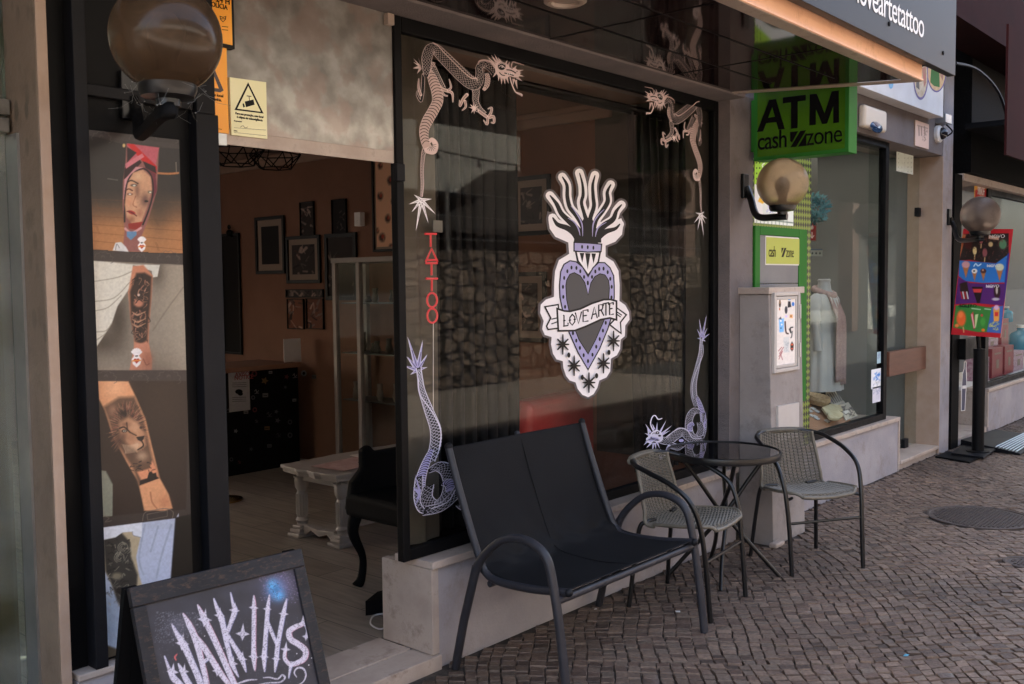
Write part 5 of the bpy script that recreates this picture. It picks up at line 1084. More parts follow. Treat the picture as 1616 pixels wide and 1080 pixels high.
q = UX(366, 366, XW); tag(MB().sphere((XW-.03, q.y, q.z-.01), .03, 10).sphere((XW-.03, q.y, q.z+.045), .018, 8, sq=(1, 1, 1.3)).box(XW-.04, XW-.001, q.y-.03, q.y+.03, q.z-.05, q.z-.03).build('ornament', M['blackmatte'], smooth=40), 'small black figurine ornament on top of the narrow wall mirror', 'ornament')
a, b = UX(566, 336, XW), UX(576, 357, XW); tag(MB().box(XW-.05, XW-.001, b.y, a.y, b.z, a.z).box(XW-.056, XW-.05, b.y+.03, a.y-.03, b.z+.02, b.z+.05).build('door_phone', M['white'], bevel=.008), 'small white wall intercom between the pictures and the flash sheet', 'intercom')
# white glass display cabinet
M['dimwhite'] = mat('dimmed_white_paint', (.30, .26, .23), (.25, .22, .2), rough=.5, ns=4)  # weak indoor light put into the white paint colour
def cabinet():
    Xf = 4.98; a = UX(523, 408, Xf); b = UX(630, 405, Xf); y1, y0 = a.y, UX(652, 405, Xf).y; zt = a.z; zb = .05
    ym = UX(563, 407, Xf).y
    e = empty('display_cabinet', ((Xf+XW)/2, (y0+y1)/2, .05), 'white framed glass display cabinet against the inner side wall', 'cabinet')
    m = MB(); t_ = .04
    for y in (y0, ym-t_/2, y1-t_): m.box(Xf, Xf+t_, y, y+t_, zb+.1, zt-t_)
    for y in (y0, y1-t_): m.box(XW-.07, XW-.03, y, y+t_, zb+.1, zt-t_)
    m.box(Xf-.005, XW-.03, y0-.005, y1+.005, zt-t_+.0005, zt).box(Xf-.005, XW-.03, y0-.005, y1+.005, zb, zb+.0995)
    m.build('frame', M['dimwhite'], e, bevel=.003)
    for k in (0, 1):
        yy0, yy1 = (y0+t_, ym-t_/2) if k else (ym+t_/2, y1-t_)
        MB().box(Xf+.015, Xf+.02, yy0+.001, yy1-.001, zb+.101, zt-t_-.001).build('glass_door', M['glassdim'], e)
    zz = [UX(560, y, Xf).z for y in (480, 560, 635)]
    for z in zz: MB().box(Xf+.045, XW-.075, y0+.05, y1-.05, z, z+.008).build('shelf', M['smoke'], e)
    r = random.Random(11)
    for z in zz:
        m = MB()
        for k in range(7):
            y = r.uniform(y0+.1, y1-.1); h = r.uniform(.04, .16); m.lathe([(.02, 0), (.03, h*.3), (.018, h*.7), (.024, h)], (Xf+r.uniform(.12, .25), y, z+.008), 10)
        o = m.build('jars', M['rattan'] if z > 1 else M['mount'], e)
cabinet()
# sticker covered counter
def counter():
    Yc = 7.0; a = UY(330, 583, Yc); b = UY(470, 573, Yc); x0, x1 = a.x-.25, b.x; zt = (a.z+b.z)/2
    e = empty('reception_counter', ((x0+x1)/2, Yc+.3, .05), 'black reception counter plastered with stickers in the dim studio', 'counter')
    MB().box(x0, x1, Yc, Yc+.6, .05, zt-.04).build('body', M['blackmatte'], e, bevel=.004)
    MB().box(x0-.02, x1+.02, Yc-.02, Yc+.62, zt-.039, zt).build('counter_top', M['warmwall'], e, bevel=.004)
    cols = [(200, 200, 200), (150, 40, 40), (180, 130, 60), (120, 120, 130), (90, 100, 110), (170, 165, 160)]; r = random.Random(9); K = lambda x, y: (320+x/4.91, 540+y/4.91)
    ms = [mat('sticker_%s' % nm, srgb(*c, .28), rough=.5) for nm, c in zip(('white', 'red', 'amber', 'grey', 'slate', 'cream'), cols)]
    spots = [(400, 245, 22, 1), (525, 235, 14, 0), (480, 300, 26, 2), (418, 382, 17, 0), (390, 430, 16, 3), (485, 412, 22, 5), (650, 270, 18, 1), (715, 260, 18, 0), (783, 243, 22, 0), (710, 450, 15, 0), (570, 540, 16, 3), (515, 560, 20, 3), (403, 525, 18, 1), (335, 543, 18, 5), (580, 608, 20, 3), (418, 612, 12, 3), (676, 620, 18, 3), (498, 668, 20, 2), (256, 690, 16, 0), (588, 720, 18, 4), (676, 722, 20, 3), (516, 805, 18, 3), (375, 830, 16, 4), (285, 930, 12, 1), (222, 910, 15, 4), (866, 270, 22, 5), (640, 350, 14, 4), (205, 530, 16, 3)]
    for i, (x, y, s, c) in enumerate(spots):
        A = Art(lambda X, Y: UY(X, Y, Yc-.003), (0, -1, 0), [ms[c], M['blackmatte']]); s_ = s/4.91
        k = i % 4; X, Y = K(x, y)
        if k == 0: A.ell(X, Y, s_, s_*1.1, 0); A.ell(X, Y, s_*.5, s_*.55, 1)
        elif k == 1: A.poly([(X-s_, Y-s_*.7), (X+s_, Y-s_*.75), (X+s_, Y+s_*.7), (X-s_, Y+s_*.75)], 0); A.stroke([(X-s_*.7, Y), (X+s_*.6, Y+.4)], .5, 1, sm=False)
        elif k == 2: A.star(X, Y, s_*1.2, 0, 5, rin=.5)
        else: A.stroke([(X-s_, Y), (X-s_*.3, Y-s_*.8), (X, Y+s_*.6), (X+s_*.9, Y-s_*.4)], .5, 0); A.stroke([(X-s_, Y+s_), (X+s_, Y+s_*.8)], .4, 0, sm=False)
        o = A.b.build('sticker', A.mats, keep=True, parent=e)
    pc = picY(Yc-.006, *K(197, 235), *K(368, 525), 60, 90, 1.1); pc.fill((150, 148, 150)); pc.grain(.05, .4)
    pc.build('notice', M['paper'], e)
    a = UY(*K(250, 270), Yc-.008); mr = mat('notice_red', (.25, .03, .03)); text('AVISO', a, (1, 0, 0), (0, 0, 1), .035, mr, 'lettering', e, bold=.01); a = UY(*K(245, 296), Yc-.008); text('NOTICE', a, (1, 0, 0), (0, 0, 1), .035, mr, 'lettering', e, bold=.01)
    A = Art(lambda X, Y: UY(X, Y, Yc-.0085), (0, -1, 0), [M['blackmatte']])
    for y in (318, 333, 348, 430, 445, 460): A.stroke([K(228, y), K(338, y-3)], .3, 0, sm=False, cap=False)
    A.ell(*K(280, 385), 6, 4, 0); A.ell(*K(292, 402), 4, 3, 0); A.b.build('notice_print', A.mats, e, keep=True)
    p = UY(*K(695, 105), Yc+.1); m = MB(); m.obox((p.x, Yc+.1, zt+.10), (.09, 0, 0), (0, .004, .004), (0, 0, .10)); o = m.build('small_notice', M['white']); tag(o, 'small white notice card standing on the counter top', 'card')
counter()
# rope barrier post
p = UZ(352, 790, .05); e = empty('barrier_post', (p.x, p.y, .05), 'slim chrome rope barrier post with red rope beside the poster panel', 'barrier post')
M['brass'] = mat('brass', (.55, .38, .16), rough=.25, metal=1)
MB().lathe([(.14, 0), (.14, .012), (.03, .035), (.022, .05), (.022, .92), (.03, .94), (.034, .97), (.02, 1.0), (.001, 1.005)], (p.x, p.y, .05), 24).build('post', M['brass'], e, smooth=40)
MB().tube(cr([(p.x-.03, p.y, .97), (p.x-.25, p.y+.1, .6), (p.x-.5, p.y+.2, .55), (p.x-.9, p.y+.3, .95)], 8), .02, 10).build('rope', mat('red_rope', (.12, .01, .01), rough=.8), e, smooth=40)
# white ornate table
def coffee_table():
    f1, f2, f3 = UZ(537, 862, .05), UZ(467, 847, .05), None; zt = UY(520, 760, (f1.y)).z
    x0 = f1.x-.02; y0, y1 = f1.y, f2.y; L = 1.05; zt = .505; x0 += .04
    e = empty('ornate_table', (x0+L/2, (y0+y1)/2, .05), 'low white painted table with turned fluted legs and scalloped top, just inside the doorway', 'table')
    X0, X1, Y0, Y1 = x0-.09, x0+L+.09, y0-.09, y1+.10; N_ = 14; P = []
    def edge(a, b, nrm):
        for i in range(N_):
            t = i/N_; k = .022*abs(math.sin(t*math.pi*2))+(.02 if .35 < t < .65 else 0); P.append((a[0]+(b[0]-a[0])*t-nrm[0]*(.022-k), a[1]+(b[1]-a[1])*t-nrm[1]*(.022-k), zt-.05))
    edge((X0, Y0), (X1, Y0), (0, -1)); edge((X1, Y0), (X1, Y1), (1, 0)); edge((X1, Y1), (X0, Y1), (0, 1)); edge((X0, Y1), (X0, Y0), (-1, 0))
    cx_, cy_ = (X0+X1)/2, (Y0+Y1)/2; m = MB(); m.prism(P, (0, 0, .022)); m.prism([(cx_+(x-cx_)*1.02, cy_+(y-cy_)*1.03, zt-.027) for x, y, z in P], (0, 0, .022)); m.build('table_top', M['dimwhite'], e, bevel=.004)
    MB().box(X0+.07, X1-.07, Y0+.07, Y1-.07, zt-.10, zt-.0505).build('apron', M['dimwhite'], e)
    pr = [(.055, .07), (.055, .10), (.032, .115), (.032, .135), (.043, .15), (.030, .17), (.034, .18), (.034, .32), (.028, .335), (.042, .36), (.046, .40), (.04, .42), (.05, .43), (.05, .47-.05)]
    for x in (x0, x0+L):
        for y in (y0, y1):
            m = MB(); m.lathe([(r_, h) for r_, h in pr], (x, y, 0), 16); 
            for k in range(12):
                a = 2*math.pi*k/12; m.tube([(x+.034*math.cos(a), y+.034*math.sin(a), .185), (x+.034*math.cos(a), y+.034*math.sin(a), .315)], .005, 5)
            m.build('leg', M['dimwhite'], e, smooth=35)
            MB().box(x-.075, x+.075, y-.06, y+.06, .05, .075).box(x-.062, x+.062, y-.048, y+.048, .0755, .10).box(x-.05, x+.05, y-.04, y+.04, .1005, .12).build('foot', M['dimwhite'], e, bevel=.006)
    m = MB()
    for x in (x0, x0+L):
        m.prism([(x-.03, y0+.05, .06), (x-.03, y0+.12, .10), (x-.03, (y0+y1)/2, .075), (x-.03, y1-.12, .10), (x-.03, y1-.05, .06), (x-.03, y1-.05, .13), (x-.03, (y0+y1)/2, .115), (x-.03, y0+.05, .13)], (.06, 0, 0))
    m.box(x0+.04, x0+L-.04, (y0+y1)/2-.05, (y0+y1)/2+.05, .09, .11); m.build('stretcher', M['dimwhite'], e, bevel=.003)
    pb = mat('print_pink', (.5, .33, .31), (.38, .22, .2), rough=.6, ns=14); pw_ = mat('paper_white', (.66, .6, .56), rough=.8)
    for k, (dx, dy, w_, h_, rz, mm) in enumerate(((.28, .22, .21, .14, .1, pb), (.62, .26, .20, .15, -.12, pw_), (.88, .2, .17, .13, .3, pb), (.5, .12, .22, .05, .05, M['blackmatte']))):
        c_, s_ = math.cos(rz), math.sin(rz); o = MB().obox((X0+dx, Y0+dy, zt+.004+k*.004), (w_*c_, w_*s_, 0), (-h_*s_, h_*c_, 0), (0, 0, .0015)).build('art_sheet', mm)
        tag(o, ['reddish art print lying at the near end of the white table', 'white paper sheet in the middle of the white table', 'reddish print at the far end of the white table', 'black folder along the near edge of the white table'][k], 'print', 'papers on the white table')
coffee_table()
# dark chair silhouette with cabriole leg
p = UZ(566, 925, .05); e = empty('carved_chair', (p.x+.25, p.y+.2, .05), 'black carved chair with curved cabriole leg, half hidden behind the window pier', 'chair')
m = MB()
for dx, dy, s in ((0, 0, -1), (.5, .02, 1), (.0, -.42, -1), (.5, -.42, 1)):
    m = MB(); m.tube(cr([(p.x+dx, p.y+dy, .05), (p.x+dx-.0*s, p.y+dy, .09), (p.x+dx+.03*s*-1, p.y+dy, .2), (p.x+dx+.015*s, p.y+dy, .34), (p.x+dx, p.y+dy, .45)], 5), [.026, .022, .02, .026, .04], 10) if 0 else m.tube(cr([(p.x+dx+.01*s, p.y+dy, .05), (p.x+dx-.02*s, p.y+dy, .09), (p.x+dx-.03*s, p.y+dy, .2), (p.x+dx+.03*s, p.y+dy, .34), (p.x+dx, p.y+dy, .45)], 5), lerps([.03, .022, .019, .028, .04], 21), 10)
    m.build('leg', M['blackmatte'], e, smooth=40)
MB().box(p.x-.05, p.x+.56, p.y-.46, p.y+.05, .42, .54).build('seat', M['blackmatte'], e, bevel=.03, seg=4)
MB().prism([(p.x-.05, p.y, .45), (p.x+.56, p.y, .45), (p.x+.56, p.y, .80), (p.x+.35, p.y, .74), (p.x+.14, p.y, .74), (p.x+.1, p.y, .78), (p.x+.05, p.y, .76), (p.x+.05, p.y, .66), (p.x-.02, p.y, .6)], (0, .05, 0)).build('side_panel', M['blackmatte'], e, bevel=.015)
q = UZ(600, 955, .05); e2 = MB().tube(cr([UZ(612, 968, .055), UZ(590, 972, .056), UZ(585, 985, .056), UZ(600, 993, .056), UZ(614, 986, .056)], 6), .004, 6).build('cable', M['white'], smooth=40); tag(e2, 'loop of thin white cable on the studio floor by the pier', 'cable')
tag(MB().prism([UZ(577, 972, .052), UZ(620, 966, .052), UZ(612, 952, .052), UZ(596, 956, .052)], (0, 0, .07)).build('black_boot', M['blackmatte'], smooth=40), 'black shoe-like base at the foot of the pier inside the doorway', 'shoe')
# geometric wire pendants
def pendant(px, py, Y, r, lab):
    c = UY(px, py, Y); e = empty('wire_pendant', (c.x, c.y, c.z), lab, 'pendant lamp', 'geometric black wire pendant lamps inside the studio'); m = MB()
    a = [(c.x+r*math.cos(t), c.y+r*math.sin(t), c.z) for t in [math.pi*i/3+.2 for i in range(6)]]; b = [(c.x+.62*r*math.cos(t), c.y+.62*r*math.sin(t), c.z-r*.52) for t in [math.pi*i/3+.72 for i in range(6)]]; d = [(c.x+.5*r*math.cos(t), c.y+.5*r*math.sin(t), c.z+r*.7) for t in [math.pi*i/3+.2 for i in range(6)]]
    for i in range(6):
        for q_, s in ((a, a), (b, b), (d, d)): m.tube([q_[i], q_[(i+1) % 6]], .004, 5)
        m.tube([a[i], b[i]], .004, 5); m.tube([a[(i+1) % 6], b[i]], .004, 5); m.tube([a[i], d[i]], .004, 5)
    m.build('wire_frame', M['blackmatte'], e); MB().tube([(c.x, c.y, c.z+r*.7), (c.x, c.y, ZC)], .004, 6).lathe([(.03, 0), (.03, .08)], (c.x, c.y, c.z+.1), 10).build('cord', M['blackmatte'], e)
pendant(372, 237, 5.2, .175, 'black geometric wire pendant lamp just under the transom, the left one')
pendant(434, 245, 5.6, .175, 'black geometric wire pendant lamp just under the transom, the right one')
# ------------------------------------------------------------ strip of four tattoo photographs
YP = 2.905
def mini_heart(p, x, y, s):
    for i in range(7):
        a = -2.6+i*.35; p.line([(x, y-s*.5), (x+math.cos(a)*s*.8, y-s*.75+math.sin(a)*s*.9)], s*.17, (225, 222, 222), sm=0)
    p.poly([(x-s*.2, y-s*.7), (x+s*.2, y-s*.7), (x+s*.7, y), (x+s*.5, y+s*.7), (x, y+s*1.15), (x-s*.5, y+s*.7), (x-s*.7, y)], (228, 225, 225), grow=.8)
    p.ell(x-s*.22, y+s*.1, s*.28, s*.3, (170, 50, 45), 1, .3); p.ell(x+s*.22, y+s*.1, s*.28, s*.3, (170, 50, 45), 1, .3); p.poly([(x-s*.45, y+s*.15), (x+s*.45, y+s*.15), (x, y+s*.65)], (170, 50, 45)); p.line([(x-s*.6, y+s*.22), (x+s*.6, y+s*.12)], s*.12, (215, 150, 80), sm=0); p.ell(x, y-s*.55, s*.3, s*.15, (25, 20, 20), 1, .4)
def lace(p, box, c=(105, 98, 94)):
    x0, y0, x1, y1 = box; h = y1-y0
    for cx, rr in ((x0+(x1-x0)*.12, h*.9), (x0+(x1-x0)*.5, h*.7), (x0+(x1-x0)*.82, h*1.0)):
        cy = y0+h*.55
        for k in range(7):
            a = math.pi*k/6+math.pi; p.line([(cx+math.cos(a)*rr*1.1, cy+h*.4+math.sin(a)*rr*.9), (cx+math.cos(a+.25)*rr*1.3, cy+h*.4+math.sin(a+.25)*rr*1.05), (cx+math.cos(a+.5)*rr*1.1, cy+h*.4+math.sin(a+.5)*rr*.9)], .35, c, .8, sm=3)
        for k in range(3): p.line([(cx-3, cy+k), (cx, cy-2+k), (cx+3, cy+k)], .3, c, .6, sm=0)
zt_, zb_ = UY(141, 205, YP).z, UY(165, 1040, YP).z
pc = Pic((1.400, YP, zb_), (.303, 0, 0), (0, 0, zt_-zb_), 150, 820, 1.0)
Pz = pc; pc.fill((72, 65, 62))
# 1: tattooed forearm with a shawled face on a wooden floor
K = lambda x, y: (130+x/4.5, 190+y/4.5); q = lambda L: [K(*a) for a in L]
pc.poly(q([(48, 105), (320, 180), (700, 205), (715, 960), (75, 918)]), (52, 48, 46)); 
m_ = np.clip((pc.Y-300)/60, 0, 1)*(pc.Y < 400)*(pc.X > 141); pc._b(m_*(pc.Y < 394+(pc.X-145)*.05), (176, 132, 92))
for i in range(7): y = 315+i*13; pc.line([(143, y), (292, y+5+i*2)], .5, (125, 88, 58), .6, sm=0)
for i in range(12): x = 150+((i*47) % 140); y = 318+13*(i % 6); pc.line([(x, y), (x+5, y+13)], .4, (120, 85, 55), .5, sm=0)
pc.blob(250, 320, 22, (70, 60, 50), .6, 45); pc.blob(170, 300, 30, (60, 55, 50), .5, 20)
pc.poly(q([(48, 85), (370, 130), (700, 175), (700, 205), (48, 110)]), (78, 70, 68)); lace(pc, (142, 207, 290, 221))
pc.line(q([(530, 375), (610, 380), (680, 375)]), 1.6, (180, 130, 85)); pc.line(q([(665, 300), (668, 370)]), .6, (150, 140, 130)); pc.ell(*K(295, 180), 3, 4, (210, 190, 140), 1, .5)
pc.line(q([(180, 415), (250, 425)]), .7, (150, 150, 145), .6)
arm = q([(312, 165), (545, 195), (530, 500), (470, 700), (410, 850), (430, 935), (300, 930), (290, 870), (300, 780), (285, 600), (288, 430), (305, 300)])
pc.poly(arm, (150, 105, 100), soft=1); pc.poly(q([(320, 165), (545, 195), (520, 320), (430, 240), (320, 300)]), (186, 105, 118)); pc.poly(q([(318, 170), (365, 170), (530, 330), (520, 400), (400, 260)]), (195, 38, 40))
pc.poly(q([(318, 190), (385, 230), (318, 300)]), (48, 20, 28)); pc.poly(q([(430, 290), (520, 330), (525, 380), (450, 340)]), (55, 22, 30)); pc.poly(q([(300, 340), (400, 270), (420, 300), (330, 400), (295, 420)]), (60, 25, 30)); pc.poly(q([(305, 310), (425, 235), (440, 260), (310, 345)]), (200, 130, 140))
pc.poly(q([(430, 330), (520, 380), (530, 500), (500, 560), (490, 400)]), (120, 55, 70)); pc.poly(q([(300, 420), (380, 330), (430, 335), (340, 430), (310, 560), (292, 560)]), (195, 150, 155)); pc.line(q([(300, 720), (305, 520), (340, 400), (430, 345), (490, 400), (500, 520), (470, 640), (430, 740)]), 1.2, (35, 20, 22))
pc.poly(q([(325, 440), (360, 370), (430, 350), (485, 400), (495, 490), (460, 620), (420, 720), (360, 745), (315, 690), (300, 600)]), (196, 160, 132), soft=1.5)
pc.blob(*K(445, 570), 7, (70, 48, 52), .6, 11); pc.blob(*K(390, 500), 4, (90, 60, 55), .5, 12); pc.ell(*K(365, 462), 7, 2.6, (90, 80, 74), .9, .5); pc.ell(*K(368, 464), 3, 1.8, (205, 205, 195), 1, .5); pc.ell(*K(338, 525), 6, 2.5, (110, 75, 65), .9, .5); pc.ell(*K(338, 525), 3, 1.5, (210, 205, 195), 1, .5); pc.ell(*K(480, 510), 5, 3, (120, 115, 100), .9, .5); pc.ell(*K(482, 512), 2, 1.3, (225, 222, 205), 1, .5); pc.ell(*K(455, 575), 4, 2, (25, 20, 20), .9, .5)
pc.line(q([(320, 440), (350, 428), (395, 450)]), .9, (60, 40, 35)); pc.line(q([(305, 500), (330, 488), (355, 500)]), .9, (90, 50, 40)); pc.line(q([(378, 540), (360, 598), (385, 618)]), .8, (130, 80, 62), .7); pc.blob(*K(372, 585), 3, (215, 180, 150), .5, 8); pc.blob(*K(330, 580), 6, (205, 150, 120), .5, 7); pc.blob(*K(395, 400), 7, (222, 195, 165), .5, 6); pc.blob(*K(410, 660), 5, (150, 100, 84), .5, 7)
pc.ell(*K(350, 655), 7.5, 3.4, (170, 50, 55), 1, .4, .35); pc.line(q([(318, 648), (350, 655), (385, 680)]), .7, (80, 15, 20)); pc.blob(*K(345, 705), 6, (120, 70, 50), .5)
pc.poly(q([(325, 735), (430, 720), (400, 780), (330, 770)]), (150, 50, 40)); pc.line(q([(305, 770), (350, 800), (415, 765)]), 1.8, (200, 160, 160)); pc.poly(q([(315, 790), (385, 790), (385, 815), (345, 852), (315, 825)]), (110, 145, 175)); pc.poly(q([(215, 925), (235, 870), (275, 865), (310, 900), (330, 935)]), (205, 205, 205)); pc.line(q([(235, 920), (245, 880), (262, 905)]), .5, (120, 120, 120))
mini_heart(pc, *K(422, 890), 8)
# strip
sep = lambda a, b: (pc.poly([(138, a[0]), (296, a[1]), (296, b[1]), (138, b[0])], (76, 70, 68)), lace(pc, (143, a[0], 292, b[0])))
# 2: grey backdrop, white shirt, forearm
K2 = lambda x, y: (130+x/5.4, 400+y/5.4); q2 = lambda L: [K2(*a) for a in L]
pc.poly([(140, 411), (296, 418), (296, 586), (140, 586)], (142, 135, 124)); pc._b(np.clip((pc.X-230)/50, 0, 1)*((pc.Y > 419) & (pc.Y < 584)), (166, 158, 144), .8); pc.blob(*K2(300, 560), 16, (78, 70, 62), .9, 40); pc.blob(*K2(180, 760), 26, (80, 72, 64), .8, 18); pc.blob(*K2(640, 170), 12, (90, 82, 74), .7, 22)
pc.line(q2([(860, 290), (720, 480), (600, 660)]), 1.2, (120, 112, 100), .4)
pc.poly(q2([(85, 60), (430, 95), (430, 150), (400, 300), (300, 450), (250, 600), (120, 800)]), (206, 204, 194), soft=1); pc.poly(q2([(420, 95), (660, 98), (640, 200), (600, 205), (590, 150)]), (200, 200, 192))
for L in ([(100, 240), (300, 205), (430, 150)], [(105, 410), (270, 380), (400, 250)], [(110, 490), (220, 460), (330, 360)], [(118, 670), (200, 660), (250, 600)], [(120, 740), (190, 690)]): pc.line(q2(L), .9, (140, 136, 122), .55)
arm = q2([(430, 110), (520, 100), (600, 190), (590, 380), (570, 600), (565, 760), (590, 900), (590, 995), (405, 995), (440, 800), (440, 700), (410, 560), (390, 330)])
pc.poly(arm, (190, 138, 112), soft=1.2); tat = q2([(460, 170), (530, 165), (590, 200), (580, 400), (560, 600), (552, 740), (500, 775), (450, 750), (415, 560), (405, 330)]); pc.poly(tat, (66, 50, 44), soft=2)
r = random.Random(5)
for i in range(70):
    t = r.random(); x = 420+t*10+r.uniform(0, 140); y = 180+r.random()*560; pc.line(q2([(x, y), (x+r.uniform(-25, 25), y+r.uniform(10, 40)), (x+r.uniform(-30, 30), y+r.uniform(20, 60))]), [r.uniform(.4, 1.1), .2], r.choice([(180, 135, 118), (150, 115, 100), (35, 26, 24), (30, 22, 22), (200, 160, 140)]), .8)
pc.ell(*K2(480, 425), 10, 8, (190, 140, 118), .95, .5); pc.line(q2([(455, 425), (480, 395), (510, 410)]), .7, (50, 35, 30)); pc.ell(*K2(480, 355), 2.6, 2.6, (200, 180, 170), 1, .4)
for yy in (500, 560, 600): pc.line(q2([(425, yy), (470, yy+25), (540, yy-5)]), [.6, 1.6, .5], (190, 155, 132), .8)
pc.poly(q2([(450, 770), (560, 760), (590, 900), (590, 995), (405, 995)]), (190, 140, 118), soft=1.5); pc.blob(*K2(560, 900), 8, (150, 98, 80), .6, 12); pc.line(q2([(520, 900), (545, 950), (570, 940)]), .7, (140, 90, 75))
mini_heart(pc, *K2(462, 905), 10)
# 3: brown backdrop, forearm with big cat portrait
K3 = lambda x, y: (130+x/4, 580+y/4); q3 = lambda L: [K3(*a) for a in L]
pc.poly([(140, 601), (298, 601), (293, 832), (140, 832)], (60, 48, 42)); pc.blob(255, 640, 40, (74, 60, 50), .8, 60)
pc.poly(q3([(120, 650), (150, 655), (192, 740), (190, 940), (130, 945)]), (140, 142, 128)); pc.line(q3([(150, 660), (192, 740)]), .6, (100, 105, 95))
arm = q3([(98, 85), (290, 88), (340, 190), (400, 330), (440, 500), (490, 700), (545, 800), (570, 890), (520, 905), (390, 905), (375, 830), (350, 720), (280, 600), (190, 430), (140, 270), (105, 200)])
pc.poly(arm, (205, 158, 122), soft=1.2); pc.blob(*K3(200, 130), 20, (222, 180, 146), .6); tat = q3([(135, 250), (230, 190), (330, 185), (385, 320), (430, 520), (450, 600), (485, 690), (355, 745), (320, 640), (200, 450), (165, 330)]); pc.poly(tat, (112, 88, 72), soft=3)
for i in range(420):
    a = r.uniform(2.2, 7.3); k0 = r.uniform(.75, 1.25); x0, y0 = 285+math.cos(a)*75*k0, 400+math.sin(a)*125*k0; ln_ = r.uniform(18, 46); x1, y1 = x0+math.cos(a)*ln_, y0+math.sin(a)*ln_*1.1+r.uniform(2, 10)
    if (x1-290)**2/150**2+(y1-420)**2/235**2 < 1: pc.line(q3([(x0, y0), ((x0+x1)/2+r.uniform(-4, 4), (y0+y1)/2), (x1, y1)]), [.5, .2], r.choice([(60, 45, 40), (165, 130, 108), (48, 37, 34), (190, 155, 128), (135, 102, 82), (150, 90, 80)]), .6)
pc.blob(*K3(190, 270), 7, (190, 150, 125), .5, 9); pc.blob(*K3(330, 560), 10, (80, 62, 52), .6, 7); pc.blob(*K3(225, 470), 7, (95, 72, 60), .7, 14)
pc.poly(q3([(230, 350), (290, 310), (350, 350), (395, 420), (400, 490), (350, 530), (290, 490), (240, 440)]), (178, 140, 112), soft=3); pc.ell(*K3(265, 402), 5.5, 3, (45, 35, 32), .95, .5); pc.ell(*K3(266, 402), 3.2, 2, (200, 200, 185), 1, .5); pc.ell(*K3(267, 402), 1, 1.3, (20, 15, 15), 1, .5)
pc.blob(*K3(330, 380), 8, (205, 172, 142), .6, 10); pc.blob(*K3(270, 360), 8, (120, 90, 74), .6, 4); pc.blob(*K3(255, 440), 7, (100, 76, 64), .7, 8); pc.blob(*K3(350, 490), 8, (205, 175, 148), .7, 5); pc.blob(*K3(310, 430), 6, (165, 125, 100), .6, 9)
for k in range(14): yy = 480+k*4; pc.line(q3([(350, yy), (300-k*2, yy+12), (250+k*2, yy+6)]), .22, (215, 195, 170), .6)
pc.line(q3([(235, 385), (265, 378), (300, 410)]), 1, (50, 38, 34)); pc.line(q3([(280, 350), (290, 400), (340, 430)]), .9, (80, 60, 50)); pc.ell(*K3(370, 380), 3, 3, (70, 55, 48), .8, .5); pc.poly(q3([(340, 440), (392, 432), (385, 455), (370, 468), (350, 458)]), (50, 40, 38)); pc.line(q3([(375, 465), (385, 495), (350, 520)]), 1, (50, 38, 34)); pc.blob(*K3(375, 560), 10, (190, 165, 140), .8, 8); pc.blob(*K3(260, 290), 7, (35, 28, 28), .8, 6)
pc.poly(q3([(345, 660), (420, 640), (440, 590), (470, 640), (480, 690), (370, 710)]), (205, 150, 118), soft=1.5); pc.poly(q3([(365, 715), (410, 700), (420, 665), (435, 655), (445, 670), (465, 665), (470, 690), (485, 700), (360, 745)]), (40, 30, 30)); 
for i in range(22): x, y = r.uniform(290, 450), r.uniform(590, 650); pc.line(q3([(x, y), (x+r.uniform(-25, 25), y+r.uniform(-6, 10))]), .5, (45, 35, 33), .8, sm=0)
pc.line(q3([(430, 790), (440, 850), (470, 890)]), 1.2, (160, 112, 85), .7); pc.blob(*K3(520, 850), 9, (180, 128, 98), .7)
pc.poly([(140, 832-.5), (296, 808), (296, 821), (140, 833)], (66, 56, 52)); 
# bands between
pc.poly([(140, 396), (296, 402.5), (296, 418), (140, 411.5)], (80, 73, 70)); lace(pc, (145, 397, 292, 411))
pc.poly([(140, 584.5), (298, 584.5), (298, 601.5), (140, 601.5)], (78, 70, 67)); lace(pc, (150, 585, 292, 600))
pc.poly([(140, 819), (200, 812), (296, 804), (296, 817.5), (220, 826), (140, 834)], (72, 64, 60)); pc.line([(225, 822), (228, 810), (240, 806), (262, 803), (273, 808), (272, 818)], .6, (120, 110, 104)); pc.line([(232, 812), (264, 806), (264, 815), (233, 821), (232, 812)], .5, (120, 110, 104), sm=0); pc.line([(165, 815), (172, 818), (166, 824), (176, 822)], .6, (110, 102, 96))
# 4: white cloth and forearm
K4 = lambda x, y: (150+x/4.32, 810+y/4.32); q4 = lambda L: [K4(*a) for a in L]
pc.poly(q4([(40, 100), (550, 35), (570, 0), (640, 1100), (40, 1100)]), (176, 182, 196)); pc._b(np.clip((pc.X-200)/60, 0, 1)*(pc.Y > 835), (182, 188, 206), .6); pc.blob(*K4(110, 760), 22, (142, 156, 168), .7, 50); pc.blob(*K4(100, 600), 15, (150, 162, 176), .6)
for L in ([(340, 80), (300, 300), (330, 420)], [(520, 80), (450, 300), (420, 440)], [(430, 90), (380, 260)], [(80, 800), (160, 860)], [(75, 640), (150, 720), (190, 700)]): pc.line(q4(L), 1.6, (150, 156, 168), .5)
pc.poly(q4([(190, 130), (255, 125), (260, 150), (310, 165), (280, 300), (300, 420), (320, 490), (230, 520), (200, 700), (90, 440), (60, 380), (60, 180)]), (176, 164, 140), soft=1.2)
pc.poly(q4([(58, 180), (130, 165), (180, 135), (240, 200), (245, 300), (290, 420), (285, 490), (230, 520), (195, 680), (150, 600), (110, 470), (75, 400)]), (66, 64, 60), soft=2)
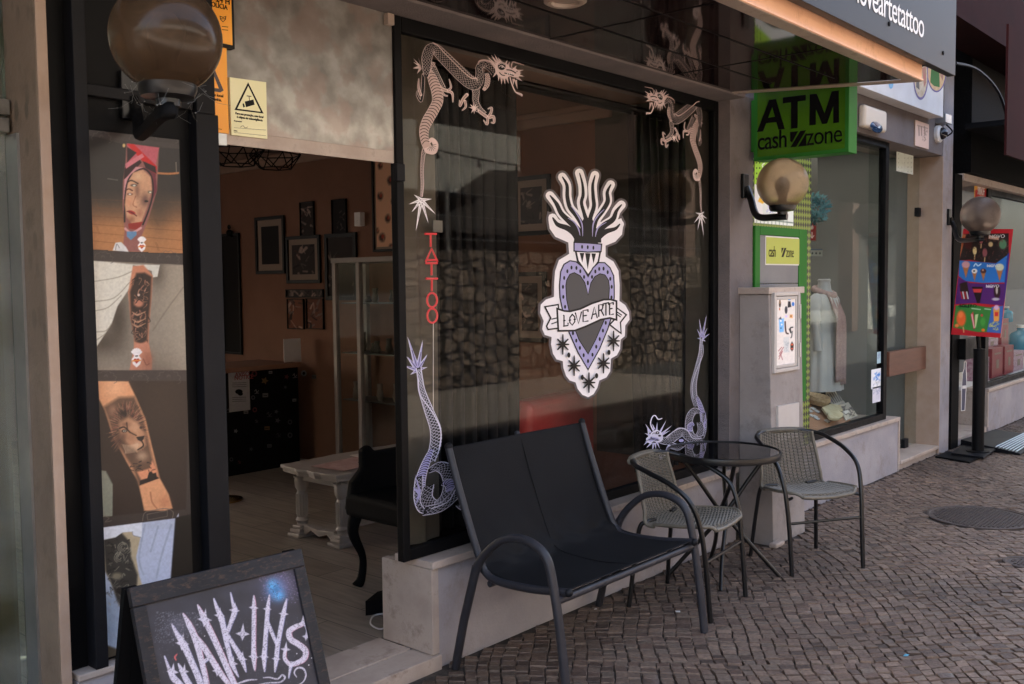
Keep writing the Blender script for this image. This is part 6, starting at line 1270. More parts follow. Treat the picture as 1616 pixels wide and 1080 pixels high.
for i in range(70): x, y = r.uniform(80, 250), r.uniform(180, 620); pc.line(q4([(x, y), (x+r.uniform(-30, 30), y+r.uniform(-20, 30)), (x+r.uniform(-35, 35), y+r.uniform(0, 40))]), [r.uniform(.4, 1.2), .2], r.choice([(165, 160, 145), (130, 126, 116), (30, 30, 30), (38, 36, 35)]), .75)
for cx_, cy_ in ((190, 235), (165, 305)):
    for k in range(3): pc.line(q4([(cx_+math.cos(a)*(12+k*11), cy_+math.sin(a)*(12+k*11)) for a in [i*.55+k for i in range(9)]]), .6, (150, 146, 132), .85)
pc.ell(*K4(150, 430), 12, 8, (150, 142, 122), .8, .6); pc.ell(*K4(170, 530), 7, 7, (25, 24, 24), .9, .5)
pc.poly(q4([(55, 100), (320, 65), (318, 165), (262, 150), (250, 126), (190, 130), (140, 165), (60, 182)]), (205, 207, 212)); pc.line(q4([(255, 128), (262, 152), (310, 165)]), .5, (140, 140, 140)); pc.poly(q4([(80, 900), (160, 930), (160, 990), (80, 1000)]), (92, 84, 70), soft=2); pc.poly(q4([(75, 985), (170, 975), (170, 1100), (75, 1100)]), (20, 20, 20))
pc.poly([(277, 817), (330, 806), (330, 1070), (262, 1060), (266, 960)], (14, 14, 15), soft=1.5); pc.grain(.05, .35, 5, 3); pc.gain = 1.16; pc.C = np.clip(pc.C, 0, 1)**1.32
pc.build('photo_strip', M['print'], pf)
a = UY(200, 815, YP-.001)
MB().box(1.3965, 1.3995, 2.898, 2.906, zb_+.01, zt_-.002).build('strip_edge', M['white'], pf)

# ------------------------------------------------------------ security notices on the transom
def fixtext(s, px, py, Y, hpx, m, par, **k):
    a = UY(px, py, Y); h = abs(UY(px, py-hpx, Y).z-a.z); return text(s, a, (1, 0, 0), (0, 0, 1), h, m, 'lettering', par, **k)
M['orangep'] = mat('orange_notice', (0.9068, 0.3627, 0.0242), (0.9672, 0.4111, 0.0363), rough=.35, ns=3); M['yellowp'] = mat('pale_yellow_notice', (0.7848, 0.7594, 0.4556), (0.8354, 0.8100, 0.5063), rough=.35, ns=3)
e = empty('alarm_notice', UY(345, 40, 2.975), 'orange police alarm notice in black frame on the transom behind the big globe lamp', 'notice')
a = UY(371, 78, 2.955); MB().box(a.x-.20, a.x, 2.955, 2.984, a.z, a.z+.32).build('frame', M['blackframe'], e, bevel=.002)
b = UY(367, 71.5, 2.952); MB().box(b.x-.185, b.x, 2.952, 2.9545, b.z, b.z+.29).build('sheet', M['orangep'], e)
fixtext('24 H', 352, 5, 2.9512, 9, M['txtblack'], e, bold=.02, align='CENTER'); fixtext('POLÍCIA', 359, 16, 2.9512, 7.5, M['txtblack'], e, bold=.015, align='RIGHT', sx=.85).location.x += 0
A = Art(lambda x, y: UY(x, y, 2.951), (0, -1, 0), [M['txtblack'], M['orangep']]); A.poly([(346.5, 25), (352, 27), (357, 25.5), (356.5, 31), (352, 35.5), (347.5, 31)], 0); A.poly([(348, 26.8), (352, 28.5), (355.6, 27.2), (355, 31), (352, 34), (348.8, 31)], 1); A.stroke([(348.5, 30), (355, 30)], .6, 0, sm=False)
for y in (42, 47): A.stroke([(350, y), (360, y+1)], .5, 0, sm=False)
A.b.build('emblem', A.mats, e, keep=True)
e = empty('camera_notice', UY(335, 140, 2.975), 'large orange video surveillance notice below the framed one, half behind the globe lamp', 'notice')
a = UY(361, 74, 2.965); b = UY(361.5, 211.5, 2.965); MB().box(b.x-.185, b.x, 2.965, 2.9845, b.z, a.z).build('sheet', M['orangep'], e, bevel=.001)
A = Art(lambda x, y: UY(x, y, 2.9642), (0, -1, 0), [M['d_gry'], M['orangep'], M['txtblack']])
A.poly([(331, 92), (353, 143), (348, 146), (295, 139), (293, 134)], 0); A.poly([(331, 104), (345.5, 140), (303, 134.5)], 1); A.poly([(310, 124), (329, 112), (334, 121), (316, 129)], 0)
A.b.build('pictogram', A.mats, e, keep=True); A.b = MB(); A.ell(320, 163.5, 3.8, 4, 2); A.ell(320, 163.5, 3, 3.2, 1); A.stroke([(317.5, 164), (322.5, 163)], .5, 2, sm=False)
A.b.build('emblem', A.mats, e, keep=True); A.b = MB(); A.stroke([(326, 200.5), (350, 204.5)], .35, 2, sm=False); A.b.build('ruled_line', A.mats, e, keep=True)
fixtext('Para sua proteção, este local', 352.5, 154, 2.9638, 4.4, M['txtblack'], e, align='RIGHT', bold=.01); fixtext('é objeto de videovigilância.', 350, 160.5, 2.9638, 4.4, M['txtblack'], e, align='RIGHT', bold=.01)
fixtext('PROSEGUR', 334, 175, 2.9638, 5, M['txtblack'], e, align='RIGHT', bold=.02); fixtext('ALARMES', 334, 180, 2.9638, 2.2, M['txtblack'], e, align='RIGHT'); fixtext('AP. N.º 43 C ALVARÁ MAI', 337, 186, 2.9638, 2.4, M['txtblack'], e, align='RIGHT')
e = empty('surveillance_notice', UY(393, 170, 2.975), 'small pale yellow video surveillance notice with black camera triangle, right of the orange ones', 'notice')
q4_ = [UY(*p, 2.968) for p in ((365.5, 213), (422, 219.5), (420, 130), (362.5, 122))]; MB().prism([Vector((p.x, 2.968, p.z)) for p in q4_], (0, .012, 0)).build('sheet', M['yellowp'], e)
K = lambda x, y: (180+x/4.5, y/4.5)
A = Art(lambda x, y: UY(x, y, 2.967), (0, -1, 0), [M['txtblack'], M['yellowp']])
A.poly([K(952, 585), K(1062, 808), K(855, 782)], 0); A.poly([K(953, 612), K(1042, 795), K(875, 773)], 1); A.poly([K(928, 722), K(990, 708), K(998, 745), K(936, 763)], 0); A.poly([K(912, 738), K(922, 735), K(930, 760), K(918, 765)], 0); A.stroke([K(962, 715), K(958, 684)], .5, 0, sm=False); A.stroke([K(942, 682), K(975, 686)], .6, 0, sm=False)
A.b.build('pictogram', A.mats, e, keep=True)
for y0_, y1_ in ((908, 925), (942, 965)): A.b = MB(); A.stroke([K(852, y0_), K(1078, y1_)], .22, 0, sm=False); A.b.build('ruled_line', A.mats, e, keep=True)
A.b = MB(); A.stroke([K(895, 906), K(915, 894), K(930, 909), K(950, 902)], .3, 0); A.b.build('signature', A.mats, e, keep=True)
fixtext('Para sua proteção, este local', *K(862, 812), 2.9665, 3.6, M['txtblack'], e, bold=.008, sx=.88, shear=-.0); fixtext('é objeto de videovigilância', *K(872, 838), 2.9665, 3.6, M['txtblack'], e, bold=.008, sx=.88)
fixtext('Responsável', *K(852, 862), 2.9665, 2, M['txtblack'], e); fixtext('Lei n.', *K(852, 932), 2.9665, 2, M['txtblack'], e)

# ------------------------------------------------------------ fascia lettering
b = UY(1459, 58, 1.7985); a = UY(1350, 28, 1.7985); xh = UY(1452, 33.5, 1.7985).z-UY(1452, 58, 1.7985).z
text('loveartetattoo', (UY(1458.5, 57, 1.7985).x, 1.7985, UY(1452, 57.5, 1.7985).z), (1, 0, 0), (0, 0, 1), xh*1.62, M['white'], 'lettering', sb, align='RIGHT', bold=.001, sx=.93, space=.93)

# ------------------------------------------------------------ chalk A-board
M['boardwood'] = mat('worn_black_wood', (0.0120, 0.0120, 0.0144), (0.0192, 0.0186, 0.0216), rough=.5, ns=6, bump=.001, bs=40, st=(1, 1, 3), c3=(0.0780, 0.0480, 0.0300), n3=38, spec=.2)
zt = .87
a = UZ(204, 928, zt); b = UZ(476, 865.5, zt); wv = (b-a); WB = wv.length; wv.normalize(); nh = Vector((wv.y, -wv.x, 0)).normalized(); al = R(20.5)
dn = Vector((nh.x*math.sin(al), nh.y*math.sin(al), -math.cos(al))); nf = Vector((nh.x*math.cos(al), nh.y*math.cos(al), math.sin(al)))
LB = zt/math.cos(al)
e = empty('pavement_sign', (a+b)/2+Vector((0, 0, -zt)), 'black wooden A-frame chalkboard reading WALK-INS standing on the pavement by the poster panel', 'chalkboard')
B = lambda u, v, w_=0.: a+wv*u+dn*v+nf*w_
def bar(m, u0, u1, v0, v1, w0, w1): m.hexa([B(u0, v1, w0), B(u1, v1, w0), B(u1, v1, w1), B(u0, v1, w1), B(u0, v0, w0), B(u1, v0, w0), B(u1, v0, w1), B(u0, v0, w1)])
m = MB(); bar(m, 0, WB, 0, .05, -.022, .0); m.build('top_rail', M['boardwood'], e, bevel=.003)
for u in (0, WB-.035): m = MB(); bar(m, u, u+.035, .0505, LB-.0, -.022, .0); m.build('side_rail', M['boardwood'], e, bevel=.003)
m = MB(); bar(m, .0355, WB-.0355, LB-.16, LB-.11, -.022, .0); m.build('bottom_rail', M['boardwood'], e, bevel=.003)
db = Vector((-nh.x*math.sin(al*.75), -nh.y*math.sin(al*.75), -math.cos(al*.75))); m = MB(); off = -nf*.03
for u in (0, WB-.035):
    p = [a+wv*u+off, a+wv*(u+.035)+off]; L2 = zt/math.cos(al*.75)-.02
    m.hexa([p[0]+db*L2-nh*.02, p[1]+db*L2-nh*.02, p[1]+db*L2, p[0]+db*L2, p[0]-nh*.02, p[1]-nh*.02, p[1], p[0]])
p = [a+wv*.036+off, a+wv*(WB-.036)+off]; m.hexa([p[0]+db*.75-nh*.008, p[1]+db*.75-nh*.008, p[1]+db*.75, p[0]+db*.75, p[0]-nh*.008, p[1]-nh*.008, p[1], p[0]])
m.build('rear_leaf', M['blackmatte'], e)
m = MB(); 
for u in (.05, WB-.06): m.tube([B(u, .012, -.02), B(u, .012, -.035)], .008, 8)
m.obox(B(.02, .05, -.03), wv*.004, dn*.02, nf*.006).build('hinge', M['alu'], e)
nx_, ny_ = 280, 560; u0, v0 = .034, .0495
pc = Pic(B(u0, LB-.16, -.008), wv*(WB-.068), -dn*(LB-.16-v0), nx_, ny_, .95); pc.fill((40, 39, 47)); pc.grain(.25, .05, 2, 5)
K = lambda x, y: (220+x/4.91, 860+y/4.91); qk = lambda L: [K(*p) for p in L]
pc.blob(*K(310, 620), 22, (92, 90, 104), .55, 16); pc.scratch(420, (*K(120, 520), *K(480, 760)), (170, 168, 180), .5, .8, .35, 8); pc.scratch(500, (*K(150, 560), *K(1380, 1075)), (150, 148, 165), .4, .7, .3, 9)
pc.blob(*K(1090, 310), 30, (98, 88, 118), .75, 24); pc.blob(*K(1050, 345), 13, (70, 130, 190), .95, 14); pc.blob(*K(1080, 395), 9, (85, 160, 215), .95, 8); pc.blob(*K(1030, 310), 7, (90, 170, 220), .8, 8); pc.blob(*K(1058, 348), 4, (40, 90, 130), .8, 3)
pc.scratch(260, (*K(930, 210), *K(1230, 450)), (150, 130, 170), .6, .8, .35, 12)
W_, PK_ = (196, 190, 204), (190, 130, 150)
def S_(pts, w, c=W_): pc.line(qk(pts), [x/4.91/2*1.25 for x in w] if hasattr(w, '__len__') else w/4.91/2, c, .96)
def D_(x, y, r, rt=0.):
    pts = []
    for i in range(8):
        a_ = rt+math.pi/4*i-math.pi/2; k = (1.5 if i == 0 else 1.0) if i % 2 == 0 else .42; pts.append(K(x+math.cos(a_)*r*k, y+math.sin(a_)*r*k))
    pc.poly(pts, W_, .96)
L_ = [([(193, 862), (225, 950), (262, 1030), (330, 1110), (380, 1300)], [6, 18, 40, 36, 34]), ([(300, 920), (325, 970), (360, 1040), (400, 1120), (430, 1300)], [6, 26, 36, 34, 34]), ([(250, 612), (290, 690), (340, 770), (400, 900), (470, 1070), (520, 1300)], [6, 26, 42, 38, 38, 36]),
      ([(335, 530), (380, 610), (430, 720), (480, 900), (520, 1080), (540, 1300)], [6, 34, 40, 34, 32, 32]), ([(425, 690), (490, 780), (560, 890), (610, 970), (690, 1080)], [14, 36, 36, 36, 26]), ([(490, 912), (520, 890), (548, 872)], [22, 20, 16]),
      ([(450, 465), (485, 540), (540, 650), (620, 820), (690, 980), (740, 1090)], [6, 30, 36, 36, 36, 34]), ([(575, 415), (600, 490), (635, 570), (660, 690), (690, 820), (720, 930), (765, 1022)], [6, 22, 36, 30, 28, 28, 6]),
      ([(705, 370), (722, 450), (738, 510), (705, 610), (675, 690)], [5, 16, 34, 24, 22]), ([(678, 690), (730, 780), (790, 880), (825, 985)], [20, 26, 34, 5]),
      ([(885, 393), (887, 470), (886, 600), (884, 780), (886, 870), (893, 975)], [5, 24, 26, 26, 34, 5]), ([(1007, 388), (995, 480), (985, 600), (972, 780), (966, 870), (968, 982)], [5, 24, 26, 26, 32, 5]), ([(990, 590), (1025, 680), (1062, 770)], [16, 22, 16]),
      ([(1140, 418), (1118, 520), (1095, 640), (1070, 780), (1060, 880), (1048, 985)], [5, 26, 26, 26, 28, 5]), ([(1272, 548), (1262, 610), (1215, 632), (1160, 670), (1170, 730), (1230, 770), (1285, 820), (1275, 880), (1220, 915), (1165, 925), (1125, 880), (1128, 820)], [5, 26, 30, 34, 36, 36, 36, 34, 30, 26, 22, 18]), ([(1270, 600), (1300, 650), (1300, 710)], [16, 20, 16]), ([(1175, 920), (1165, 970), (1155, 1035)], [26, 14, 4])]
for p, w_ in L_: S_([(x+5, y+2) for x, y in p], [q_*1.0 for q_ in w_], PK_ if p[0][0] in (335, 425, 450, 1272, 885) else (130, 128, 165))
for p, w_ in L_: S_(p, w_)
for x, y, r_ in ((258, 985, 48), (345, 980, 40), (332, 765, 55), (505, 580, 58), (620, 548, 42), (736, 508, 42), (724, 920, 40), (795, 885, 42), (886, 488, 38), (886, 868, 42), (990, 498, 34), (966, 868, 38), (1118, 535, 38), (1060, 884, 34), (1292, 712, 34), (1133, 810, 40), (605, 980, 42)): D_(x, y, r_, .1)
D_(800, 690, 55, .05); S_([(290, 850), (275, 870), (285, 895)], [8, 10, 6], (200, 90, 90))
for p in ([(740, 1085), (790, 1065), (850, 1048), (910, 1045)], [(960, 1030), (1010, 1028), (1070, 1040), (1105, 1010), (1128, 1030), (1090, 1065), (1000, 1070), (920, 1085)], [(1218, 1025), (1200, 990), (1225, 955), (1270, 960), (1290, 1010), (1270, 1060), (1225, 1090)], [(1130, 1120), (1060, 1130), (900, 1120), (760, 1150)]): S_(p, [5, 10, 12, 9, 5])
for x, y in ((1335, 877), (1220, 843), (1312, 932), (655, 800), (505, 706), (1322, 705)): pc.ell(*K(x, y), 1.3, 1.3, (215, 210, 220), .9, .5)
pc.C *= (1-.35*np.clip((fbm(pc.X, pc.Y, .9, 4, 3)-.56)/.12, 0, 1)*(pc.C.mean(1) > .45))[:, None]
pc.build('chalk_panel', M['chalk'], e)

# ------------------------------------------------------------ dress shop
M['greywall'] = mat('shop_grey', (0.1426, 0.1457, 0.1457), (0.1612, 0.1643, 0.1643), rough=.9, ns=1)
win2 = empty('boutique_window', (7.2, 2.97, ZS), 'black framed dress shop window with a mannequin behind it', 'shop window')
X0 = 6.535; X1 = UY(1398, 225, 2.96).x
m = frame_rect(MB(), X0, X1, ZS+.002, 2.733, .035, .07, .05, .05, 2.93, 2.99); m.build('frame', M['black'], win2, bevel=.003)
MB().box(X0+.0355, X1-.0705, 2.955, 2.961, ZS+.053, 2.682).build('pane', M['glass2'], win2)
tag(MB().box(5.51, 13, 4.6, 4.7, 0, 3.2).box(5.51, 5.54, 3.2, 4.6, 0, 3.2).build('boutique_wall', M['greywall']), 'plain grey wall inside the dress shop', 'wall')
tag(MB().box(5.51, 9.6, 3.2, 4.6, -.02, .05).build('boutique_floor', M['planks']), kind='structure')
tag(MB().box(5.51, 6.3, 3.2, 4.6, 2.9, 3.0).box(9.0, 9.6, 3.2, 4.6, 2.9, 3.0).box(6.301, 8.999, 3.2, 3.45, 2.9, 3.0).build('boutique_ceiling', M['greywall']), 'ceiling inside the dress shop', 'ceiling'); tag(MB().add([(6.3, 3.45, 2.95), (9, 3.45, 2.95), (9, 4.6, 2.95), (6.3, 4.6, 2.95)], [(0, 1, 2, 3)]).build('daylight_fill', M['frost'], keep=True), 'opal panel added over the dress shop to brighten it, out of the frame', 'daylight_fill')  # ceiling left open under a panel added to light the shop
tag(MB().box(6.42, 8.3, 3.0, 3.9, .40, .45).build('display_ledge', M['marble_d'], bevel=.004), 'display ledge inside the dress shop window', 'ledge')
tag(MB().box(9.35, 9.6, 3.2, 4.6, 0, 3.0).build('boutique_side_wall', M['greywall']), 'side wall inside the dress shop', 'wall')
# glass door
e = empty('boutique_door', (8.75, 3.1, .08), 'frameless glass door of the dress shop with a dark wooden push bar', 'door')
MB().box(X1+.005, 9.318, 3.09, 3.10, .08, 2.73).build('pane', M['glass2'], e)
a = UY(1404, 553, 2.985); b = UY(1461, 586, 2.985)
m = MB(); m.box(a.x, b.x, 2.985, 3.03, UY(1440, 587, 2.985).z, UY(1440, 550, 2.985).z).build('push_bar', mat('dark_hardwood', (.09, .035, .022), (.13, .05, .03), rough=.4, ns=4, st=(1, 1, 8)), e, bevel=.004)
MB().box(a.x+.05, a.x+.09, 3.031, 3.089, UY(1440, 580, 2.985).z, UY(1440, 560, 2.985).z).box(b.x-.09, b.x-.05, 3.031, 3.089, UY(1440, 580, 2.985).z, UY(1440, 560, 2.985).z).build('bar_bracket', M['black'], e)
for px, py in ((1430, 700), (1452, 692), (1452, 335)):
    q = UY(px, py, 3.08); MB().box(q.x-.05, q.x+.05, 3.075, 3.115, q.z-.04, q.z+.04).build('patch_fitting', M['darkgrey'], e, bevel=.003)
pc = picY(3.085, 1415, 234, 1441, 276, 26, 40, 1.3); pc.fill((192, 200, 190)); pc.grain(.04, .5); 
for i in range(5):
    for j in range(5): pc.ell(1418+i*5, 243+j*7, .5, 1.3, (120, 130, 122), .7, .5)
o = pc.build('door_notice', M['paper']); tag(o, 'large pale printed notice taped high on the glass door of the dress shop', 'notice')
# stickers on window
for (x0, y0, x1, y1, lab, tint) in ((1384, 556, 1390, 573, 'narrow pale sticker on the dress shop window, topmost of three', (150, 175, 185)), (1375, 584, 1391, 611, 'white and blue card payment sticker on the dress shop window, middle one of three', (205, 208, 214)), (1377, 612, 1391, 633, 'small pale lilac sticker on the dress shop window, lowest of three', (190, 190, 200))):
    pc = picY(2.953, x0, y0, x1, y1, 20, 24, 1.3); pc.fill(tint)
    if y0 == 584: pc.scratch(16, (1379, 590, 1388, 599), (50, 110, 190), .9, 4, .7); pc.scratch(10, (1378, 602, 1389, 608), (120, 130, 140), .7, 4, .4)
    else: pc.scratch(10, (x0+1, y0+3, x1-1, y0+9), (110, 120, 150), .7, 4, .4)
    tag(pc.build('window_sticker', M['paper']), lab, 'sticker')
# mannequin
M['linen'] = mat('white_linen', (0.4500, 0.4500, 0.4440), (0.4200, 0.4200, 0.4140), rough=.85, ns=9, bump=.002, bs=12, bst=(1, 1, .15)); M['skin'] = mat('mannequin_shell', (.34, .34, .345), rough=.45)
M['knit'] = mat('pink_grey_knit', (.30, .20, .19), (.40, .28, .26), rough=.95, ns=60, st=(1, 1, 2), bump=.004, bs=150)
def mannequin():
    Y = 3.42; c = UY(1303, 520, Y); zc = lambda y: UY(1300, y, Y).z; k = abs(UY(1310, 500, Y).x-UY(1290, 500, Y).x)/20; 
    e = empty('mannequin', (c.x-.02, Y, .45), 'headless dress form in white dress and long dusty pink scarf in the shop window', 'mannequin')
    cx = UY(1300, 520, Y).x
    prof = [(zc(615), .21, .15), (zc(590), .20, .145), (zc(550), .175, .13), (zc(528), .135, .105), (zc(515), .125, .10), (zc(500), .15, .115), (zc(485), .17, .12), (zc(472), .17, .10), (zc(464), .12, .08), (zc(458), .06, .06), (zc(446), .05, .05)]
    rows = []; n = 48
    for i, (z, rx, ry) in enumerate(prof):
        row = []
        for j in range(n):
            a = 2*math.pi*j/n; f = 1+(.06*math.sin(a*11) if i < 3 else .02*math.sin(a*11) if i < 4 else 0)
            row.append((cx+rx*f*math.cos(a), Y+ry*f*math.sin(a), z))
        rows.append(row)
    m = MB().grid(rows[:9], closed=True); m.build('dress', M['linen'], e, smooth=0)
    MB().grid(rows[8:], closed=True).lathe([(.05, 0), (.055, .02), (.045, .03), (.0, .03)], (cx, Y, zc(446)), 20).build('neck', M['skin'], e, smooth=40)
    for s in (-1, 1):
        MB().tube(cr([(cx+s*.13, Y, zc(469)), (cx+s*.185, Y, zc(476)), (cx+s*.205, Y+.0, zc(492)), (cx+s*.20, Y-.01, zc(506))], 6), lerps([.04, .058, .056, .05], 19), 14).build('sleeve', M['linen'], e, smooth=60)
        MB().tube(cr([(cx+s*.2, Y-.01, zc(506)), (cx+s*.19, Y-.02, zc(530)), (cx+s*.185, Y-.03, zc(552))], 6), .035, 12).build('arm', M['skin'], e, smooth=60)
    MB().lathe([(.1, 0), (.02, .02), (.02, zc(615)-.45)], (cx, Y, .45), 16).build('stand', M['blackmatte'], e, smooth=30)
    # scarf: two hanging ends and a neck loop
    sc_ = MB(); lp = [(cx+.075*math.cos(a)*1.15, Y+.075*math.sin(a), zc(463)+.03*math.sin(a)+.01) for a in [2*math.pi*i/24 for i in range(24)]]; sc_.tube(lp, .03, 10, closed=True)
    def drop(x0, x1, z0, z1, yo, w_):
        R_ = []
        for i in range(24):
            t = i/23; row = []
            for j in range(13):
                u = j/12-.5; row.append((cx+x0+(x1-x0)*min(t*2.2, 1)+u*w_*(.55+.45*min(t*2, 1)), Y-yo*(.5+.5*min(t*4, 1))-.03*min(t*3, 1)-.012*math.cos(u*15), z0+(z1-z0)*t))
            R_.append(row)
        sc_.grid(R_)
    drop(-.05, -.03, zc(463), zc(600), .13, .19); drop(.05, .045, zc(463), zc(606), .12, .11)
    o = sc_.build('scarf', M['knit'], e, smooth=60); s_ = o.modifiers.new('solid', 'SOLIDIFY'); s_.thickness = .012
mannequin()
# pompom and signs inside
c = UY(1284, 329, 3.3); m = MB(); r = random.Random(2)
for i in range(420):
    d = Vector((r.gauss(0, 1), r.gauss(0, 1), r.gauss(0, 1))).normalized(); t1 = d.orthogonal().normalized()*.014; t2 = d.cross(t1).normalized()*.012; p = c+d*r.uniform(.06, .125)
    m.add([p-t1, p-t2*.3+d*.03, p+t1, p+t2], [(0, 1, 2, 3)])
o = m.build('paper_pompom', mat('turquoise_tissue', (.07, .24, .28), (.17, .35, .38), rough=.8, ns=14), keep=True); tag(o, 'turquoise tissue paper pompom hanging behind the dress shop glass beside the globe lamp', 'pompom')
pc = picY(3.9, 1275.5, 351, 1287.5, 380, 24, 50, 1.2); pc.fill((130, 22, 26)); pc.ell(1281.5, 359, 3, 4.5, (190, 180, 180), 1, .4); pc.line([(1281.5, 367), (1281.5, 375)], .7, (220, 215, 215), sm=0); pc.line([(1278.5, 372), (1281.5, 376), (1284.5, 372)], .6, (220, 215, 215), sm=0)
o = pc.build('exit_sign', M['paper']); tag(o, 'small red emergency sign with white arrow seen inside the dress shop', 'sign')
tag(MB().box(UY(1275, 380, 3.9).x-.03, UY(1288, 380, 3.9).x+.03, 3.905, 3.93, UY(1280, 382, 3.9).z, UY(1280, 349, 3.9).z+.6).build('sign_board', M['greywall']), 'grey hanging board behind the red sign inside the dress shop', 'board')
pc = picY(3.9, 1273, 392, 1298, 405, 44, 24, 1.2); pc.fill((120, 125, 122)); pc.line([(1273, 394), (1298, 394)], .8, (40, 60, 90), sm=0)
for i in range(4): pc.ell(1276+i*6, 400, 1.8, 2.2, (30, 32, 34), .9, .4)
o = pc.build('info_sign', M['paper']); tag(o, 'long grey pictogram sign under the red sign inside the dress shop', 'sign')
# jewellery display
M['tan'] = mat('tan_board', (.30, .15, .08), (.36, .19, .11), rough=.7, ns=5); M['wicker'] = mat('straw', (.28, .19, .10), (.40, .29, .17), rough=.85, ns=60, bump=.004, bs=120)
zl = .452
def inc(p0, p1, p2, p3): pass
P0, P1 = UZ(1302, 683, zl+.02), UZ(1366, 660, zl+.02); 
db0 = UY(1305, 684, 3.08); db1 = UY(1362, 661, 3.08); tz = UY(1322, 598, 3.55).z
e = empty('jewellery_display', ((db0.x+db1.x)/2, 3.3, .45), 'sloping tan display board with jewellery cards low in the dress shop window', 'display stand')
sl = lambda u, v, w_=0.: Vector((6.50+u*1.25, 3.06+v*.50-w_*.7, zl+.01+v*(tz-zl)*.92+w_*.7))
m = MB(); m.hexa([sl(0, 0, -.03), sl(1, 0, -.03), sl(1, 1, -.03), sl(0, 1, -.03), sl(0, 0), sl(1, 0), sl(1, 1), sl(0, 1)]); m.build('tan_board', M['tan'], e, bevel=.003)
def card(px, name, mm, w_=.004, paint=None):
    pass
n_ = (sl(0, 1)-sl(0, 0)).cross(sl(1, 0)-sl(0, 0)).normalized(); n_ = n_ if n_.y < 0 else -n_
SP = lambda x, y, h: UP3(x, y, sl(0, 0)+n_*h, n_)
K = lambda x, y: (1260+x/7.71, 560+y/7.71)
def tray(q_, lab, paint):
    p = [SP(*K(*c_), .012) for c_ in q_]; o_ = MB().prism([x-n_*.010 for x in p], n_*.0095).build('card_tray', M['white'], e)
    pc = Pic(p[3], p[2]-p[3], (p[0]-p[3]), 60, 60, 1.2); pc.fill((182, 174, 160)); paint(pc); pc.build('card_print', M['paper'], o_)
def pt1(pc):
    for i in range(7): pc.line([K(180+i*30, 330-i*6), K(280+i*22, 440-i*9)], .7, (90, 82, 74) if i % 2 else (120, 98, 60), .9, sm=0)
    pc.blob(*K(190, 390), 3, (60, 55, 120), .9)
def pt2(pc):
    for i in range(7): pc.line([K(330+i*26, 490-i*9), K(410+i*22, 600-i*8)], .8, (70, 68, 66), .9, sm=0)
    pc.blob(*K(390, 560), 2, (60, 50, 90), .9)
def pt3(pc):
    pc.scratch(60, (*K(500, 630), *K(700, 740)), (60, 58, 60), .8, 4, .5); pc.poly([K(545, 690), K(600, 670), K(630, 700), K(570, 720)], (215, 212, 205))
tray(((135, 300), (290, 268), (425, 415), (300, 450)), '', pt1); tray(((300, 460), (440, 430), (570, 580), (430, 615)), '', pt2); tray(((470, 620), (590, 590), (720, 740), (580, 790)), '', pt3)
m = MB()
for x, y in ((145, 685), (160, 740), (200, 750), (225, 775), (350, 805), (180, 655), (110, 650), (230, 690)):
    p = SP(*K(x, y), .008); m.obox(p, sl(.02, 0)-sl(0, 0), (sl(0, .03)-sl(0, 0)), n_*.003)
m.build('hair_clips', M['linen'], e)
m = MB(); 
q_ = [SP(*K(*c_), .03) for c_ in ((275, 665), (380, 620), (500, 640), (530, 700), (420, 740), (330, 740))]; m.prism(q_, n_*.02); q_ = [SP(*K(440+95*math.cos(t_), 755+50*math.sin(t_)), .055) for t_ in [2*math.pi*i/20 for i in range(20)]]; m.prism(q_, n_*.02)
m.build('straw_card', mat('pale_straw', (.50, .45, .30), (.4, .34, .2), rough=.8, ns=20), e, bevel=.003)
c = SP(*K(240, 540), .06); e3 = MB().lathe([(.02, -.05), (.075, -.04), (.10, .0), (.095, .03), (.085, .03), (.06, -.02), (.0, -.03)], c, 20, ax=(n_+Vector((0, 0, 1))).normalized()).build('straw_basket', M['wicker'], smooth=40); tag(e3, 'small straw basket standing on the sloping jewellery display', 'basket')
# white illuminated style sign box above, alarm, plaque, camera
zs = 3.018
cA_, cB_ = UZ(1356, 137.5, zs), UZ(1491.5, 185.4, zs)
e = empty('shop_sign_box', (8, 2.8, zs), 'white shop sign box with round fruit pictures above the dress shop, behind the canopy', 'sign')
MB().box(6.2, cB_.x, 2.77, 2.889, zs, zs+.95).build('sign_box', M['white'], e, bevel=.003)
A = Art(lambda x, y: UY(x, y, 2.7685), (0, -1, 0), [mat('violet_ring', (.05, .02, .2), rough=.5), mat('food_yellow', (.6, .42, .15), (.5, .2, .1), rough=.5, ns=18), M['green'], mat('food_red', (.4, .05, .04), (.3, .15, .05), rough=.5, ns=20), mat('sky_blue', (.05, .35, .6), rough=.4), mat('cream_food', (.6, .5, .36), (.45, .3, .15), rough=.5, ns=25), M['txtblack']])
A.ell(1478, 112, 15.5, 34, 0, 28); A.ell(1478, 112, 14, 31.5, 1, 28); A.poly([(1470, 100), (1482, 98), (1483, 138), (1474, 136), (1468, 130)], 2); A.poly([(1484, 95), (1490, 100), (1488, 128), (1484, 120)], 3)
A.b.build('fruit_picture', A.mats, e, keep=True); A.b = MB(); A.ell(1406, 133, 3.7, 7.5, 4, 16); A.b.build('blue_spot', A.mats, e, keep=True); A.b = MB(); A.ell(1453, 122, 11.8, 36, 0, 28); A.ell(1453, 121, 10.3, 33, 5, 28); A.poly([(1445, 110), (1450, 110), (1451, 142), (1446, 138)], 6); A.poly([(1455, 108), (1461, 104), (1462, 130), (1458, 138)], 3)
A.b.build('fruit_picture', A.mats, e, keep=True)
e = empty('alarm_siren', UY(1384, 190, 2.85), 'cream wall mounted alarm siren box with blue oval lens above the dress shop', 'alarm')
a, b = UY(1366, 164, 2.83), UY(1400, 210, 2.83)
MB().box(a.x, b.x, 2.83, 2.889, b.z, a.z).build('housing', mat('cream_plastic', (.62, .53, .42), rough=.35), e, bevel=.022, seg=4)
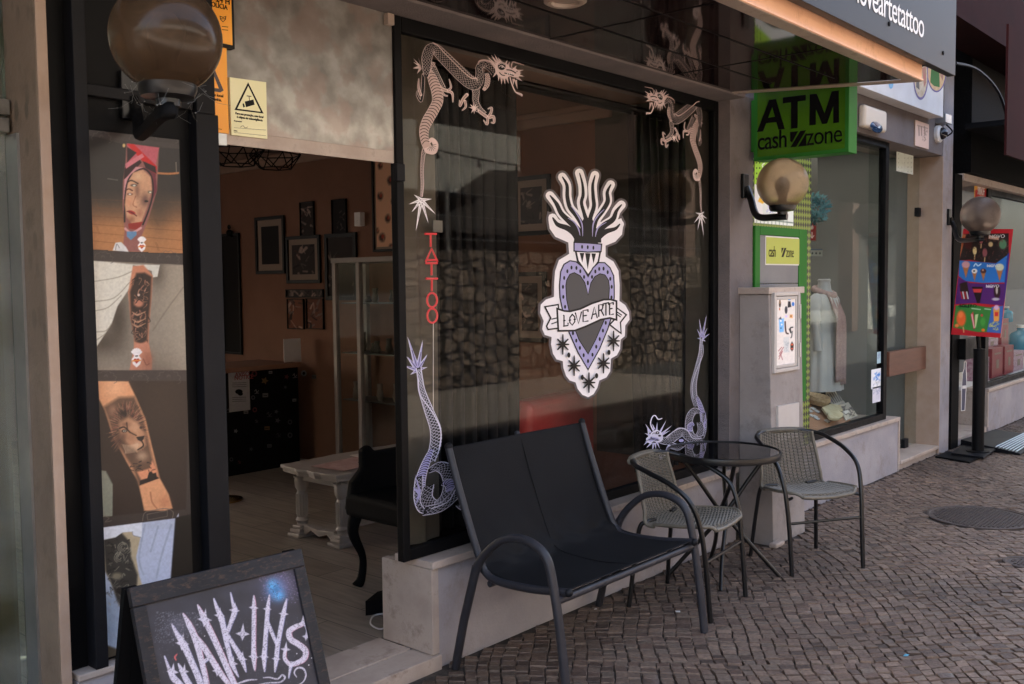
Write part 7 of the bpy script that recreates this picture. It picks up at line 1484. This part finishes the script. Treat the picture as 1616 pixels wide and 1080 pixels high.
c = UY(1384, 201.5, 2.828); MB().lathe([(.042, 0), (.038, .006), (.001, .008)], (c.x-.01, 2.8285, c.z), 24, ax=(0, -1, 0), sx=3.0).build('lens', mat('blue_lens', (.02, .05, .11), rough=.15), e, smooth=40)
o = e.children
a = UY(1451, 191, 2.885); b = UY(1461, 232, 2.885); a, b = UY(1444, 190, 2.882), UY(1465, 231, 2.882)
pc = Pic((a.x, 2.878, UY(1455, 233, 2.88).z), (b.x-a.x, 0, 0), (0, 0, UY(1455, 193, 2.88).z-UY(1455, 233, 2.88).z), 30, 40, 1.3); pc.fill((196, 170, 155)); 
for x in (1450, 1454, 1459): pc.line([(x, 200), (x+.5, 214)], .8, (110, 90, 82), .8, sm=0)
pc.line([(1448, 198), (1464, 203)], .6, (120, 100, 90), .8, sm=0); pc.scratch(10, (1456, 206, 1463, 222), (120, 95, 85), .8, 4, .5)
e = empty('stone_plaque', (a.x, 2.885, 2.7), 'small square beige plaque with marks on the lintel, between the alarm box and the camera', 'plaque')
MB().box(a.x, b.x, 2.879, 2.8895, UY(1455, 233, 2.88).z, UY(1455, 193, 2.88).z).build('plate', M['pilaster2'], e); pc.build('inscription', M['paper'], e)
c = UY(1487, 211, 2.84); e = empty('dome_camera', (c.x, 2.88, c.z), 'white dome security camera with dark lens on the corner above the pale pilaster', 'security camera')
MB().lathe([(.075, 0), (.078, .03), (.06, .045)], (c.x, 2.889, c.z), 24, ax=(0, -1, 0)).build('base', M['white'], e, smooth=30); MB().sphere((c.x, 2.85, c.z), .055, 12).build('lens_dome', mat('smoked_dome', (.012, .012, .015), rough=.08), e, smooth=0)
a = UY(1490, 186, 2.83); MB().box(a.x-.05, a.x+.12, 2.80, 2.889, c.z+.09, c.z+.17).build('junction_box', M['alu'], e, bevel=.004)
m = MB().tube(cr([(c.x+.05, 2.82, c.z+.08), (c.x+.15, 2.80, c.z+.03), (c.x+.2, 2.86, c.z)], 5), .007, 6); m.build('cable', M['blackmatte'], e, smooth=40)

# ------------------------------------------------------------ bar at the right edge
e = empty('bar_window', (13.5, 2.96, .46), 'black framed bar window at the right edge with bottles and red boxes behind the glass', 'shop window')
x0 = UY(1557, 400, 2.95).x; m = frame_rect(MB(), 10.93, 16.4, .459, 2.549, .12, .05, .06, .05, 2.93, 2.99); m.build('frame', M['black'], e, bevel=.003)
MB().box(11.0505, 16.3495, 2.955, 2.961, .510, 2.488).build('pane', M['glassdim'], e)
m = MB(); m.box(9.86, 10.92, 3.25, 3.26, .065, 2.54).build('entrance_glass', M['glass2'], e)
MB().box(10.4, 10.46, 3.23, 3.29, .065, 2.54).box(9.862, 9.92, 3.23, 3.29, .065, 2.54).build('door_frame', M['black'], e)
tag(MB().box(9.62, 25.9, 4.4, 4.5, 0, 3.3).build('bar_wall', mat('bar_wall', (.10, .105, .11), (.08, .085, .09), ns=1)), 'pale grey inner wall of the bar', 'wall')
tag(MB().box(9.62, 25.9, 3.26, 4.4, -.03, .05).build('bar_floor', M['planks']), kind='structure')
tag(MB().box(9.62, 25.9, 3.26, 3.5, 2.9, 3.0).build('bar_ceiling', M['greywall']), 'ceiling inside the bar', 'ceiling'); tag(MB().add([(9.62, 3.5, 2.95), (25.9, 3.5, 2.95), (25.9, 4.4, 2.95), (9.62, 4.4, 2.95)], [(0, 1, 2, 3)]).build('daylight_fill', M['frost'], keep=True), 'opal panel added over the bar to brighten it, out of the frame', 'daylight_fill')  # unseen translucent sheet added in place of ceiling to light the bar
tag(MB().box(11, 16.3, 3.0, 3.7, .40, .452).build('bar_display_shelf', M['white']), 'white display shelf inside the bar window', 'shelf')
M['box_red'] = mat('dark_red_card', (.22, .02, .03), (.28, .03, .04), rough=.45, ns=8); M['box_pink'] = mat('pink_white_card', (.5, .38, .42), (.3, .12, .2), rough=.5, ns=30)
def carton(x0, y0, x1, y1, Y, mm, lab):
    a, b = UY(x0, y0, Y), UY(x1, y1, Y); e = empty('display_carton', ((a.x+b.x)/2, Y+.1, b.z), lab, 'carton', 'cartons in the bar window')
    MB().box(a.x, b.x, Y, Y+.2, b.z, a.z).build('box', mm, e, bevel=.003)
    w_, h_ = b.x-a.x, a.z-b.z; MB().box(a.x+w_*.38, a.x+w_*.62, Y-.003, Y-.0005, b.z+h_*.3, b.z+h_*.6).box(a.x+w_*.2, a.x+w_*.8, Y-.003, Y-.0005, a.z-h_*.22, a.z-h_*.16).build('label', M['mount'], e)
carton(1566, 551, 1582, 593, 3.12, M['box_red'], 'dark red carton in the bar window, lower left one of the pair'); carton(1586, 547, 1599, 588, 3.12, M['box_red'], 'dark red carton in the bar window, lower right one of the pair'); carton(1581, 504, 1591, 545, 3.25, M['box_red'], 'dark red carton standing on top of the others in the bar window')
carton(1553, 565, 1563, 600, 3.15, M['box_pink'], 'pink and white carton behind the sign stand post'); carton(1556, 532, 1575, 550, 3.25, M['box_pink'], 'pale pink carton lying on the red ones in the bar window'); carton(1600, 556, 1615, 584, 3.2, M['box_pink'], 'lilac and white carton at the right edge of the bar window')
M['bluebottle'] = mat('blue_plastic', (.06, .25, .38), rough=.15)
for x, y0, y1, lab in ((1588, 485, 508, 'small blue water bottle on top of the cartons'), (1610, 515, 552, 'big blue water canister at the right edge of the bar window')):
    a, b = UY(x, y0, 3.4), UY(x, y1, 3.4); h = a.z-b.z; e = empty('water_bottle', (b.x, 3.4, b.z), lab, 'bottle', 'blue bottles in the bar window')
    MB().lathe([(h*.38, 0), (h*.42, h*.05), (h*.42, h*.6), (h*.36, h*.7), (h*.14, h*.82), (h*.14, h)], (b.x, 3.4, b.z), 20).build('bottle_body', M['bluebottle'], e, smooth=40); MB().lathe([(h*.17, h*.93), (h*.17, h*1.05)], (b.x, 3.4, b.z), 14).build('cap', M['white'], e)
# gold banner SMIRNOFF
a, b = UY(1538, 274, 2.949), UY(1558, 320, 2.949)
pc = Pic((a.x, 2.949, b.z), (b.x-a.x, 0, 0), (0, 0, a.z-b.z), 40, 60, 1.0); pc.fill((190, 142, 58)); pc.poly([(1539, 301), (1548, 296), (1558, 300), (1558, 312), (1548, 309), (1539, 313)], (150, 30, 34)); pc.poly([(1538, 312), (1548, 309), (1559, 312), (1559, 330), (1538, 330)], (205, 200, 198))
e = empty('drinks_banner', (a.x, 2.95, 2.2), 'gold vertical drinks banner with red label in the bar window above the globe lamp', 'banner'); pc.build('banner_print', M['paper'], e)
text('SMIRNOFF', ((a.x+b.x)/2, 2.9475, UY(1548, 308, 2.9475).z), (1, 0, 0), (0, 0, 1), .085, M['white'], 'lettering', e, align='CENTER', bold=.0, sx=.55*.8)
# bottle sticker on granite
A = Art(lambda x, y: UY(x, y, 2.868), (0, -1, 0), [M['white'], mat('navy_print', (.02, .025, .07), rough=.5), M['white']]); K = lambda x, y: (1500+x/4.5, 500+y/4.5)
bt = [K(90, 322), K(103, 322), K(101, 372), K(104, 410), K(104, 480), K(92, 665), K(68, 668), K(72, 480), K(76, 410), K(88, 372)]; A.poly([(x-2+4, y) for x, y in bt], 0, grow=.6); A.poly([(x+2, y) for x, y in bt], 1, grow=-.35); A.poly([(K(76, 490)[0]+2, K(76, 490)[1]), (K(101, 488)[0]+2, K(101, 488)[1]), (K(100, 510)[0]+2, K(100, 510)[1]), (K(74, 512)[0]+2, K(74, 512)[1])], 2)
tag(A.b.build('bottle_sticker', A.mats, keep=True), 'dark bottle shaped sticker with white outline on the black pier behind the sign post', 'sticker')
# swivelling menu stand with post
XB = 9.66; bx = UZ(1543, 714, .03); XB = bx.x
e = empty('ice_cream_sign', (XB, bx.y, 0), 'tilted red ice cream menu board on a thick black post at the bar entrance', 'sign stand')
ztop = UX(1543, 551, XB).z
m = MB(); c0 = [UZ(*p, .03) for p in ((1501, 716), (1552, 723), (1579, 704), (1524, 699))]
m.prism([Vector((p.x, p.y, .02)) for p in c0], (0, 0, .018)).build('base_plate', M['darkgrey'], e, bevel=.003)
c1_ = [UZ(*p, .02) for p in ((1476, 720), (1530, 729), (1550, 720), (1495, 712))]; MB().prism([Vector((p.x, p.y, .004)) for p in c1_], (0, 0, .016)).build('rubber_mat', M['blackmatte'], e)
MB().lathe([(.10, .038), (.10, .046), (.052, .05), (.052, ztop), (.047, ztop+.003)], (XB, bx.y, 0), 28).build('post', M['black'], e, smooth=30)
cs = [(1520, 361.5), (1596, 365.5), (1578.5, 533.5), (1501, 528)]; W4 = [UX(*p, XB-.06) for p in cs]
pc = Pic(W4[3], W4[2]-W4[3], W4[0]-W4[3], 140, 250, 1.1); K = lambda x, y: (1490+x/4.91, 340+y/4.91); qk = lambda L: [K(*p) for p in L]
pc.fill((170, 28, 38)); pc.poly(qk([(150, 145), (500, 140), (500, 330), (400, 370), (280, 360), (200, 345), (110, 350)]), (34, 24, 24)); pc.poly(qk([(140, 145), (170, 150), (120, 340), (108, 340)]), (165, 95, 60)); pc.poly(qk([(118, 350), (280, 362), (400, 372), (502, 300), (480, 520), (300, 525), (160, 510), (112, 470)]), (40, 105, 180)); pc.poly(qk([(490, 300), (505, 290), (475, 640), (455, 700), (470, 500)]), (40, 40, 120))
pc.poly(qk([(110, 480), (200, 525), (300, 530), (475, 530), (462, 700), (240, 680), (85, 690)]), (78, 30, 100)); pc.poly(qk([(90, 700), (200, 690), (330, 712), (455, 720), (440, 905), (260, 905), (70, 870)]), (55, 120, 52)); pc.poly(qk([(370, 710), (460, 700), (440, 915), (330, 905)]), (60, 95, 165))
def stick(x, y, rx, ry, c, cc=None): pc.ell(*K(x, y), rx, ry, c, 1, .3); pc.line([K(x, y+ry*4.9), K(x-2, y+ry*4.9+28)], .8, (200, 170, 120), sm=0)
stick(287, 195, 3.6, 6, (150, 80, 85)); stick(237, 275, 3.8, 7.5, (215, 195, 140)); stick(315, 290, 4.5, 8, (140, 80, 85)); pc.ell(*K(360, 225), 4.5, 5, (190, 165, 120), 1, .4); pc.ell(*K(455, 225), 7, 9, (80, 120, 88), 1, .3); pc.ell(*K(185, 220), 8, 11, (70, 25, 25), 1, .4); pc.scratch(50, (*K(160, 170), *K(490, 350)), (110, 60, 50), .8, 4, .6, 4); pc.poly(qk([(345, 155), (425, 165), (423, 192), (343, 182)]), (190, 150, 130))
def cone(x, y, s, top): pc.poly([K(x-s*.8, y), K(x+s*.8, y), K(x, y+s*2.9)], (165, 105, 62)); pc.ell(*K(x, y-8), s*1.1/4.91, s*.9/4.91, top, 1, .3)
cone(168, 390, 34, (190, 140, 145)); cone(235, 440, 24, (220, 215, 210)); cone(303, 440, 24, (80, 42, 35)); cone(430, 410, 36, (190, 195, 170)); pc.ell(*K(232, 432), 2, 1.6, (30, 25, 25), 1, .4); pc.ell(*K(300, 425), 2, 2, (180, 140, 120), 1, .4)
pc.line(qk([(230, 395), (245, 375), (262, 392), (285, 378)]), .9, (190, 215, 235)); pc.poly(qk([(330, 385), (385, 388), (385, 402), (330, 400)]), (210, 215, 220), .8)
pc.poly(qk([(120, 530), (175, 515), (190, 590), (185, 655), (150, 650), (125, 590)]), (45, 25, 25)); 
for i in range(4): pc.line(qk([(130+i*15, 595), (140+i*15, 645)]), 1.0, (200, 195, 200) if i % 2 else (170, 30, 40), sm=0)
pc.poly(qk([(215, 555), (300, 555), (275, 680), (255, 680)]), (35, 20, 25)); pc.poly(qk([(220, 570), (295, 570), (285, 600), (230, 598)]), (200, 60, 60)); pc.ell(*K(410, 590), 6, 13, (45, 22, 25), 1, .3); pc.ell(*K(408, 580), 2.2, 8, (200, 190, 180), .9, .4); pc.ell(*K(400, 650), 8, 3, (190, 190, 190), .9, .5); pc.poly(qk([(325, 545), (378, 548), (378, 562), (325, 560)]), (205, 205, 215), .8)
pc.ell(*K(132, 800), 9, 15, (220, 95, 45), 1, .35); pc.ell(*K(128, 770), 5, 7, (235, 130, 70), .8, .5); pc.ell(*K(98, 855), 4, 3.5, (220, 120, 60), 1, .4); pc.line(qk([(148, 870), (152, 905)]), 1, (200, 150, 100), sm=0)
pc.poly(qk([(205, 770), (225, 745), (240, 880), (228, 880)]), (195, 60, 70)); pc.poly(qk([(240, 770), (265, 765), (245, 870), (238, 870)]), (190, 205, 150)); pc.line(qk([(215, 770), (232, 870)]), .5, (230, 225, 225), sm=0)
pc.ell(*K(300, 825), 5, 9, (70, 150, 60), .9, .5); pc.ell(*K(302, 890), 3.6, 3, (215, 110, 30), 1, .4); pc.ell(*K(292, 775), 2.4, 2.6, (190, 60, 60), 1, .4); pc.poly(qk([(380, 720), (430, 715), (425, 820), (385, 825)]), (215, 150, 70)); pc.poly(qk([(392, 750), (420, 750), (418, 782), (392, 782)]), (190, 40, 40)); pc.ell(*K(405, 715), 5, 5, (200, 160, 190), 1, .4); pc.scratch(30, (*K(350, 830), *K(430, 890)), (210, 200, 90), .8, 3, .6, 7)
pc.line(qk([(115, 705), (190, 712)]), 1.2, (20, 70, 40), .8, sm=0); pc.line(qk([(215, 722), (280, 730)]), .8, (190, 215, 190), .8, sm=0); pc.line(qk([(315, 725), (360, 730)]), .8, (190, 215, 190), .8, sm=0)
m = MB(); th = Vector((.035, 0, 0)); m.prism([p+Vector((.002, 0, 0)) for p in W4], th).build('menu_panel', mat('red_plastic', (.30, .02, .03), rough=.35), e, bevel=.004)
pc.build('menu_print', M['print'], e)
tX = (W4[0]+W4[1])/2; MB().box(XB-.05, XB+.0, tX.y-.03, tX.y+.03, tX.z-.01, tX.z+.05).build('top_clip', mat('red_clip', (.4, .02, .02), rough=.35), e, bevel=.004)
MB().tube([(XB, bx.y, ztop-.05), (XB+.0, (W4[2].y+W4[3].y)/2, W4[2].z+.1)], .02, 8).build('panel_arm', M['black'], e)
text('NOVO', UX(*K(348, 178), XB-.0625), (0, -1, 0), (0, 0, 1), .03, M['white'], 'lettering', e); text('NOVO', UX(*K(330, 402), XB-.0625), (0, -1, 0), (0, 0, 1), .026, M['white'], 'lettering', e); text('NOVO', UX(*K(322, 560), XB-.0625), (0, -1, 0), (0, 0, 1), .026, M['white'], 'lettering', e); text('SOLERO', UX(*K(118, 712), XB-.0625), (0, -1, 0), (0, 0, 1), .028, M['txtblack'], 'lettering', e)
# small letter box on black pier, ramp
a, b = UY(1514, 535, 2.86), UY(1536, 563, 2.86); tag(MB().box(a.x, b.x, 2.80, 2.869, b.z, a.z).build('meter_box', M['black'], bevel=.004), 'black metal box fixed to the black pier behind the sign post', 'box')
r0 = [UZ(*p, .02) for p in ((1552, 716), (1616, 722), (1640, 690), (1580, 676))]
e = empty('access_ramp', (10.3, 2.6, 0), 'dark folding access ramp with ribbed metal end in front of the bar step', 'ramp')
p = [Vector((9.95, 2.89, 0)), Vector((9.62, 2.30, 0)), Vector((10.75, 2.10, 0)), Vector((11.1, 2.89, 0))]
ra, rb, rc, rd = UZ(1516, 693, .09), UZ(1610, 717, .015), UZ(1650, 690, .015), UZ(1570, 677, .09)
MB().hexa([(ra.x, ra.y, .005), (rb.x, rb.y, .004), (rc.x, rc.y, .004), (rd.x, rd.y, .005), (ra.x, ra.y, .085), (rb.x, rb.y, .02), (rc.x, rc.y, .02), (rd.x, rd.y, .085)]).build('ramp_deck', M['darkgrey'], e, bevel=.003)
m = MB()
for k in range(7):
    t0 = .60+k*.055; L0 = ra.lerp(rb, t0); L1 = rd.lerp(rc, t0); z0 = .085-.065*t0+.008; m.tube([(L0.x, L0.y, z0), (L1.x, L1.y, z0)], .007, 6)
m.build('metal_ribs', M['alu'], e, smooth=40)
# maroon awning over the bar
M['maroon'] = mat('maroon_fabric', (0.0158, 0.0023, 0.0027), (0.0203, 0.0032, 0.0036), rough=.85, ns=3, spec=.1)
e = empty('bar_awning', (11, 2.0, 2.5), 'dark maroon awning and black stand-in for its shade over the bar at the upper right', 'awning')
xq = UY(1590, 150, 1.8).x
MB().box(xq, 16, 1.80, 1.815, UY(1605, 250, 1.8).z, 3.3).build('valance', M['maroon'], e)
MB().box(6.1, 16, 2.45, 2.8, UY(1550, 50, 2.45).z, 4.2).build('upper_fascia', M['maroon'], e)
MB().box(9.64, 16, 1.83, 2.795, 3.0, 3.05).build('shade_sheet', M['blackmatte'], e)  # black sheet put in for the shadow under the awning
m = MB(); m.tube(cr([UY(1508, 100, 2.3), UY(1545, 112, 2.3), UY(1580, 155, 2.3), UY(1600, 240, 2.3)], 6), .012, 6).build('awning_arm', M['darkgrey'], e, smooth=40)

# ------------------------------------------------------------ the other side of the street (seen in the glass)
def rubble():
    m = bpy.data.materials.new('rubble_stone'); m.use_nodes = True; t = m.node_tree; L = t.links.new; b = t.nodes['Principled BSDF']; b.inputs['Roughness'].default_value = .9
    geo = N(t, 'ShaderNodeNewGeometry'); mp = N(t, 'ShaderNodeMapping'); mp.inputs['Scale'].default_value = (1, 1, 1.5); L(geo.outputs['Position'], mp.inputs[0])
    v = N(t, 'ShaderNodeTexVoronoi', feature='DISTANCE_TO_EDGE'); v.inputs['Scale'].default_value = 3.4; v.inputs['Randomness'].default_value = 1.0; L(mp.outputs[0], v.inputs['Vector']); v2 = N(t, 'ShaderNodeTexVoronoi'); v2.inputs['Scale'].default_value = 3.4; L(mp.outputs[0], v2.inputs['Vector'])
    r = N(t, 'ShaderNodeMapRange'); r.inputs[1].default_value = .02; r.inputs[2].default_value = .12; L(v.outputs['Distance'], r.inputs[0])
    cr2 = N(t, 'ShaderNodeValToRGB'); cr2.color_ramp.elements[0].color = (.03, .022, .017, 1); cr2.color_ramp.elements[1].color = (.24, .185, .145, 1); L(v2.outputs['Color'], cr2.inputs[0])
    mx = N(t, 'ShaderNodeMix', data_type='RGBA'); mx.inputs[6].default_value = (.004, .0035, .003, 1); L(r.outputs[0], mx.inputs[0]); L(cr2.outputs[0], mx.inputs[7]); L(mx.outputs[2], b.inputs['Base Color'])
    bp = N(t, 'ShaderNodeBump'); bp.inputs['Distance'].default_value = .08; L(r.outputs[0], bp.inputs['Height']); L(bp.outputs[0], b.inputs['Normal']); return m
YO = -4.6
tag(MB().box(-8, 19.5, YO-.5, YO, -.1, 2.15).build('stone_wall', rubble()), 'rubble stone wall across the street, visible only as a reflection in the window', 'wall')
M['whitewash'] = mat('whitewash', (0.3119, 0.3119, 0.2905), (0.2695, 0.2625, 0.2482), rough=.9, ns=1); M['tile'] = mat('roof_tile', (0.0120, 0.0090, 0.0080), (0.0100, 0.0080, 0.0070), rough=.8, ns=12)
e = empty('white_house', (4, -8, 0), 'whitewashed house across the street with a tiled lean-to roof, visible only as a reflection', 'house')
MB().box(-8, 17.6, -9.3, -9, 3.62, 5.05).build('upper_wall', M['whitewash'], e); MB().box(-8, 17.6, -9.3, -9, 5.051, 8).build('roof', M['tile'], e); MB().box(-8, 17.6, -9.3, -9, 0, 3.62).build('lower_wall', M['blackmatte'], e)
MB().hexa([(14, -9, 2.9), (20, -9, 2.9), (20, -7.2, 2.6), (14, -7.2, 2.6), (16.5, -9, 4.2), (20, -9, 4.4), (20, -7.2, 2.9), (14, -7.2, 2.7)]).build('lean_to_roof', M['tile'], e)
m = MB()
for x in (-5, -1.5, 3, 6.5, 10.5): m.box(x, x+1.1, -8.999, -8.97, .9, 2.3)
m.build('windows', M['blackmatte'], e)
MB().box(-8, 17.6, -8.96, -8.2, 3.4, 3.5).build('balcony_slab', M['darkgrey'], e)
for z in (2.95, 3.3, 3.6): pass
m = MB()
for k in range(3): m.tube([(-7, -5.2, 2.35+k*.38), (22, -5.2, 2.35+k*.38)], .012, 6)
for x in (-6, -1, 4, 9, 11.3, 16): m.tube([(x, -5.2, 0), (x, -5.2, 3.25)], .03, 8)
tag(m.build('wire_railing', M['alu'], smooth=40), 'thin post and wire railing across the street, visible only as a reflection', 'railing')
e = empty('festoon', (4, -6, 3.6), 'string of small festoon bulbs across the street, visible only as a reflection', 'string lights')
cur = [Vector((5+i*.5, -5.6, 3.75+.0012*((i % 12)-6)**2*3)) for i in range(28)]; MB().tube(cur, .012, 6).build('wire', M['blackmatte'], e)
for i in range(1, 27, 2): MB().sphere((cur[i].x, cur[i].y, cur[i].z-.12), .035, 6).tube([cur[i], (cur[i].x, cur[i].y, cur[i].z-.1)], .02, 6).build('bulb', M['blackmatte'], e)
# arcade building to the right with a restaurant sign
M['ochre'] = mat('pink_render', (0.1170, 0.0757, 0.0620), (0.1375, 0.0895, 0.0722), rough=.9, ns=1)
e = empty('arcade_building', (30, -7, 0), 'pinkish arcaded building across the street with a brown restaurant sign, visible only as a reflection', 'building')
MB().box(20, 44, -9.3, -9, 0, 7).build('back_wall', M['whitewash'], e)
MB().box(17.6, 20, -9.2, -8.9, 0, 8).build('side_block', M['tile'], e); MB().box(20, 44, -8.99, -6.0, 4.15, 8).build('upper_floor', M['ochre'], e)
m = MB()
for x in (20, 24.5, 29.9, 31.2, 36, 41): MB().box(x, x+.5, -6.45, -6.001, 0, 4.149).build('column', M['ochre'] if x != 31.2 else M['whitewash'], e)

tag(MB().box(-60, 60, -40, -39, 0, 9).build('distant_houses', M['ochre']), 'row of houses far down the street, out of the frame', 'houses')
MB().box(-60, 60, -40, -39, 0, .01)
sg = empty('restaurant_sign', (29, -5.9, 4.4), 'brown restaurant sign with pale lettering, seen mirrored in the dress shop glass', 'sign')
MB().box(24.5, 33.5, -5.99, -5.93, 4.35, 6.2).build('board', mat('brown_sign', (.10, .07, .055), rough=.6), sg)
text('Restaurante', (30.6, -5.92, 5.25), (-1, 0, 0), (0, 0, 1), .55, M['white'], 'lettering', sg, sx=.95, bold=.01)
text('Churrasqueira', (31.4, -5.92, 4.6), (-1, 0, 0), (0, 0, 1), .55, M['white'], 'lettering', sg, sx=.95, bold=.01)

# small litter on the paving
for i, (x, y, sz, col, lab) in enumerate(((940, 962, .012, M['white'], 'tiny white paper scrap on the cobbles behind the bench'), (1070, 966, .014, M['white'], 'tiny white paper scrap on the cobbles below the round table'), (1430, 1035, .012, M['bluebottle'], 'tiny pale green scrap on the cobbles at the lower right'))):
    p = UZ(x, y, .006); a = i*1.1+.4
    tag(MB().prism([p+Vector((math.cos(a+t)*sz*k, math.sin(a+t)*sz*k, (t > 2)*.003)) for t, k in ((0, 1.3), (1.4, .7), (2.9, 1.2), (4.3, .8))], (0, 0, .002)).build('paper_scrap', col), lab, 'litter')
